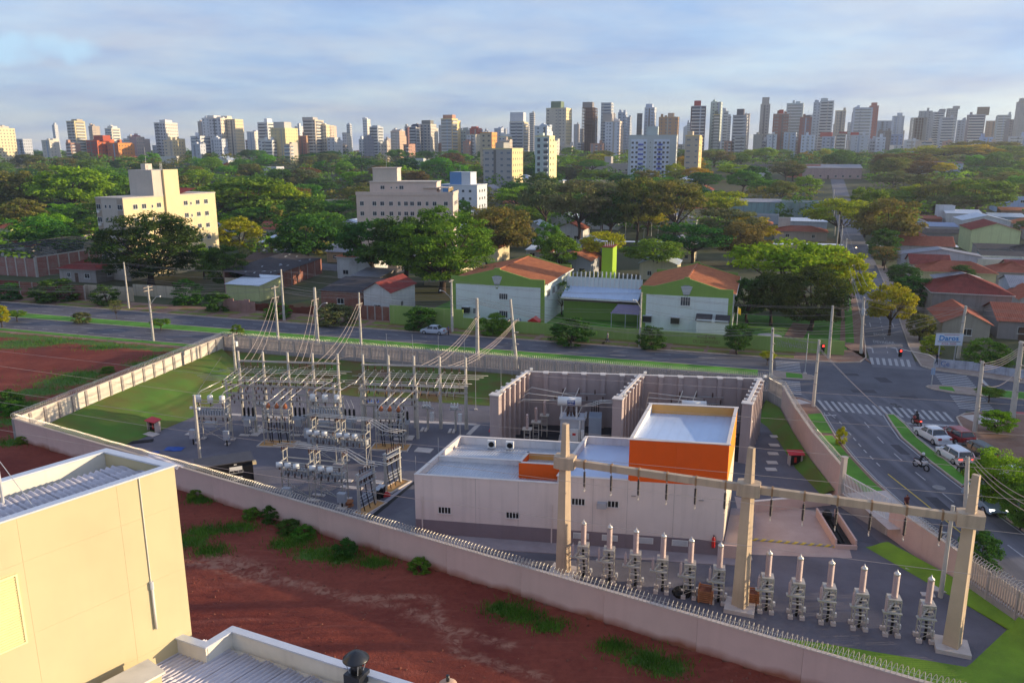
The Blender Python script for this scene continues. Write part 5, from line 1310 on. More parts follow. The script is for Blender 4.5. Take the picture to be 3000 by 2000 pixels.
# ----- cream apartment block in the left foreground
RZ5=20.0
FR_,FB_=G(510,1365,RZ5),G(311,1318,RZ5)
e_near=(G(0,1532,RZ5)-FR_).normalized()
e_side=(FB_-FR_);sideL=e_side.length;e_side.normalize()
cream=M('cream_render','#c2b48e',.88,var=.07,scale=.25,streak=.2,bump=.05,stain=(.45,.38,.25))
creamtrim=M('cream_trim','#d9d2c4',.85,var=.08,scale=1.2,streak=.15)
fibro=M('fibre_cement','#c9c4c9',.9,var=.12,scale=.9,bump=.15,streak=.0,rnd=.05)
fb=thing('apartment_block','cream rendered apartment block with corrugated roof in the left foreground','building',(FR_.x,FR_.y,0),math.atan2(e_near.y,e_near.x))
def f5(p):q=Vector((p.x-FR_.x,p.y-FR_.y,0));a=math.atan2(e_near.y,e_near.x);c_,s_=math.cos(-a),math.sin(-a);return Vector((q.x*c_-q.y*s_,q.x*s_+q.y*c_,p.z))
LN=21.0
sd=f5(FB_);sx_,sy_=sd.x,sd.y
def f5box(name,x0,y0,z0,x1,y1,z1,mat,par=None):
 mb=MB();n=0
 def sk(x,y):return(x+y*sx_/sy_,y)
 for z in(z0,z1):
  for a,b in((x0,y0),(x1,y0),(x1,y1),(x0,y1)):q=sk(a,b);mb.v.append((q[0],q[1],z))
 mb.f=[(0,3,2,1),(4,5,6,7),(0,1,5,4),(1,2,6,5),(2,3,7,6),(3,0,4,7)]
 if sy_<0:mb.f=[f[::-1]for f in mb.f]
 if(y1-y0)<0:mb.f=[f[::-1]for f in mb.f]
 return mb.build(name,mat,par or fb)
sg=1 if sy_>0 else-1
Dp=abs(sy_)
lev=[0,2.7,5.4,8.1,10.8,13.35,16.0,18.5,RZ5-.02]
cols_=[0,2.1,5.2,9.0,13.0,17.0,LN]
for z0,z1 in zip(lev,lev[1:]):
 for x0,x1 in zip(cols_,cols_[1:]):f5box('wall_panel',x0+(.003 if x0 else 0),0,z0+.004,x1-.003,sg*.22,z1,cream)
f5box('end_wall',0,sg*.222,0,.22,sg*Dp,RZ5-.02,cream);f5box('back_wall',.22,sg*(Dp-.22),0,LN,sg*Dp,RZ5-.02,creamtrim)
for a in((-.06,-.06,LN,.24),(-.06,Dp-.26,LN,Dp+.06)):f5box('parapet_cap',a[0],sg*a[1],RZ5,a[2],sg*a[3],RZ5+.06,M('flashing','#cfd3da',.4,var=.06,metal=.3))
f5box('parapet_cap',-.06,sg*.24,RZ5,.26,sg*(Dp-.26),RZ5+.058,MATS['flashing'])
f5box('gutter',.22,sg*.222,RZ5-.75,LN,sg*.75,RZ5-.70,MATS['flashing']);f5box('gutter',.22,sg*(Dp-.8),RZ5-.75,LN,sg*(Dp-.222),RZ5-.70,MATS['flashing'])
f5box('roof_deck',.22,sg*.222,RZ5-1.4,LN,sg*(Dp-.222),RZ5-.78,creamtrim)
def corr(width,length,waves,amp,seg=6):
 mb=MB();n=waves*seg
 for i in range(n+1):
  x=width*i/n;z=amp*math.sin(2*math.pi*i/seg)
  mb.v+=[(x,0,z),(x,length,z),(x,0,z-.012)]
 for i in range(n):
  a=3*i;mb.f.append((a,a+3,a+4,a+1));mb.f.append((a+2,a+5,a+3,a))
 return mb.mesh('roof_sheet',True)
def lay(parent,org,ex,ey,nx,ny,w,l,waves,amp,slope=0.0,step=.03,mat=fibro,keep=None):
 me=corr(w,l+.12,waves,amp)
 rz=math.atan2(ey.y,ey.x)-math.pi/2
 for j in range(ny):
  for i in range(nx):
   p=org+ex*(w*.97*i)+ey*(l*j)+Vector((0,0,slope*l*j+step*(ny-j)*0+.03*j*0))
   if keep and not keep(p+ex*w/2+ey*l/2):continue
   o=obj('roof_sheet',me,mat,parent,loc=p);o.rotation_euler=(math.atan(slope)-.012,0,rz)
inv=Matrix.Rotation(-math.atan2(e_near.y,e_near.x),3,'Z')
ex5=Vector((1,0,0));ey5=Vector((sx_/sy_,1,0)).normalized()*sg
ey5p=Vector((0,sg,0))
ln_=(Dp-1.5)/3
lay(fb,Vector((.35,sg*.62,RZ5-.36)),ex5,ey5p,20,3,1.05,ln_,5,.048,-.012)
nW=Vector((-e_near.y,e_near.x,0));nW=nW if nW.dot(Vector((0,-1,0)))>0 else-nW
def nearwall(px,py):
 x,y=(px-CX)/F,(py-CY)/F;d=Vector((x,CP-y*SP,-SP-y*CP));o=Vector((0,0,CAMZ))
 t_=(FR_-o).dot(nW)/d.dot(nW);return f5(o+d*t_)
so=-sg*.03
a,c=nearwall(405,1396),nearwall(442,1716);MB().tube([(a.x,so,a.z),(a.x,so,c.z)],.018,6).build('conduit',creamtrim,fb)
e=nearwall(449,1842);MB().tube([(a.x,so*2,c.z),(a.x+.01,so*2,e.z)],.05,8).build('downpipe',creamtrim,fb,True);MB().lathe([(0,0),(.07,0),(.07,.3),(0,.3)],(a.x,so*2,c.z-.1),8).build('pipe_coupling',MATS['flashing'],fb)
a,c=nearwall(42,1685),nearwall(42,1890);xw=a.x
fr=MB();w_=1.5;z0,z1=c.z,a.z
sh=f5box('window_shutter',xw,-sg*.03,z0,xw+w_,sg*.02,z1,M('shutter_cream','#e6d7a2',.6,var=.05))
fr=MB()
for q in((xw-.06,z0-.06,xw,z1+.06),(xw+w_,z0-.06,xw+w_+.06,z1+.06),(xw,z0-.06,xw+w_,z0),(xw,z1,xw+w_,z1+.06)):fr.box(q[0],min(0,-sg*.07),q[1],q[2],max(0,-sg*.07),q[3])
fr.build('frame',MATS['shutter_cream'],sh)
n=int((z1-z0)/.09);sl_=MB().box(0,-.012,-.012,w_-.02,.012,.03).mesh('slat')
for k in range(n):o=obj('slat',sl_,MATS['shutter_cream'],sh,loc=(xw+.01,-sg*.045,z0+.05+k*.09));o.rotation_euler=(.4*sg,0,0)
p=f5(G(12,1475,RZ5-.5));t=thing('roof_mast','slim metal mast with stay wire at the left edge of the cream block roof','mast',FR_-Vector((0,0,FR_.z))+Vector((G(10,1475,RZ5-.4)-FR_).to_2d().to_3d())+Vector((0,0,RZ5-.62)))
MB().cyl((0,0,0),(0,0,3.2),.05,.04,8).build('mast',steel,t);MB().tube([(0,0,1.9),(1.9,-1.0,.1)],.012,4).build('stay_wire',steel,t)
p=f5(G(10,1475,RZ5-.45));f5box('roof_box',p.x-.5,p.y-.6,RZ5-.7,p.x+2.2,p.y+.3,RZ5-.42,MATS['flashing'])
AZ=13.35
AP=[G(454,1842,AZ),G(603,1892,AZ),G(680,1845,AZ),G(1024,1955,AZ)]
AP.append(AP[3]+(AP[3]-AP[2])*1.2)
wing=thing('apartment_wing','lower wing of the cream block with grey corrugated roof at the bottom edge','building',(AP[0].x,AP[0].y,0))
O5=Vector((AP[0].x,AP[0].y,0))
for kk,(a,c)in enumerate(zip(AP,AP[1:])):
 a_,c_=a-O5,c-O5;d=(c_-a_).normalized();zk=.006*kk
 MB().bar(Vector((a_.x,a_.y,AZ/2-zk)),Vector((c_.x,c_.y,AZ/2-zk))+d*.08,.2,AZ).build('wall',creamtrim,wing)
 MB().bar(Vector((a_.x,a_.y,AZ+.03+zk))-d*.12,Vector((c_.x,c_.y,AZ+.03+zk))+d*.12,.32,.06).build('parapet_cap',MATS['flashing'],wing)
exA=(AP[3]-AP[2]);exA.z=0;exA.normalize();eyA=e_near.copy()
wp=[(q.x,q.y)for q in AP]+[(AP[4].x+e_near.x*30,AP[4].y+e_near.y*30),(AP[0].x+e_near.x*22,AP[0].y+e_near.y*22)]
MB().prism([(x-O5.x,y-O5.y)for x,y in ccw(wp)],AZ-1.2,AZ-.72).build('roof_deck',creamtrim,wing)
import itertools
shrink=0.0
def keepA(q):
 return inpoly(q.x+O5.x,q.y+O5.y,wp)
org=AP[2]-O5-exA*9.3+e_near*.45;org.z=AZ-.60
lay(wing,org,exA,eyA,22,6,1.05,2.2,5,.048,-.012,keep=keepA)
def bx5(px,py,z,w,d,h,name,mat,par,rz=0):q=G(px,py,z)-O5;return MB().cbox((q.x,q.y,z-h/2),(w/2,d/2,h/2),rz).build(name,mat,par)
ra=math.atan2(exA.y,exA.x)
bx5(372,1992,13.5,1.9,.95,.7,'roof_ledge',cream,wing,math.atan2(e_near.y,e_near.x));bx5(372,1992,13.58,2.1,1.15,.08,'ledge_slab',creamtrim,wing,math.atan2(e_near.y,e_near.x))
for px,py in((440,1862),(325,1962),(334,1965)):q=G(px,py,AZ-.35)-O5;MB().cyl((q.x,q.y,AZ-.35),(q.x+.2,q.y-.16,AZ-.3),.045,n=8).build('pipe_stub',M('brown_pipe','#7a3f2c',.6),wing)
ventm=M('vent_black','#1d1f24',.35,var=.2,scale=3,spec=.6)
vp=G(1045,1975,AZ+.1);t=thing('roof_vent','black mushroom capped kitchen vent on the parapet of the lower wing','vent',vp,ra)
MB().box(-.32,-.32,-.3,.32,.32,.12).build('base_box',ventm,t);MB().cyl((0,0,.12),(0,0,.62),.2,n=16).build('duct',ventm,t,True);MB().lathe([(.46,.62),(.44,.66),(.2,.86),(.02,.92),(0,.92)],n=24).build('cowl',ventm,t,True)
for k in range(4):th=.8+k*math.pi/2;MB().bar((.22*math.cos(th),.22*math.sin(th),.1),(.4*math.cos(th),.4*math.sin(th),.64),.025).build('strut',steel,t)
vp=G(1312,1990,11.0);t=thing('vent_stack','pale round vent stack top with a dark stub at the bottom edge','vent',(vp.x,vp.y,0))
MB().cyl((0,0,0),(0,0,10.7),.2,n=14).build('pipe',creamtrim,t,True);MB().lathe([(0,10.7),(.34,10.7),(.36,10.82),(.2,10.95),(0,10.95)],n=18).build('cap',M('cap_tan','#b89a86',.8),t,True);MB().cyl((0,0,10.9),(0,0,11.2),.07,n=10).build('stub',ventm,t,True)
# ----- poles, lamps and wires
def arc(a,c,sag,n=10):return[a.lerp(c,i/n)-Vector((0,0,4*sag*(i/n)*(1-i/n)))for i in range(n+1)]
def wires(label,spans,r=.028,mat=wire_dark,name='overhead_wires',cat='wire'):
 t=thing(name,label,cat)
 for a,c,sag in spans:MB().tube(arc(Vector(a),Vector(c),sag),r,3).build('wire',mat,t)
 return t
POLES={}
arm_m=MB().bar((-1.0,0,0),(1.0,0,0),.1,.12).mesh('cross_arm');pin_m=MB().lathe([(0,0),(.05,0),(.09,.08),(.05,.2),(0,.22)],n=6).mesh('pin_insulator')
def pole(key,bx,by,ty,label,r0=.22,r1=.13,arms=(),rz=None,lamp=None,extra=None,z=OZ,tx=None,group='utility poles'):
 p=G(bx,by,z);h=HZ(ty,p)-z
 t=thing('utility_pole',label,'pole',p,UA+math.pi/2 if rz is None else rz,group)
 mb=MB();top=Vector((0,0,h))
 if tx is not None:
  q=PT(tx,ty,p.y);dlt=Vector((q.x-p.x,0,0));rr=-(UA+math.pi/2 if rz is None else rz);top=Vector((dlt.x*math.cos(rr),dlt.x*math.sin(rr),h))
 mb.cyl((0,0,0),top,r0,r1,8).build('shaft',pole_conc,t)
 for d in arms:
  obj('cross_arm',arm_m,M('arm_wood','#9a8f84',.8,var=.1),t,loc=top+Vector((0,0,-d)),rz=math.pi/2*0)
  for x in(-.9,0,.9):obj('pin_insulator',pin_m,brown_ins,t,loc=top+Vector((x,0,-d+.06)))
 for k in range(3):MB().cyl((0,0,h*(.35+.17*k)),(0,0,h*(.35+.17*k)+.08),r0*1.02,n=8).build('steel_band',wire_dark,t)
 if lamp is not None:
  d,zz=lamp;a=rr_=d
  v=Vector((math.cos(d),math.sin(d),0));b0=Vector((0,0,h-zz))
  MB().tube([b0,b0+v*.5+Vector((0,0,.8)),b0+v*1.2+Vector((0,0,1.5)),b0+v*1.7+Vector((0,0,1.65))],.045,6).build('lamp_arm',steel,t,True)
  q=b0+v*1.9+Vector((0,0,1.62));MB().lathe([(0,-.08),(.1,-.06),(.16,0),(.12,.1),(0,.13)],q,10).build('lamp_head',white,t,True)
 if extra:extra(t,h)
 w=p+Vector((0,0,h));POLES[key]=(p,h,t)
 return t
def tr_box(t,h):
 for k in(-1,0,1):MB().cyl((k*.45,.3,h-2.6),(k*.45,.3,h-1.7),.2,n=10).build('transformer_can',boxgrey,t)
pole('p1',450,1000,837,'sunlit concrete pole with street lamp on the near verge at the left',arms=(.25,.75),lamp=(-1.4,3.3))
pole('p2',378,905,768,'slim grey pole in front of the big dark tree by the apartment block',.18,.12)
pole('pa',815,995,837,'concrete pole in the median, left of the three that feed the busbars',arms=(.3,1.9))
pole('pb',931,1012,842,'thick lamp pole in the median, middle of the three that feed the busbars',.32,.2,arms=(1.9,),lamp=(-1.5,4.0))
pole('pc',1058,1012,857,'concrete pole in the median, right of the three that feed the busbars',arms=(1.8,))
pole('p6',833,940,789,'grey pole on the far pavement beside the bare red lot',.24,.15)
pole('p7',1325,973,819,'pole with many wires on the far pavement left of the green school gable',.26,.16,arms=(.2,),lamp=(1.8,3.5))
pole('pd',1399,1053,873,'thick pole in the median in front of the left green gable',.32,.22,arms=(2.9,))
pole('pe',1514,1078,876,'leaning pole in the median in front of the red play house',.28,.18,arms=(2.9,),tx=1495)
pole('p10',1873,1018,856,'slim pole with a lamp arm at the left edge of the right green gable',.18,.13,lamp=(2.6,2.6))
pole('p11',2257,1110,960,'concrete pole at the end of the avenue median beside the yard corner',.24,.16,arms=(.3,),tx=2264)
pole('p12',2382,1193,996,'concrete pole on the corner pavement beside the zebra crossing',.22,.15,rz=math.pi/2)
pole('p13',2427,1050,895,'leaning pole on the far corner pavement before the side street',.24,.16,tx=2440)
pole('p14',2522,1037,870,'pole with three small transformers at the mouth of the side street',.24,.16,arms=(.3,),extra=tr_box,tx=2531)
pole('p15',2806,1050,896,'leaning grey pole standing in front of the white sign board',.28,.18,arms=(1.2,),tx=2830)
pole('p16',2855,1265,1058,'pole on the pavement corner with orange lit cables, right of the waiting cars',.26,.17,arms=(.25,),tx=2879)
pole('p17',2965,1225,1000,'thick pole at the right edge beside the small round tree',.34,.24,arms=(.3,),tx=2993)
pole('p19',2826,1560,1337,'grey pole just behind the right gantry column',.22,.16,rz=0,arms=(.15,),tx=2835)
p=G(2358,1094);t=thing('sign_pole','thin steel pole on the tip of the avenue median','pole',p);h=HZ(976,p)-OZ;MB().cyl((0,0,0),(0,0,h),.06,.05,6).build('shaft',steel,t);MB().box(-.2,-.2,0,.2,.2,.15).build('base',slab_m,t)
sd_=Vector((0.35,0.936,0));k0=G(2522,1037)
for k in range(1,8):
 q=k0+sd_*(34*k)+Vector((-.8,0.3,0));q.z=terrain(q.x,q.y);t=thing('utility_pole','grey pole on the left kerb of the side street, number %s up the street'%('one','two','three','four','five','six','seven')[k-1],'pole',q,UA,'utility poles')
 MB().cyl((0,0,0),(0,0,10.5),.2,.13,7).build('shaft',pole_conc,t);obj('cross_arm',arm_m,MATS['arm_wood'],t,loc=(0,0,10.1));obj('cross_arm',arm_m,MATS['arm_wood'],t,loc=(0,0,9.2))
 if k==2:MB().tube([(0,0,7.5),(1.4,-.4,8.4),(2,-.5,8.5)],.05,5).build('lamp_arm',steel,t);MB().lathe([(0,-.1),(.18,0),(0,.12)],(2.1,-.5,8.5),8).build('lamp_head',emat('street_lamp',(1,.6,.25),4),t)
spans=[]
for k in range(0,7):
 a=k0+sd_*(34*k)+Vector((-.8,.3,0));c=a+sd_*34;a.z=terrain(a.x,a.y);c.z=terrain(c.x,c.y)
 for dx,dz in((-.9,10.2),(0,10.2),(.9,10.2),(-.5,8.6),(0,8.2),(.4,7.6)):spans.append((a+Vector((dx,0,dz)),c+Vector((dx,0,dz)),.5))
wires('bundle of wires strung along the left side of the side street',spans,.035)
def top(k,dz=0,off=0):p,h,t=POLES[k];return p+Vector((0,0,h-dz))+V*off
sp=[]
for a,c in(('p2','p6'),('p6','p7'),('p7','p10'),('p10','p13'),('p13','p14')):
 for dz,o,sg_ in((.2,-.5,.7),(.2,.5,.7),(1.4,0,.8),(2.6,0,.9),(3.0,.2,1.0)):sp.append((top(a,dz,o),top(c,dz,o),sg_))
sp+=[(top('p2',dz)+U*-60,top('p2',dz),.8)for dz in(.3,1.4,2.6)]
wires('wires running from pole to pole along the far pavement of the avenue',sp,.022)
sp=[]
for a,c in(('p1','pa'),):
 for dz,o in((.15,-.9),(.15,.9),(.65,0),(.9,.4)):sp.append((top(a,dz,o),top(c,dz,o),.5))
for dz,o in((.15,-.9),(.15,.9),(.65,0),(.9,.4)):sp.append((top('p1',dz,o)-U*60-V*2,top('p1',dz,o),1.2));sp.append((top('pa',dz,o),top('pc',dz,o),.5));sp.append((top('pc',dz,o),top('pd',dz,o),.9));sp.append((top('pd',dz,o),top('p11',dz,o),2.0))
wires('wires with small spacers along the near side of the avenue at the left',sp,.024)
sp=[]
for dz,o in((.3,-.8),(.3,.8),(1.2,0)):sp+=[(top('p11',dz,o),top('p15',dz,o),1.6),(top('p15',dz,o),top('p15',dz,o)+Vector((60,-10,0)),1.0),(top('p11',dz,o),top('p12',dz,0),.4),(top('p14',dz,o),top('p15',dz,o),.7)]
wires('wires crossing above the road junction',sp,.026)
sp=[]
for k in range(4):sp+=[(top('p16',.3+.25*k,.3),top('p17',.3+.3*k,0),.5),(top('p17',.4+.3*k),top('p17',.5+.3*k)+Vector((40,6,1)),.5)]
sp+=[(top('p16',2.4),top('p17',3.0),1.2),(top('p12',.8),PT(2690,1290,86),.5),(top('p12',1.0),PT(2700,1296,85.5),.5),(PT(2690,1290,86),top('p19',.3),.8),(PT(2700,1296,85.5),top('p19',.4),.8)]
sp+=[(top('p19',.2),PT(3010,1460,44),.3),(top('p19',.5),PT(3010,1480,44),.3),(top('p19',.9),PT(3010,1500,44),.3)]
wires('sagging cables between the right hand poles and across the cross road',sp,.03,wire_mat)
sp=[]
for key,bx in(('pa',.5),('pb',6.6),('pc',9.2),('pd',21.2),('pe',24.2)):
 for k in range(3):sp.append((top(key,1.9 if key in('pa','pb','pc')else 2.9,(k-1)*.9),sy(bx+k*.85,.15,7.3),1.0))
wires('sets of three feeder wires coming down from the median poles to the busbars',sp,.026,wire_mat)
def longline(pts):
 q=[PT(*p)for p in pts];out=[]
 for i in range(len(q)-1):out+=[q[i].lerp(q[i+1],k/6)for k in range(6)]
 return out+[q[-1]]
t=thing('overhead_lines','long thin lines crossing over the whole switchyard from left to right','wire')
for pts in([(-60,1022,77),(571,1092,68),(1370,1163,61),(2000,1208,57),(3060,1279,52)],[(-60,1064,72),(576,1152,75.8)],[(-60,1136,63),(571,1228,57),(1200,1300,52),(1900,1362,47),(3060,1470,42)],[(-60,1168,61),(424,1246,56),(1170,1345,50),(1900,1440,45),(3060,1571,39)],[(-60,1248,54),(647,1371,47),(1223,1462,43),(2192,1599,37),(3060,1708,33)],[(1567,1101,66),(2000,1128,64),(3060,1190,60)],[(1214,1219,60),(1446,1248,58),(2000,1293,54),(3060,1386,49)]):
 MB().tube(longline(pts),.014,3).build('wire',wire_mat,t)
t=thing('corner_post_wires','thin stay wires from the tall light post up to the yard corner','wire');MB().tube([PT(576,1152,75.8),PT(655,1035,117)],.02,3).build('wire',wire_dark,t);MB().tube([PT(576,1152,75.8),PT(1035,1040,88)],.02,3).build('wire',wire_mat,t)
pole('pc0',690,1080,977,'short sunlit post with a white meter box inside the yard corner',.2,.15,z=OZ,arms=(.2,),extra=lambda t,h:MB().box(.15,-.3,h-1.9,.6,.2,h-1.2).build('meter_box',white,t),group='yard posts')
def signal_head(par,loc,lit=True):
 MB().box(loc[0]-.18,loc[1]-.12,loc[2]-.5,loc[0]+.18,loc[1]+.12,loc[2]+.5).build('signal_case',black,par)
 for k,z in enumerate((-.32,0,.32)):
  m_=emat('signal_red',(1,.03,.02),2)if(k==2 and lit)else ventm
  MB().cyl((loc[0],loc[1]-.125,loc[2]+z),(loc[0],loc[1]-.15,loc[2]+z),.12,n=12).build('signal_lens',m_,par)
p=G(2728,1132);t=thing('traffic_light','traffic light with red signal on a long arm over the junction','traffic light',p);h=HZ(1050,p)-OZ
MB().cyl((0,0,0),(0,0,h),.08,.06,8).build('pole',steel,t);q=PT(2640,1024,p.y)-p;MB().tube([(0,0,h),(-.8,0,h+.5),(q.x,q.y,q.z+.05)],.045,6).build('arm',steel,t);signal_head(t,(q.x-.05,q.y,q.z-.45));MB().box(-.25,-.06,1.6,.25,0,2.5).build('information_plate',M('plate_blue','#8fa3bd',.5),t)
p,h,pt=POLES['p12'];t=thing('traffic_light','small red traffic light high on the corner pole by the zebra crossing','traffic light',p+Vector((.5,0,h-1.0)));signal_head(t,(0,0,0));MB().bar((-.4,0,.1),(-.15,0,.1),.05).build('bracket',steel,t)
for k,(x,y)in enumerate(((2618,1184),(2632,1191))):
 b=G(x,y);mb=MB();
 for q0 in range(4):a0=q0*math.pi/2+.12;pts=[(0.05*math.cos(a0+.66),.05*math.sin(a0+.66))]+[(.42*math.cos(a0+j*.26),.42*math.sin(a0+j*.26))for j in range(6)];mb.quad(*[(x_,y_,0)for x_,y_ in pts])
 tag(mb.build('signal_patch',black,loc=(b.x,b.y,OZ+.016)),'round black crossed patch on the asphalt by the zebra crossing, %s of two'%('left','right')[k],'road patch')
# ----- vehicles and people
carglass=M('car_glass','#20262e',.08,var=.1,spec=.8);tyre=M('tyre','#17171a',.85,var=.1);rimm=M('rim','#a9abb0',.35,var=.1,metal=.5);lampred=M('tail_lamp','#a01818',.3,spec=.7);lamplit=emat('tail_lamp_lit',(1,.06,.04),1.5);lampw=M('head_lamp','#d6dade',.2,spec=.8);headlit=emat('head_lamp_lit',(1,.92,.8),2.5)
def carpaint(n,c):return M('car_'+n,c,.28,var=.03,scale=.5,spec=.7)
def loft(secs,name):
 mb=MB();m=None
 for x,hp in secs:
  full=[(y,z)for y,z in hp]+[(-y,z)for y,z in hp[::-1]]
  m=len(full);mb.v+=[(x,y,z)for y,z in full]
 for i in range(len(secs)-1):
  for k in range(m):j=(k+1)%m;mb.f.append((i*m+k,i*m+j,(i+1)*m+j,(i+1)*m+k))
 mb.f.append(tuple(range(m-1,-1,-1)));e=(len(secs)-1)*m;mb.f.append(tuple(e+k for k in range(m)))
 return fix_up(mb.mesh(name))
def fix_up(me):
 bm=bmesh.new();bm.from_mesh(me);bmesh.ops.recalc_face_normals(bm,faces=bm.faces);bm.to_mesh(me);bm.free();return me
def car(p,head,kind,paint,label,brake=False,lights=False):
 L={'sedan':4.35,'hatch':3.9,'wagon':4.4,'suv':4.3}[kind];W=.86;t=thing('parked_car' if 'parked' in label else 'car',label,'car',p,head)
 f,r=L/2,-L/2;hb=.92
 def low(x,w,z1,z0=.22):return(x,[(w*.93,z0),(w,z0+.18),(w,z1-.22),(w*.94,z1-.04),(w*.6,z1)])
 body=loft([low(r,W*.86,.86),low(r+.12,W*.97,.98),low(r+.75,W,1.0),low(0,W,.98),low(f-1.15,W,.93),low(f-.45,W*.97,.82),low(f-.1,W*.86,.70),low(f,W*.78,.60,.3)],'body');obj('body',body,paint,t)
 hz_=1.46 if kind!='suv' else 1.62
 rb={'sedan':(r+.75,r+1.35),'hatch':(r+.1,r+.45),'wagon':(r+.06,r+.4),'suv':(r+.08,r+.4)}[kind]
 def cab(x,w,z):return(x,[(W*.96,.93),(w+(W*.96-w)*.45,.93+(z-.93)*.55),(w,z-.07),(w*.85,z)])
 cabin=loft([cab(rb[0],.70,1.0),cab(rb[1],.62,hz_-.03),cab(0.1,.63,hz_),cab(.35,.62,hz_-.02),cab(f-1.2,.72,.96)],'cabin');obj('cabin',cabin,carglass,t)
 roof=loft([(rb[1]-.05,[(.64,hz_-.1),(.62,hz_-.03),(.4,hz_+.012)]),(.1,[(.65,hz_-.09),(.63,hz_-.01),(.4,hz_+.03)]),(.48,[(.63,hz_-.12),(.61,hz_-.05),(.4,hz_-.02)])],'roof');obj('roof',roof,paint,t)
 for sy_ in(-1,1):
  for x,lean in((rb[1]-.12,-.25),(-.25,0),(.62,.45)):MB().bar((x,sy_*.69,hz_-.08),(x+lean*1.1+(0 if lean else 0),sy_*.835,.95),.07,.05).build('pillar',paint,t)
 for x in(r+.78,f-.82):
  for sy_ in(-1,1):
   w_=MB().cyl((x,sy_*(W-.17),.31),(x,sy_*(W+.02),.31),.31,n=16).build('wheel',tyre,t);MB().cyl((x,sy_*(W+.0),.31),(x,sy_*(W+.03),.31),.2,n=12).build('rim',rimm,w_)
 for sy_ in(-1,1):
  MB().cbox((r+.02,sy_*.62,.82),(.06,.17,.1)).build('tail_light',lamplit if brake else lampred,t);MB().cbox((f-.12,sy_*.55,.6),(.1,.18,.075)).build('headlight',headlit if lights else lampw,t);MB().cbox((.78,sy_*.93,.98),(.08,.1,.06)).build('mirror',paint,t)
 MB().box(r-.03,-.26,.56,r-.0,.26,.68).build('number_plate',frame_plate,t);MB().box(r-.04,-.8,.26,r+.1,.8,.46).build('rear_bumper',paint,t);MB().box(f-.16,-.62,.26,f+.02,.62,.42).build('front_bumper',black,t)
 return t
frame_plate=M('plate_white','#c9c9c9',.5)
up=math.radians(96);dn=math.radians(-87)
car(G(2729,1287),math.radians(97),'sedan',carpaint('white','#d6d8dc'),'white sedan waiting behind the red tailed motorbike at the stop line')
car(G(2799,1288),math.radians(98),'hatch',carpaint('red','#8e1820'),'dark red hatchback waiting beside the red bicycle lane')
car(G(2793,1346),math.radians(95),'hatch',carpaint('white2','#dfe1e4'),'white hatchback with lit brake lights behind the white sedan',brake=True)
car(G(2858,1336),math.radians(96),'suv',carpaint('black','#23282a'),'dark car half hidden by the roadside tree behind the red hatchback')
car(G(2968,1408),math.radians(94),'sedan',carpaint('silver2','#c6cad0'),'silver white sedan at the right edge under the roadside tree')
car(G(2882,1482),math.radians(-91),'wagon',carpaint('silver','#8fa3b4'),'blue silver station wagon driving towards the viewer on the cross road',lights=True)
car(G(1270,977),UA+math.pi,'sedan',carpaint('silver3','#b4bcc8'),'silver sedan parked at the far kerb of the avenue')
for k,(x,y,lab)in enumerate(((2105,582,'tiny white car parked on the lane beside the sports field'),(1692,652,'tiny white car parked in the park street'),(1455,762,'grey car under the trees behind the school'))):q=GT(x,y);car(q,UA+.3*k,'hatch',carpaint('white',''),lab)
skin_m=M('skin','#a8735a',.7,var=.05)
def body_mesh(J,name,edges,radii,root):
 me=bpy.data.meshes.new(name);me.from_pydata([J[k]for k in J],[],edges);o=bpy.data.objects.new(name+'_tmp',me);COL.objects.link(o)
 m=o.modifiers.new('s','SKIN');m.use_smooth_shade=True;sd_=me.skin_vertices[0].data
 for i,k in enumerate(J):sd_[i].radius=(radii[k],radii[k])if not isinstance(radii[k],tuple)else radii[k];sd_[i].use_root=(k==root)
 ss=o.modifiers.new('u','SUBSURF');ss.levels=1;ss.render_levels=1
 dg=bpy.context.evaluated_depsgraph_get();out=bpy.data.meshes.new_from_object(o.evaluated_get(dg));bpy.data.objects.remove(o);return out
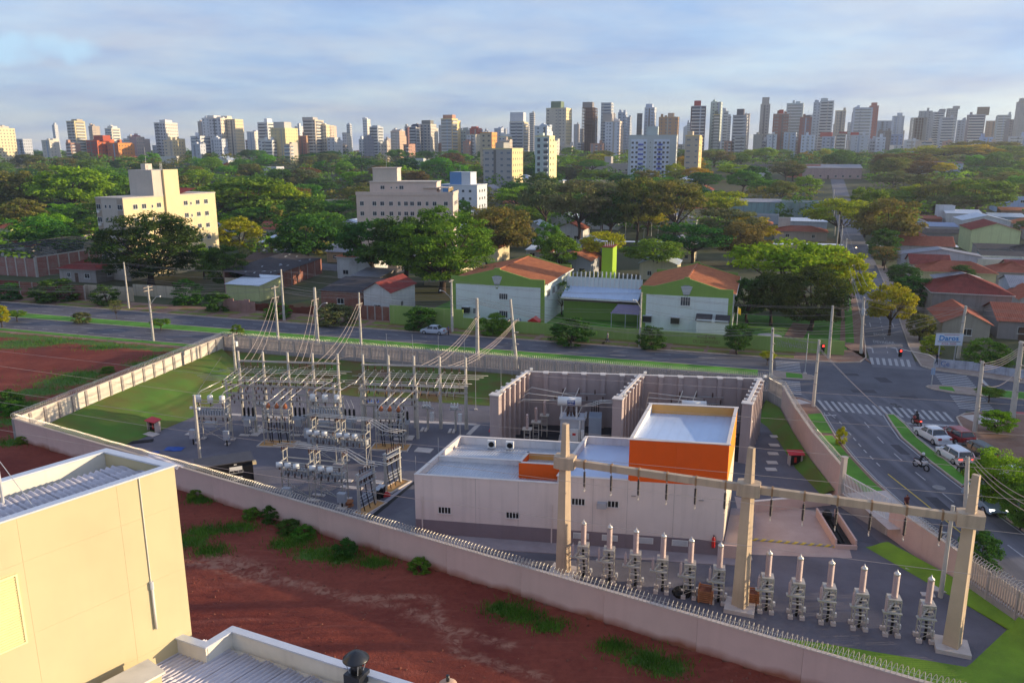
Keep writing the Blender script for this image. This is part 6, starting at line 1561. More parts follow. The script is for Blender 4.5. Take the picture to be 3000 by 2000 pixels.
def person(p,rz,label,shirt,trousers,hairc,pose='walk',z=0.0,helmet=None,top=True,par=None):
 J=dict(pelvis=(0,0,.95),waist=(0,0,1.1),chest=(.02,0,1.35),neck=(.02,0,1.5),head=(.04,0,1.6),crown=(.04,0,1.72))
 if pose=='walk':
  J.update(hl=(0,.1,.92),kl=(.14,.1,.5),al=(.12,.1,.08),tl=(.26,.1,.03),hr=(0,-.1,.92),kr=(-.02,-.1,.5),ar=(-.28,-.1,.12),tr=(-.16,-.1,.03),sl=(.02,.19,1.42),el=(-.12,.24,1.16),wl_=(-.05,.24,.92),fl=(-.02,.24,.83),sr=(.02,-.19,1.42),er=(.12,-.24,1.16),wr=(.26,-.22,.98),fr=(.31,-.21,.91))
 elif pose=='stand':
  J.update(hl=(0,.1,.92),kl=(.03,.11,.5),al=(0,.12,.08),tl=(.14,.13,.03),hr=(0,-.1,.92),kr=(.03,-.11,.5),ar=(0,-.12,.08),tr=(.14,-.13,.03),sl=(.02,.19,1.42),el=(0,.25,1.15),wl_=(.08,.24,.92),fl=(.1,.23,.83),sr=(.02,-.19,1.42),er=(0,-.25,1.15),wr=(.06,-.25,.92),fr=(.08,-.25,.83))
 else:
  J=dict(pelvis=(-.15,0,.85),waist=(-.1,0,1.0),chest=(.02,0,1.25),neck=(.07,0,1.4),head=(.12,0,1.5),crown=(.13,0,1.62),hl=(-.1,.12,.83),kl=(.28,.2,.68),al=(.1,.18,.28),tl=(.24,.19,.24),hr=(-.1,-.12,.83),kr=(.28,-.2,.68),ar=(.1,-.18,.28),tr=(.24,-.19,.24),sl=(.04,.2,1.32),el=(.22,.3,1.1),wl_=(.46,.3,1.08),fl=(.53,.3,1.08),sr=(.04,-.2,1.32),er=(.22,-.3,1.1),wr=(.46,-.3,1.08),fr=(.53,-.3,1.08))
 keys=list(J);ix={k:i for i,k in enumerate(keys)}
 E=[('pelvis','waist'),('waist','chest'),('chest','neck'),('neck','head'),('head','crown')]
 for s in 'lr':
  w='wl_' if s=='l' else 'wr'
  E+=[('pelvis','h'+s),('h'+s,'k'+s),('k'+s,'a'+s),('a'+s,'t'+s),('chest','s'+s),('s'+s,'e'+s),('e'+s,w),(w,'f'+s)]
 rad=dict(pelvis=(.15,.12),waist=(.14,.105),chest=(.17,.12),neck=.06,head=.095,crown=.075)
 for s in 'lr':rad.update({'h'+s:.1,'k'+s:.065,'a'+s:.045,'t'+s:.04,'s'+s:.065,'e'+s:.048,('wl_' if s=='l' else 'wr'):.036,'f'+s:.032})
 me=body_mesh(J,'body',[(ix[a],ix[b])for a,b in E],rad,'pelvis')
 t=thing('person',label,'person',p,rz)if par is None else par
 me.materials.append(skin_m);me.materials.append(M('cloth_'+shirt,shirt,.9,var=.12,scale=6));me.materials.append(M('cloth_'+trousers,trousers,.9,var=.12,scale=6));me.materials.append(M('shoe','#26221f',.7));hm=M('hair_'+hairc,hairc,.6);me.materials.append(hm)
 hc=Vector(J['head'])
 for f in me.polygons:
  c=f.center;m_=1
  if c.z<.12 or(pose=='ride' and c.z<.33):m_=3
  elif c.z<(.98 if pose!='ride' else .92)and abs(c.y)<.22:m_=2
  if c.z>J['neck'][2]+.02:m_=0
  if c.z>J['head'][2]+.06 or(c.z>J['neck'][2]+.06 and c.x<hc.x-.03):m_=4
  if abs(c.y)>.2 and c.z<1.2 and pose!='ride' and c.z>.7:m_=0
  f.material_index=m_
 b=obj('body',me,None,t,loc=(0,0,z))
 if helmet:MB().lathe([(0,.17),(.08,.15),(.135,.08),(.145,0),(.13,-.08),(.09,-.12)],(hc.x,hc.y,hc.z+.04),12).build('helmet',helmet,t,True,loc=(0,0,z))
 return t
person(G(1780,1005),UA+math.pi,'person in grey clothes walking on the far pavement by the green wall','#8f8f95','#75747c','#2a221e','walk',.13)
person(G(1314,984),UA,'person standing beside the wired pole left of the school','#5f6a80','#3a3c46','#2a221e','stand',.13)
person(G(2651,1507),math.radians(-85),'person in dark red walking on the pavement outside the gate','#5e2a28','#2c2a30','#1f1a18','walk',.13)
person(G(2741,1080),UA,'person in dark clothes climbing at the white corner fence','#2c3440','#26303c','#1f1a18','walk',.6)
def motorbike(p,head,label,paint,lit=False,shirt='#26262c',helmet='#d0d0d0'):
 t=thing('motorcycle',label,'motorcycle',p,head)
 for x,r_ in((-.62,.29),(.66,.29)):
  w_=MB();
  for k in range(18):a0,a1=k*2*math.pi/18,(k+1)*2*math.pi/18;w_.bar((x+r_*math.cos(a0),0,r_+r_*math.sin(a0)),(x+r_*math.cos(a1),0,r_+r_*math.sin(a1)),.1,.09)
  o=w_.build('wheel',tyre,t);MB().cyl((x,-.05,r_),(x,.05,r_),.19,n=12).build('rim',rimm,o)
 obj('frame',loft([(-.75,[(.04,.62),(.1,.7),(.08,.78)]),(-.2,[(.1,.42),(.15,.62),(.12,.8)]),(.15,[(.13,.38),(.17,.6),(.13,.86)]),(.42,[(.08,.5),(.12,.72),(.08,.92)])],'frame'),paint,t);MB().box(-.75,-.13,.78,.02,.13,.86).build('seat',black,t)
 obj('fairing',loft([(.4,[(.1,.6),(.17,.8),(.12,1.0)]),(.62,[(.08,.72),(.13,.85),(.08,.98)])],'fairing'),paint,t);MB().bar((.62,.0,.95),(.68,0,.3),.07).build('fork',rimm,t);MB().bar((.5,-.33,1.05),(.5,.33,1.05),.04).build('handlebar',black,t)
 MB().cbox((.66,0,.86),(.04,.08,.07)).build('headlight',lampw,t);MB().cbox((-.78,0,.74),(.04,.09,.05)).build('tail_light',lamplit if lit else lampred,t);MB().cyl((-.2,-.16,.35),(-.75,-.18,.42),.05,n=8).build('exhaust',rimm,t);MB().cbox((.02,0,.36),(.18,.13,.13)).build('engine',black,t)
 r_=thing('person','rider in dark clothes on the '+label,'person',p,head);person(p,head,'',shirt,'#23252c','#1f1a18','ride',0,M('helmet_'+helmet,helmet,.3,spec=.6),par=r_)
 return t
motorbike(G(2684,1246),math.radians(95),'motorbike with red tail light at the stop line',carpaint('bred','#9a1c1c'),True,helmet='#2a2a2e');motorbike(G(2697,1372),math.radians(-70),'white motorbike coming down the cross road',carpaint('white',''),False);motorbike(G(2822,1392),math.radians(95),'dark motorbike behind the gantry end column',carpaint('black',''),False,helmet='#c9c9c9')
# ----- trees
import numpy as np
def crown_mesh(seed,radii,cz,ncl,nlf,leaf,zmin,name='crown',flat=.5,clr=.30,cone=False,fill=.55):
 rg=np.random.default_rng(seed)
 cs=[]
 while len(cs)<ncl:
  d=rg.normal(size=3);d/=np.linalg.norm(d)
  r=fill+(1-fill)*rg.random()**.45
  p=d*r*np.array(radii)
  if cone:k=1-.62*max(0,(p[2]/radii[2]+.3)/1.3);p[0]*=k;p[1]*=k
  if p[2]+cz<zmin:continue
  cs.append(p+np.array([0,0,cz]))
 cs=np.array(cs)
 per=nlf//ncl
 rad=radii[0]*clr*(0.65+.7*rg.random(ncl))
 c=np.repeat(cs,per,0);rr=np.repeat(rad,per)
 o=rg.normal(size=(len(c),3));o/=np.linalg.norm(o,axis=1)[:,None]
 o*=(rg.random(len(c))**.4)[:,None]
 o[:,2]=np.where(o[:,2]<0,o[:,2]*.55,o[:,2])
 p=c+o*rr[:,None]*np.array([1,1,flat])
 nrm=o*.9+np.array([0,0,.55])+rg.normal(size=o.shape)*.55
 nrm/=np.linalg.norm(nrm,axis=1)[:,None]
 t=np.cross(nrm,rg.normal(size=o.shape));t/=np.linalg.norm(t,axis=1)[:,None]
 b=np.cross(nrm,t)
 s=leaf*(.6+.8*rg.random(len(c)))[:,None]
 t*=s;b*=s*.62
 v=np.stack([p-t*.5,p-b*.5+nrm*s*.1,p+t*.5,p+b*.5+nrm*s*.1],1).reshape(-1,3)
 me=bpy.data.meshes.new(name)
 n=len(p)
 me.vertices.add(4*n);me.vertices.foreach_set('co',v.astype(np.float32).ravel())
 me.loops.add(4*n);me.loops.foreach_set('vertex_index',np.arange(4*n,dtype=np.int32))
 me.polygons.add(n);me.polygons.foreach_set('loop_start',np.arange(0,4*n,4,dtype=np.int32));me.polygons.foreach_set('loop_total',np.full(n,4,dtype=np.int32))
 me.update();me.validate()
 return me,cs
def trunk_mesh(seed,cs,h0,r0,nl=9,lean=.0,thin=1.0):
 rg=random.Random(seed);mb=MB()
 base=Vector((0,0,0));fork=Vector((rg.uniform(-.3,.3),rg.uniform(-.3,.3),h0))
 mb.tube([base-Vector((0,0,.3)),Vector((0,0,.25)),base.lerp(fork,.5)+Vector((rg.uniform(-.12,.12),rg.uniform(-.12,.12),0)),fork],[r0*1.5,r0*1.15,r0*.95,r0*.85],7)
 idx=list(range(len(cs)));rg.shuffle(idx)
 for k in idx[:nl]:
  q=Vector(cs[k]);mid=fork.lerp(q,.5)+Vector((rg.uniform(-.4,.4),rg.uniform(-.4,.4),rg.uniform(-.2,.6)))
  st=fork-Vector((0,0,rg.uniform(0,.5)))
  mb.tube([st,st.lerp(mid,.6),mid,q],[r0*.55*thin,r0*.4*thin,r0*.3*thin,r0*.08],5)
  for j in range(2):
   e=Vector(cs[rg.choice(idx)]);
   if(e-mid).length<3.6:mb.tube([mid,mid.lerp(e,.55)+Vector((0,0,.25)),e],[r0*.24*thin,r0*.16*thin,r0*.05],4)
 return mb.mesh('trunk',True)
bark=M('bark','#4a3d34',.95,scale=2,col2='#332a25',bump=.5)
bark2=M('bark_pale','#6e6258',.95,scale=2,col2='#514840',bump=.5)
LM=dict(green=leafmat('leaf_green','#4c7528','#7a9a34',.4),dark=leafmat('leaf_dark','#335826','#4f7630',.36),bright=leafmat('leaf_bright','#5f9022','#8ab22e',.42),yellow=leafmat('leaf_yellow','#8a9a22','#b3b02c',.4),brown=leafmat('leaf_brown','#667230','#8c8040',.4),rust=leafmat('leaf_rust','#6e6238','#84683c',.35),grey=leafmat('leaf_grey','#5e7040','#7d7850',.38),pink=leafmat('leaf_pink','#8f6a8a','#b48aa4',.35),gold=leafmat('leaf_gold','#a3901e','#c9a424',.4),deep=leafmat('leaf_deep','#2c441f','#55602c',.32))
PROTO={}
def proto(key,seed,radii,cz,ncl,nlf,leaf,zmin,h0,r0,nl=9,thin=1.0,**k):
 cm,cs=crown_mesh(seed,radii,cz,ncl,nlf,leaf,zmin,**k)
 PROTO[key]=(cm,trunk_mesh(seed,cs,h0,r0,nl,thin=thin))
for i in range(3):
 proto('dome%d'%i,20+i,(5,5,3.7),6.1,74,7600,.48,3.6,3.0,.30,10)
 proto('umb%d'%i,40+i,(5.2,5.2,2.7),7.1,64,6200,.46,5.4,3.6,.27,12,flat=.42)
 proto('round%d'%i,60+i,(4.4,4.4,4.1),5.7,80,7600,.46,1.9,2.2,.34,8,clr=.27)
for i in range(2):
 proto('sparse%d'%i,80+i,(4.6,4.6,3.4),6.3,46,2300,.34,3.6,2.6,.16,18,thin=.9,clr=.26)
 proto('cone%d'%i,90+i,(4.4,4.4,4.6),5.3,80,7000,.45,1.2,1.6,.3,7,cone=True)
 proto('bush%d'%i,100+i,(4.8,4.8,6.0),4.0,60,4800,.62,.3,1.2,.22,10,clr=.3)
for i in range(2):proto('near%d'%i,120+i,(5,5,4.6),5.4,170,25000,.26,1.3,2.0,.34,16,clr=.21,fill=.4)
def tree(p,width,height,kind,leaf,label,group='street and garden trees',name='broadleaf_tree',cat='tree',barkm=bark,rz=None,sy=None):
 rg=random.Random(int(p[0]*37+p[1]*91))
 cm,tm=PROTO[kind]
 s=width/10.0
 t=thing(name,label,cat,p,rg.uniform(0,6.28)if rz is None else rz,group,sc=(s,s*(sy or rg.uniform(.9,1.1)),height/10.0))
 for n,me,m_ in(('trunk',tm,barkm),('crown',cm,LM[leaf])):
  if not me.materials:me.materials.append(m_)
  o=bpy.data.objects.new(n,me);COL.objects.link(o);o.parent=t
  o.material_slots[0].link='OBJECT';o.material_slots[0].material=m_
 return t
DS=1/.784
def tpx(cx,topy,w,basey,kind,leaf,label,dist=None,**k):
 cx,topy,w,basey=cx*DS,topy*DS,w*DS,basey*DS
 p=GT(cx,basey)if dist is None else ATT(cx,dist)
 return tree(p,WM(w,p),max(2.0,HZ(topy,p)-p.z),kind,leaf,label,**k)
TREES=[(347,484,205,655,'near0','deep','big dark tree standing in front of the cream apartment block with five floors',{}),(520,560,100,668,'round1','dark','dark green tree at the right foot of the cream apartment block',{}),(470,560,60,640,'round0','green','small green tree against the lower wall of the cream apartment block',{}),(552,496,105,590,'round2','yellow','yellow topped round tree just right of the cream apartment block',{}),(705,492,152,618,'dome1','dark','dark umbrella shaped tree above the pale sheet roofs left of the centre',{}),(585,402,180,520,'dome0','green','broad dome tree with lit top behind the yellow topped round tree',{}),(660,418,95,520,'dome2','yellow','yellow green tree leaning on the right side of the broad dome tree',{}),(860,500,150,648,'dome2','dark','dark left part of the great tree mass left of the green school',{}),(1015,478,235,672,'near1','green','largest green tree of the mass left of the green school',{}),(935,492,190,660,'dome0','dark','dark green tree between the other trees of the mass left of the school',{}),(1150,472,150,610,'dome1','brown','olive brown tree behind the largest green tree beside the school',{}),(1120,600,90,0,'sparse0','grey','thin leafless looking tree before the left white gable wall',dict(base=715,group='school garden trees')),(1345,615,85,0,'sparse1','brown','thin olive tree in front of the blue walkway roof',dict(base=708,group='school garden trees')),(1385,618,62,0,'sparse0','grey','taller thin tree beside the green tower of the school',dict(base=700,group='school garden trees')),(1290,640,90,0,'sparse1','green','loose green tree right of the left gable in the school yard',dict(base=722,group='school garden trees')),(90,496,130,582,'dome1','green','green tree with white blossoms below the long dark roof at the left',{}),(150,520,95,590,'round0','dark','dark round tree right of the blossoming tree at the left',{}),(40,388,130,500,'dome0','brown','orange brown dome tree at the left edge',{}),(165,378,150,500,'dome2','bright','bright green broad tree behind the long dark roof',{}),(245,385,110,490,'dome1','green','green tree with a rusty edge left of the apartment tower stair block',{}),(190,478,75,535,'bush0','dark','low dark hedge like tree behind the apartment block corner',{}),(1255,508,62,600,'round1','green','small round green tree at the park street corner',{}),(1285,535,92,640,'round0','green','dense round tree behind the left school roof',{}),(1385,530,95,622,'umb0','yellow','yellow green feathery tree behind the green tower of the school',{}),(1330,415,150,560,'umb1','grey','grey brown umbrella tree at the park street',{}),(1400,432,120,556,'dome2','dark','dark green tree with bare limbs in the park',{}),(1250,418,120,540,'umb2','grey','wide greyish tree left of the park street',{}),(1462,400,105,560,'dome0','brown','brown green tall tree in the middle of the park',{}),(1548,412,128,565,'umb0','brown','golden brown umbrella tree at the right of the park',{}),(1500,552,135,640,'umb2','green','olive umbrella tree between the two school roofs',{}),(1590,515,150,612,'umb1','dark','dark green umbrella tree above the right school roof',{}),(1700,508,120,610,'dome1','rust','rusty brown tree behind the right school roof',{}),(1800,548,240,715,'umb0','bright','bright green spreading tree over the right end of the school',{}),(1925,572,130,725,'dome0','yellow','yellow green tree leaning over the side street',{}),(1860,612,150,760,'near1','deep','big nearly black tree at the school corner by the side street',{}),(1770,620,110,748,'dome1','deep','dark tall tree left of the nearly black tree at the school corner',{}),(1715,635,95,742,'round2','dark','dark tree directly right of the right white gable',{}),(1900,560,90,690,'dome2','brown','rust topped tree behind the yellow green tree at the side street',{}),(2042,648,98,770,'dome2','yellow','vivid yellow green round tree at the mouth of the side street',{}),(2033,452,140,585,'dome1','brown','big golden brown tree overhanging the right side of the side street',{}),(1985,425,90,545,'dome0','green','green tree with orange top at the far end of the side street',{}),(2028,522,75,612,'round1','dark','dense dark tree on the right kerb of the side street',{}),(2030,560,70,622,'sparse1','rust','bare brownish tree on the right kerb of the side street',{}),(2072,605,72,665,'round0','dark','dark rounded tree behind the dark clump on the right kerb',{}),(2095,632,105,720,'round1','dark','large dark clump of foliage on the right kerb of the side street',{}),(2112,718,62,785,'round2','brown','olive brown tree left of the tiled houses near the junction',{}),(2138,772,48,812,'bush0','yellow','yellow green bush left of the white sign board',dict(name='garden_bush',cat='bush')),(2205,610,90,660,'cone0','dark','dark cone shaped tree behind the big red hip roof',{}),(2242,408,152,500,'dome0','green','big dark green tree with golden right edge above the white sheds',{}),(2262,778,100,842,'bush1','green','green yellow garden tree right of the white sign board',{}),(2275,815,45,850,'bush0','dark','dark bush directly behind the white corner fence',dict(name='garden_bush',cat='bush')),(2342,660,50,700,'round1','dark','dark tree cut by the right edge beside the blue grey house',{}),(2345,505,40,545,'round2','dark','small dark tree at the right edge beside the pale green gable',{}),(2290,942,78,998,'round1','bright','small round bright green tree on the pavement right of the red car',{}),(2285,1035,135,1165,'near0','bright','yellow green roadside tree half hiding the black car',{}),(2345,1110,110,1215,'near1','green','green roadside tree at the right edge below the white car',{}),(2253,1222,88,1298,'bush1','dark','dense dark bush outside the yard wall behind the gantry end column',dict(name='garden_bush',cat='bush')),(965,706,72,757,'bush0','dark','dark street shrub left of the parked silver car',dict(name='street_shrub',cat='shrub')),(1137,718,62,770,'bush1','green','street shrub against the green wall left of the red play house',dict(name='street_shrub',cat='shrub')),(1312,732,92,790,'bush0','dark','broad street shrub in the middle of the green school wall',dict(name='street_shrub',cat='shrub')),(1497,748,66,800,'bush1','dark','street shrub at the slim pole before the right gable',dict(name='street_shrub',cat='shrub')),(1692,742,72,815,'round2','dark','street tree over the painted slogan on the green wall',dict(name='street_shrub',cat='shrub')),(130,640,105,690,'bush1','dark','wide dark shrub before the brick wall at the left',dict(name='street_shrub',cat='shrub')),(20,650,60,690,'bush0','dark','dark shrub at the left edge beside the brick wall',dict(name='street_shrub',cat='shrub')),(245,655,60,700,'bush0','dark','dark shrub at the foot of the slim grey pole',dict(name='street_shrub',cat='shrub')),(430,640,70,700,'bush1','dark','spiky dark shrub below the big dark tree',dict(name='street_shrub',cat='shrub')),(500,670,60,715,'bush0','dark','dark hedge bush left of the broken pink wall',dict(name='street_shrub',cat='shrub')),(640,695,60,730,'bush1','green','overgrown bush at the edge of the bare red lot',dict(name='street_shrub',cat='shrub')),(770,700,85,745,'bush0','grey','brown green bush before the red brick sheds',dict(name='street_shrub',cat='shrub')),(268,685,32,732,'sparse0','grey','thin young tree in the median at the left',dict(group='median shrubs')),(5,700,40,752,'round0','yellow','yellowish tree cut by the left edge on the near verge',{}),(40,712,38,738,'umb0','green','low flat shrub in the median at the left edge',dict(name='median_shrub',cat='shrub',group='median shrubs')),(188,727,42,742,'bush0','grey','flat brownish shrub in the median below the slim tree',dict(name='median_shrub',cat='shrub',group='median shrubs')),(370,740,44,758,'umb1','green','flat shrub in the median right of the sunlit lamp pole',dict(name='median_shrub',cat='shrub',group='median shrubs')),(545,762,30,772,'bush1','green','small shrub in the median behind the yard corner',dict(name='median_shrub',cat='shrub',group='median shrubs')),(1762,815,32,838,'umb2','yellow','yellow sapling in the median left of the yard corner pole',dict(name='median_shrub',cat='shrub',group='median shrubs')),(1930,985,24,1022,'bush0','yellow','yellow green sapling on the grass strip beside the cross road',dict(name='sapling',cat='sapling')),(2270,905,55,925,'umb0','green','young tree in the right avenue median',dict(name='sapling',cat='sapling')),]
for cx,ty,w,by,kind,leaf,lab,k in TREES:
 k=dict(k);by=k.pop('base',by)
 tpx(cx,ty,w,by,kind,leaf,lab,**k)
for k,(x,y,w,h,kd,lf)in enumerate(((795,1530,1.6,1.4,'bush0','dark'),(740,1518,1.6,.9,'bush1','green'),(1015,1632,1.7,1.5,'bush1','dark'),(845,1562,1.9,1.1,'bush0','dark'),(890,1575,1.9,1.0,'bush1','green'),(1230,1675,1.6,1.1,'bush0','green'),(575,1462,1.4,.9,'bush1','green'),(35,1215,3.0,1.6,'bush0','green'),(25,1195,3.5,2.2,'bush1','dark'),(70,1300,1.6,.9,'bush1','green'),(318,1093,1.8,1.0,'bush0','green'))):
 tree(G(x,y),w,h,kd,lf,('round leafy weed shrub against the pink wall, largest left of centre','low weed patch left of the round weed shrub','tall leafy weed clump at the pink wall near the capacitor banks','weed clump at the pink wall below the drain, left half','weed clump at the pink wall below the drain, right half','single small shrub on the dirt below the pink wall in the middle','low weeds at the wall beside the cream block corner','weed shrub at the left edge outside the yard corner','dark weed shrub at the left edge above the yard corner','low weeds at the wall foot near the yard corner','weed shrub on the dirt slope beside the cream wall')[k],'weeds on the dirt lot','weed_shrub','shrub')
def tufts(name,spots,n,hgt,mat,label):
 rg=np.random.default_rng(5);V_=[];
 for cx,cy,r,m in spots:
  k=int(n*m);a=rg.normal(size=(k,2))*r*.5;a[:,0]*=1.5
  for dx,dy in a:
   x,y=cx+dx,cy+dy
   if inpoly(x,y,COMP):continue
   z=OZ+.2+dirt_h(x,y);th=rg.random()*6.28;h=hgt*(.4+rg.random());w=.035
   c_,s_=math.cos(th)*w,math.sin(th)*w;lx,ly=rg.normal(size=2)*h*.4
   V_+=[(x-c_,y-s_,z-.1),(x+c_,y+s_,z-.1),(x+lx,y+ly,z+h)]
 me=bpy.data.meshes.new(name);me.from_pydata(V_,[],[(i,i+1,i+2)for i in range(0,len(V_),3)])
 return tag(obj(name,me,mat),label,'grass',kind='stuff')
tufts('grass_tufts',[(gx,gy,gr*(.6 if gy<75 else .8),.6 if gy<75 else .4)for gx,gy,gr in GRASS],900,.32,leafmat('grass_blade','#3f6a24','#5e8a30',.35),'tufts of weedy grass on the red dirt lot')
rg_=random.Random(12);mb=MB()
while len(mb.v)<2600*6:
 x,y=rg_.uniform(-32,36),rg_.uniform(22,66)
 if inpoly(x,y,COMP)or(x>-5 and y>60):continue
 s=rg_.choice((.03,.04,.05,.07,.1))*rg_.uniform(.7,1.4);z=OZ+.16+dirt_h(x,y);n=len(mb.v);a=rg_.random()*6
 for k in range(4):mb.v.append((x+s*math.cos(a+k*1.57)*rg_.uniform(.7,1.3),y+s*math.sin(a+k*1.57)*rg_.uniform(.7,1.3),z+s*rg_.uniform(0,.3)))
 mb.v+=[(x,y,z+s*rg_.uniform(.6,1.1)),(x,y,z-s)]
 mb.f+=[(n+k,n+(k+1)%4,n+4)for k in range(4)]
tag(mb.build('dirt_clods',M('clod','#8f5a48',.95,scale=.9,col2='#5e2c24')),'scattered clods and stones on the red dirt lot','stones',kind='stuff')
DN=random.Random(21)
OCC=[(p.location.x,p.location.y,p.scale.x*5)for p in COL.objects if p.type=='EMPTY' and p.get('category')=='tree']
BLOCKED=[]
def far_trees():
 kinds=['dome0','dome1','dome2','umb0','umb1','umb2','round0','round2']
 n=0
 bands=[(262,30),(300,36),(345,40),(400,42),(470,44),(550,44),(640,40),(740,30)]
 for Y,cnt in bands:
  for k in range(cnt):
   px=-120+3240*(k+DN.uniform(.1,.9))/cnt;Yk=Y*DN.uniform(.93,1.07)
   p=ATT(px,Yk)
   if any((p.x-x)**2+(p.y-y)**2<(r+3.5)**2 for x,y,r in BLOCKED):continue
   if any((p.x-x)**2+(p.y-y)**2<(r*.7+3)**2 for x,y,r in OCC):continue
   if segdist(p.x,p.y,(97,210),(199,498))<7.5:continue
   w=DN.uniform(12,19)*(1.0 if Y<600 else 1.15);h=DN.uniform(9,14)
   lf=DN.choice(['green','green','dark','dark','bright','brown','grey','green','dark','bright','rust','green']if px<1700 else['green','dark','green','brown','bright','grey','gold','brown','green','yellow'])
   if DN.random()<.008:lf='pink'
   tree(p,w,h,DN.choice(kinds),lf,'distant %s tree in the canopy between the houses and the skyline'%{'green':'green','dark':'dark green','bright':'bright green','brown':'olive brown','grey':'grey green','rust':'rusty brown','yellow':'yellow green','gold':'golden','pink':'pink blossoming'}[lf],'distant canopy trees')
   n+=1
 print('far trees',n)
def canopy_fill():
 rg=np.random.default_rng(77);base=[]
 for sd in range(3):
  me,_=crown_mesh(300+sd,(5,5,4.2),4.6,26,210,1.15,.2,clr=.34);a=np.zeros(len(me.vertices)*3,dtype=np.float32);me.vertices.foreach_get('co',a);base.append(a.reshape(-1,3));bpy.data.meshes.remove(me)
 acc={'green':[],'dark':[],'brown':[],'bright':[],'grey':[]}
 rows=[(215,40),(240,46),(270,50),(300,56),(335,60),(370,64),(410,70),(455,74),(505,78),(560,82),(620,86),(690,90),(770,90),(860,80),(960,70),(1080,60),(1250,50),(1500,50)]
 for Y,cnt in rows:
  for k in range(cnt):
   px=-150+3300*(k+rg.random())/cnt;Yk=Y*rg.uniform(.95,1.05);p=ATT(px,Yk)
   if Y<300 and(px>2080 or 1420<px<2050):continue
   if 2050<px<2560 and 395<p.y<520 and Y<520:continue
   if any((p.x-x)**2+(p.y-y)**2<(r+(2.5 if Y<600 else-4))**2 for x,y,r in BLOCKED):continue
   if segdist(p.x,p.y,(97,210),(199,498))<9:continue
   s=rg.uniform(.9,1.5)*(1+Y/2500);h=rg.uniform(.62,1.1)*(1+Y/3000);th=rg.random()*6.28;c_,s_=math.cos(th),math.sin(th)
   b=base[rg.integers(3)];v=np.empty_like(b);v[:,0]=(b[:,0]*c_-b[:,1]*s_)*s+p.x;v[:,1]=(b[:,0]*s_+b[:,1]*c_)*s+p.y;v[:,2]=b[:,2]*h+p.z
   q=rg.random();acc['green' if q<.32 else 'dark' if q<.52 else 'brown' if q<.72 else 'bright' if q<.86 else 'grey'].append(v)
 for key,L in acc.items():
  v=np.concatenate(L);n=len(v)//4;me=bpy.data.meshes.new('canopy_mass')
  me.vertices.add(4*n);me.vertices.foreach_set('co',v.astype(np.float32).ravel());me.loops.add(4*n);me.loops.foreach_set('vertex_index',np.arange(4*n,dtype=np.int32));me.polygons.add(n);me.polygons.foreach_set('loop_start',np.arange(0,4*n,4,dtype=np.int32));me.polygons.foreach_set('loop_total',np.full(n,4,dtype=np.int32));me.update()
  stuff(obj('canopy_mass',me,LM[key]),'unbroken mass of %s tree crowns between the houses and the skyline'%{'green':'green','dark':'dark green','brown':'olive','bright':'light green','grey':'grey green'}[key],'woodland')
  print('canopy',key,n)
# ----- school, houses and apartment blocks
sgreen=M('school_green','#7e9a4a',.88,var=.06,scale=.4,streak=.15,stain=(.16,.2,.08));sgreen2=M('school_tower_green','#8fae2f',.85,var=.06,scale=.4)
swhite=M('school_white','#cfd6d3',.85,var=.05,scale=.5,streak=.08);tile_red=M('tile_red','#a5604a',.9,scale=1.2,col2='#8a4a38',bump=.3);tile_orange=M('tile_orange','#b9734a',.9,scale=.9,col2='#94553a',bump=.3)
tile_dark=M('tile_dark_red','#8a3f38',.9,scale=1.0,col2='#6e302c',bump=.3);fibro_dark=M('fibro_dark','#4a474a',.9,scale=.7,col2='#343236',bump=.3);fibro_grey=M('fibro_grey','#9a9aa0',.85,scale=.8,col2='#85858c',bump=.2);metal_pale=M('metal_pale','#c3cbd4',.5,var=.08,scale=.6,spec=.5)
glass=glassmat('window_glass','#39414c',.12);frame_w=M('frame_white','#cfcfcb',.6,var=.05)
def ribs(mb,a,b,c,d,pitch=.33,amp=.05):
 a,b,c,d=Vector(a),Vector(b),Vector(c),Vector(d);n=max(2,int((b-a).length/pitch))*2
 nr=(b-a).cross(d-a)
 if nr.length<1e-6:nr=(b-a).cross(c-a)
 nr.normalize()
 if nr.z<0:nr=-nr
 s=len(mb.v)
 for i in range(n+1):
  t=i/n;o=nr*(amp if i%2 else 0);mb.v.append(tuple(a.lerp(b,t)+o));mb.v.append(tuple(d.lerp(c,t)+o))
 for i in range(n):mb.f.append((s+2*i,s+2*i+2,s+2*i+3,s+2*i+1))
def fix_up(me):
 bm=bmesh.new();bm.from_mesh(me);bmesh.ops.recalc_face_normals(bm,faces=bm.faces);bm.to_mesh(me);bm.free();return me
def window(par,x,y,z,w,h,nrm='-y',mull=1,sill=True,name='window',gm=None):
 d={'-y':0,'+x':math.pi/2,'-x':-math.pi/2,'+y':math.pi}[nrm]
 o=obj(name,WIN(w,h,mull)[0],frame_w,par,loc=(x,y,z),rz=d);obj('pane',WIN(w,h,mull)[1],gm or glass,o)
 if sill:obj('sill',WIN(w,h,mull)[2],frame_w,o)
 return o
_W={}
def WIN(w,h,mull):
 k=(round(w,2),round(h,2),mull)
 if k not in _W:
  f=MB();t=.06
  for q in((-w/2,0,-w/2+t,h),(w/2-t,0,w/2,h),(-w/2+t,0,w/2-t,t),(-w/2+t,h-t,w/2-t,h)):f.box(q[0],-.05,q[1],q[2],.02,q[3])
  for i in range(mull):x=-w/2+w*(i+1)/(mull+1);f.box(x-.025,-.045,t,x+.025,.0,h-t)
  _W[k]=(f.mesh('window'),MB().box(-w/2+t,-.015,t,w/2-t,.01,h-t).mesh('pane'),MB().box(-w/2-.08,-.13,-.08,w/2+.08,.02,0).mesh('sill'))
 return _W[k]
def block(p,r):BLOCKED.append((p[0],p[1],r))
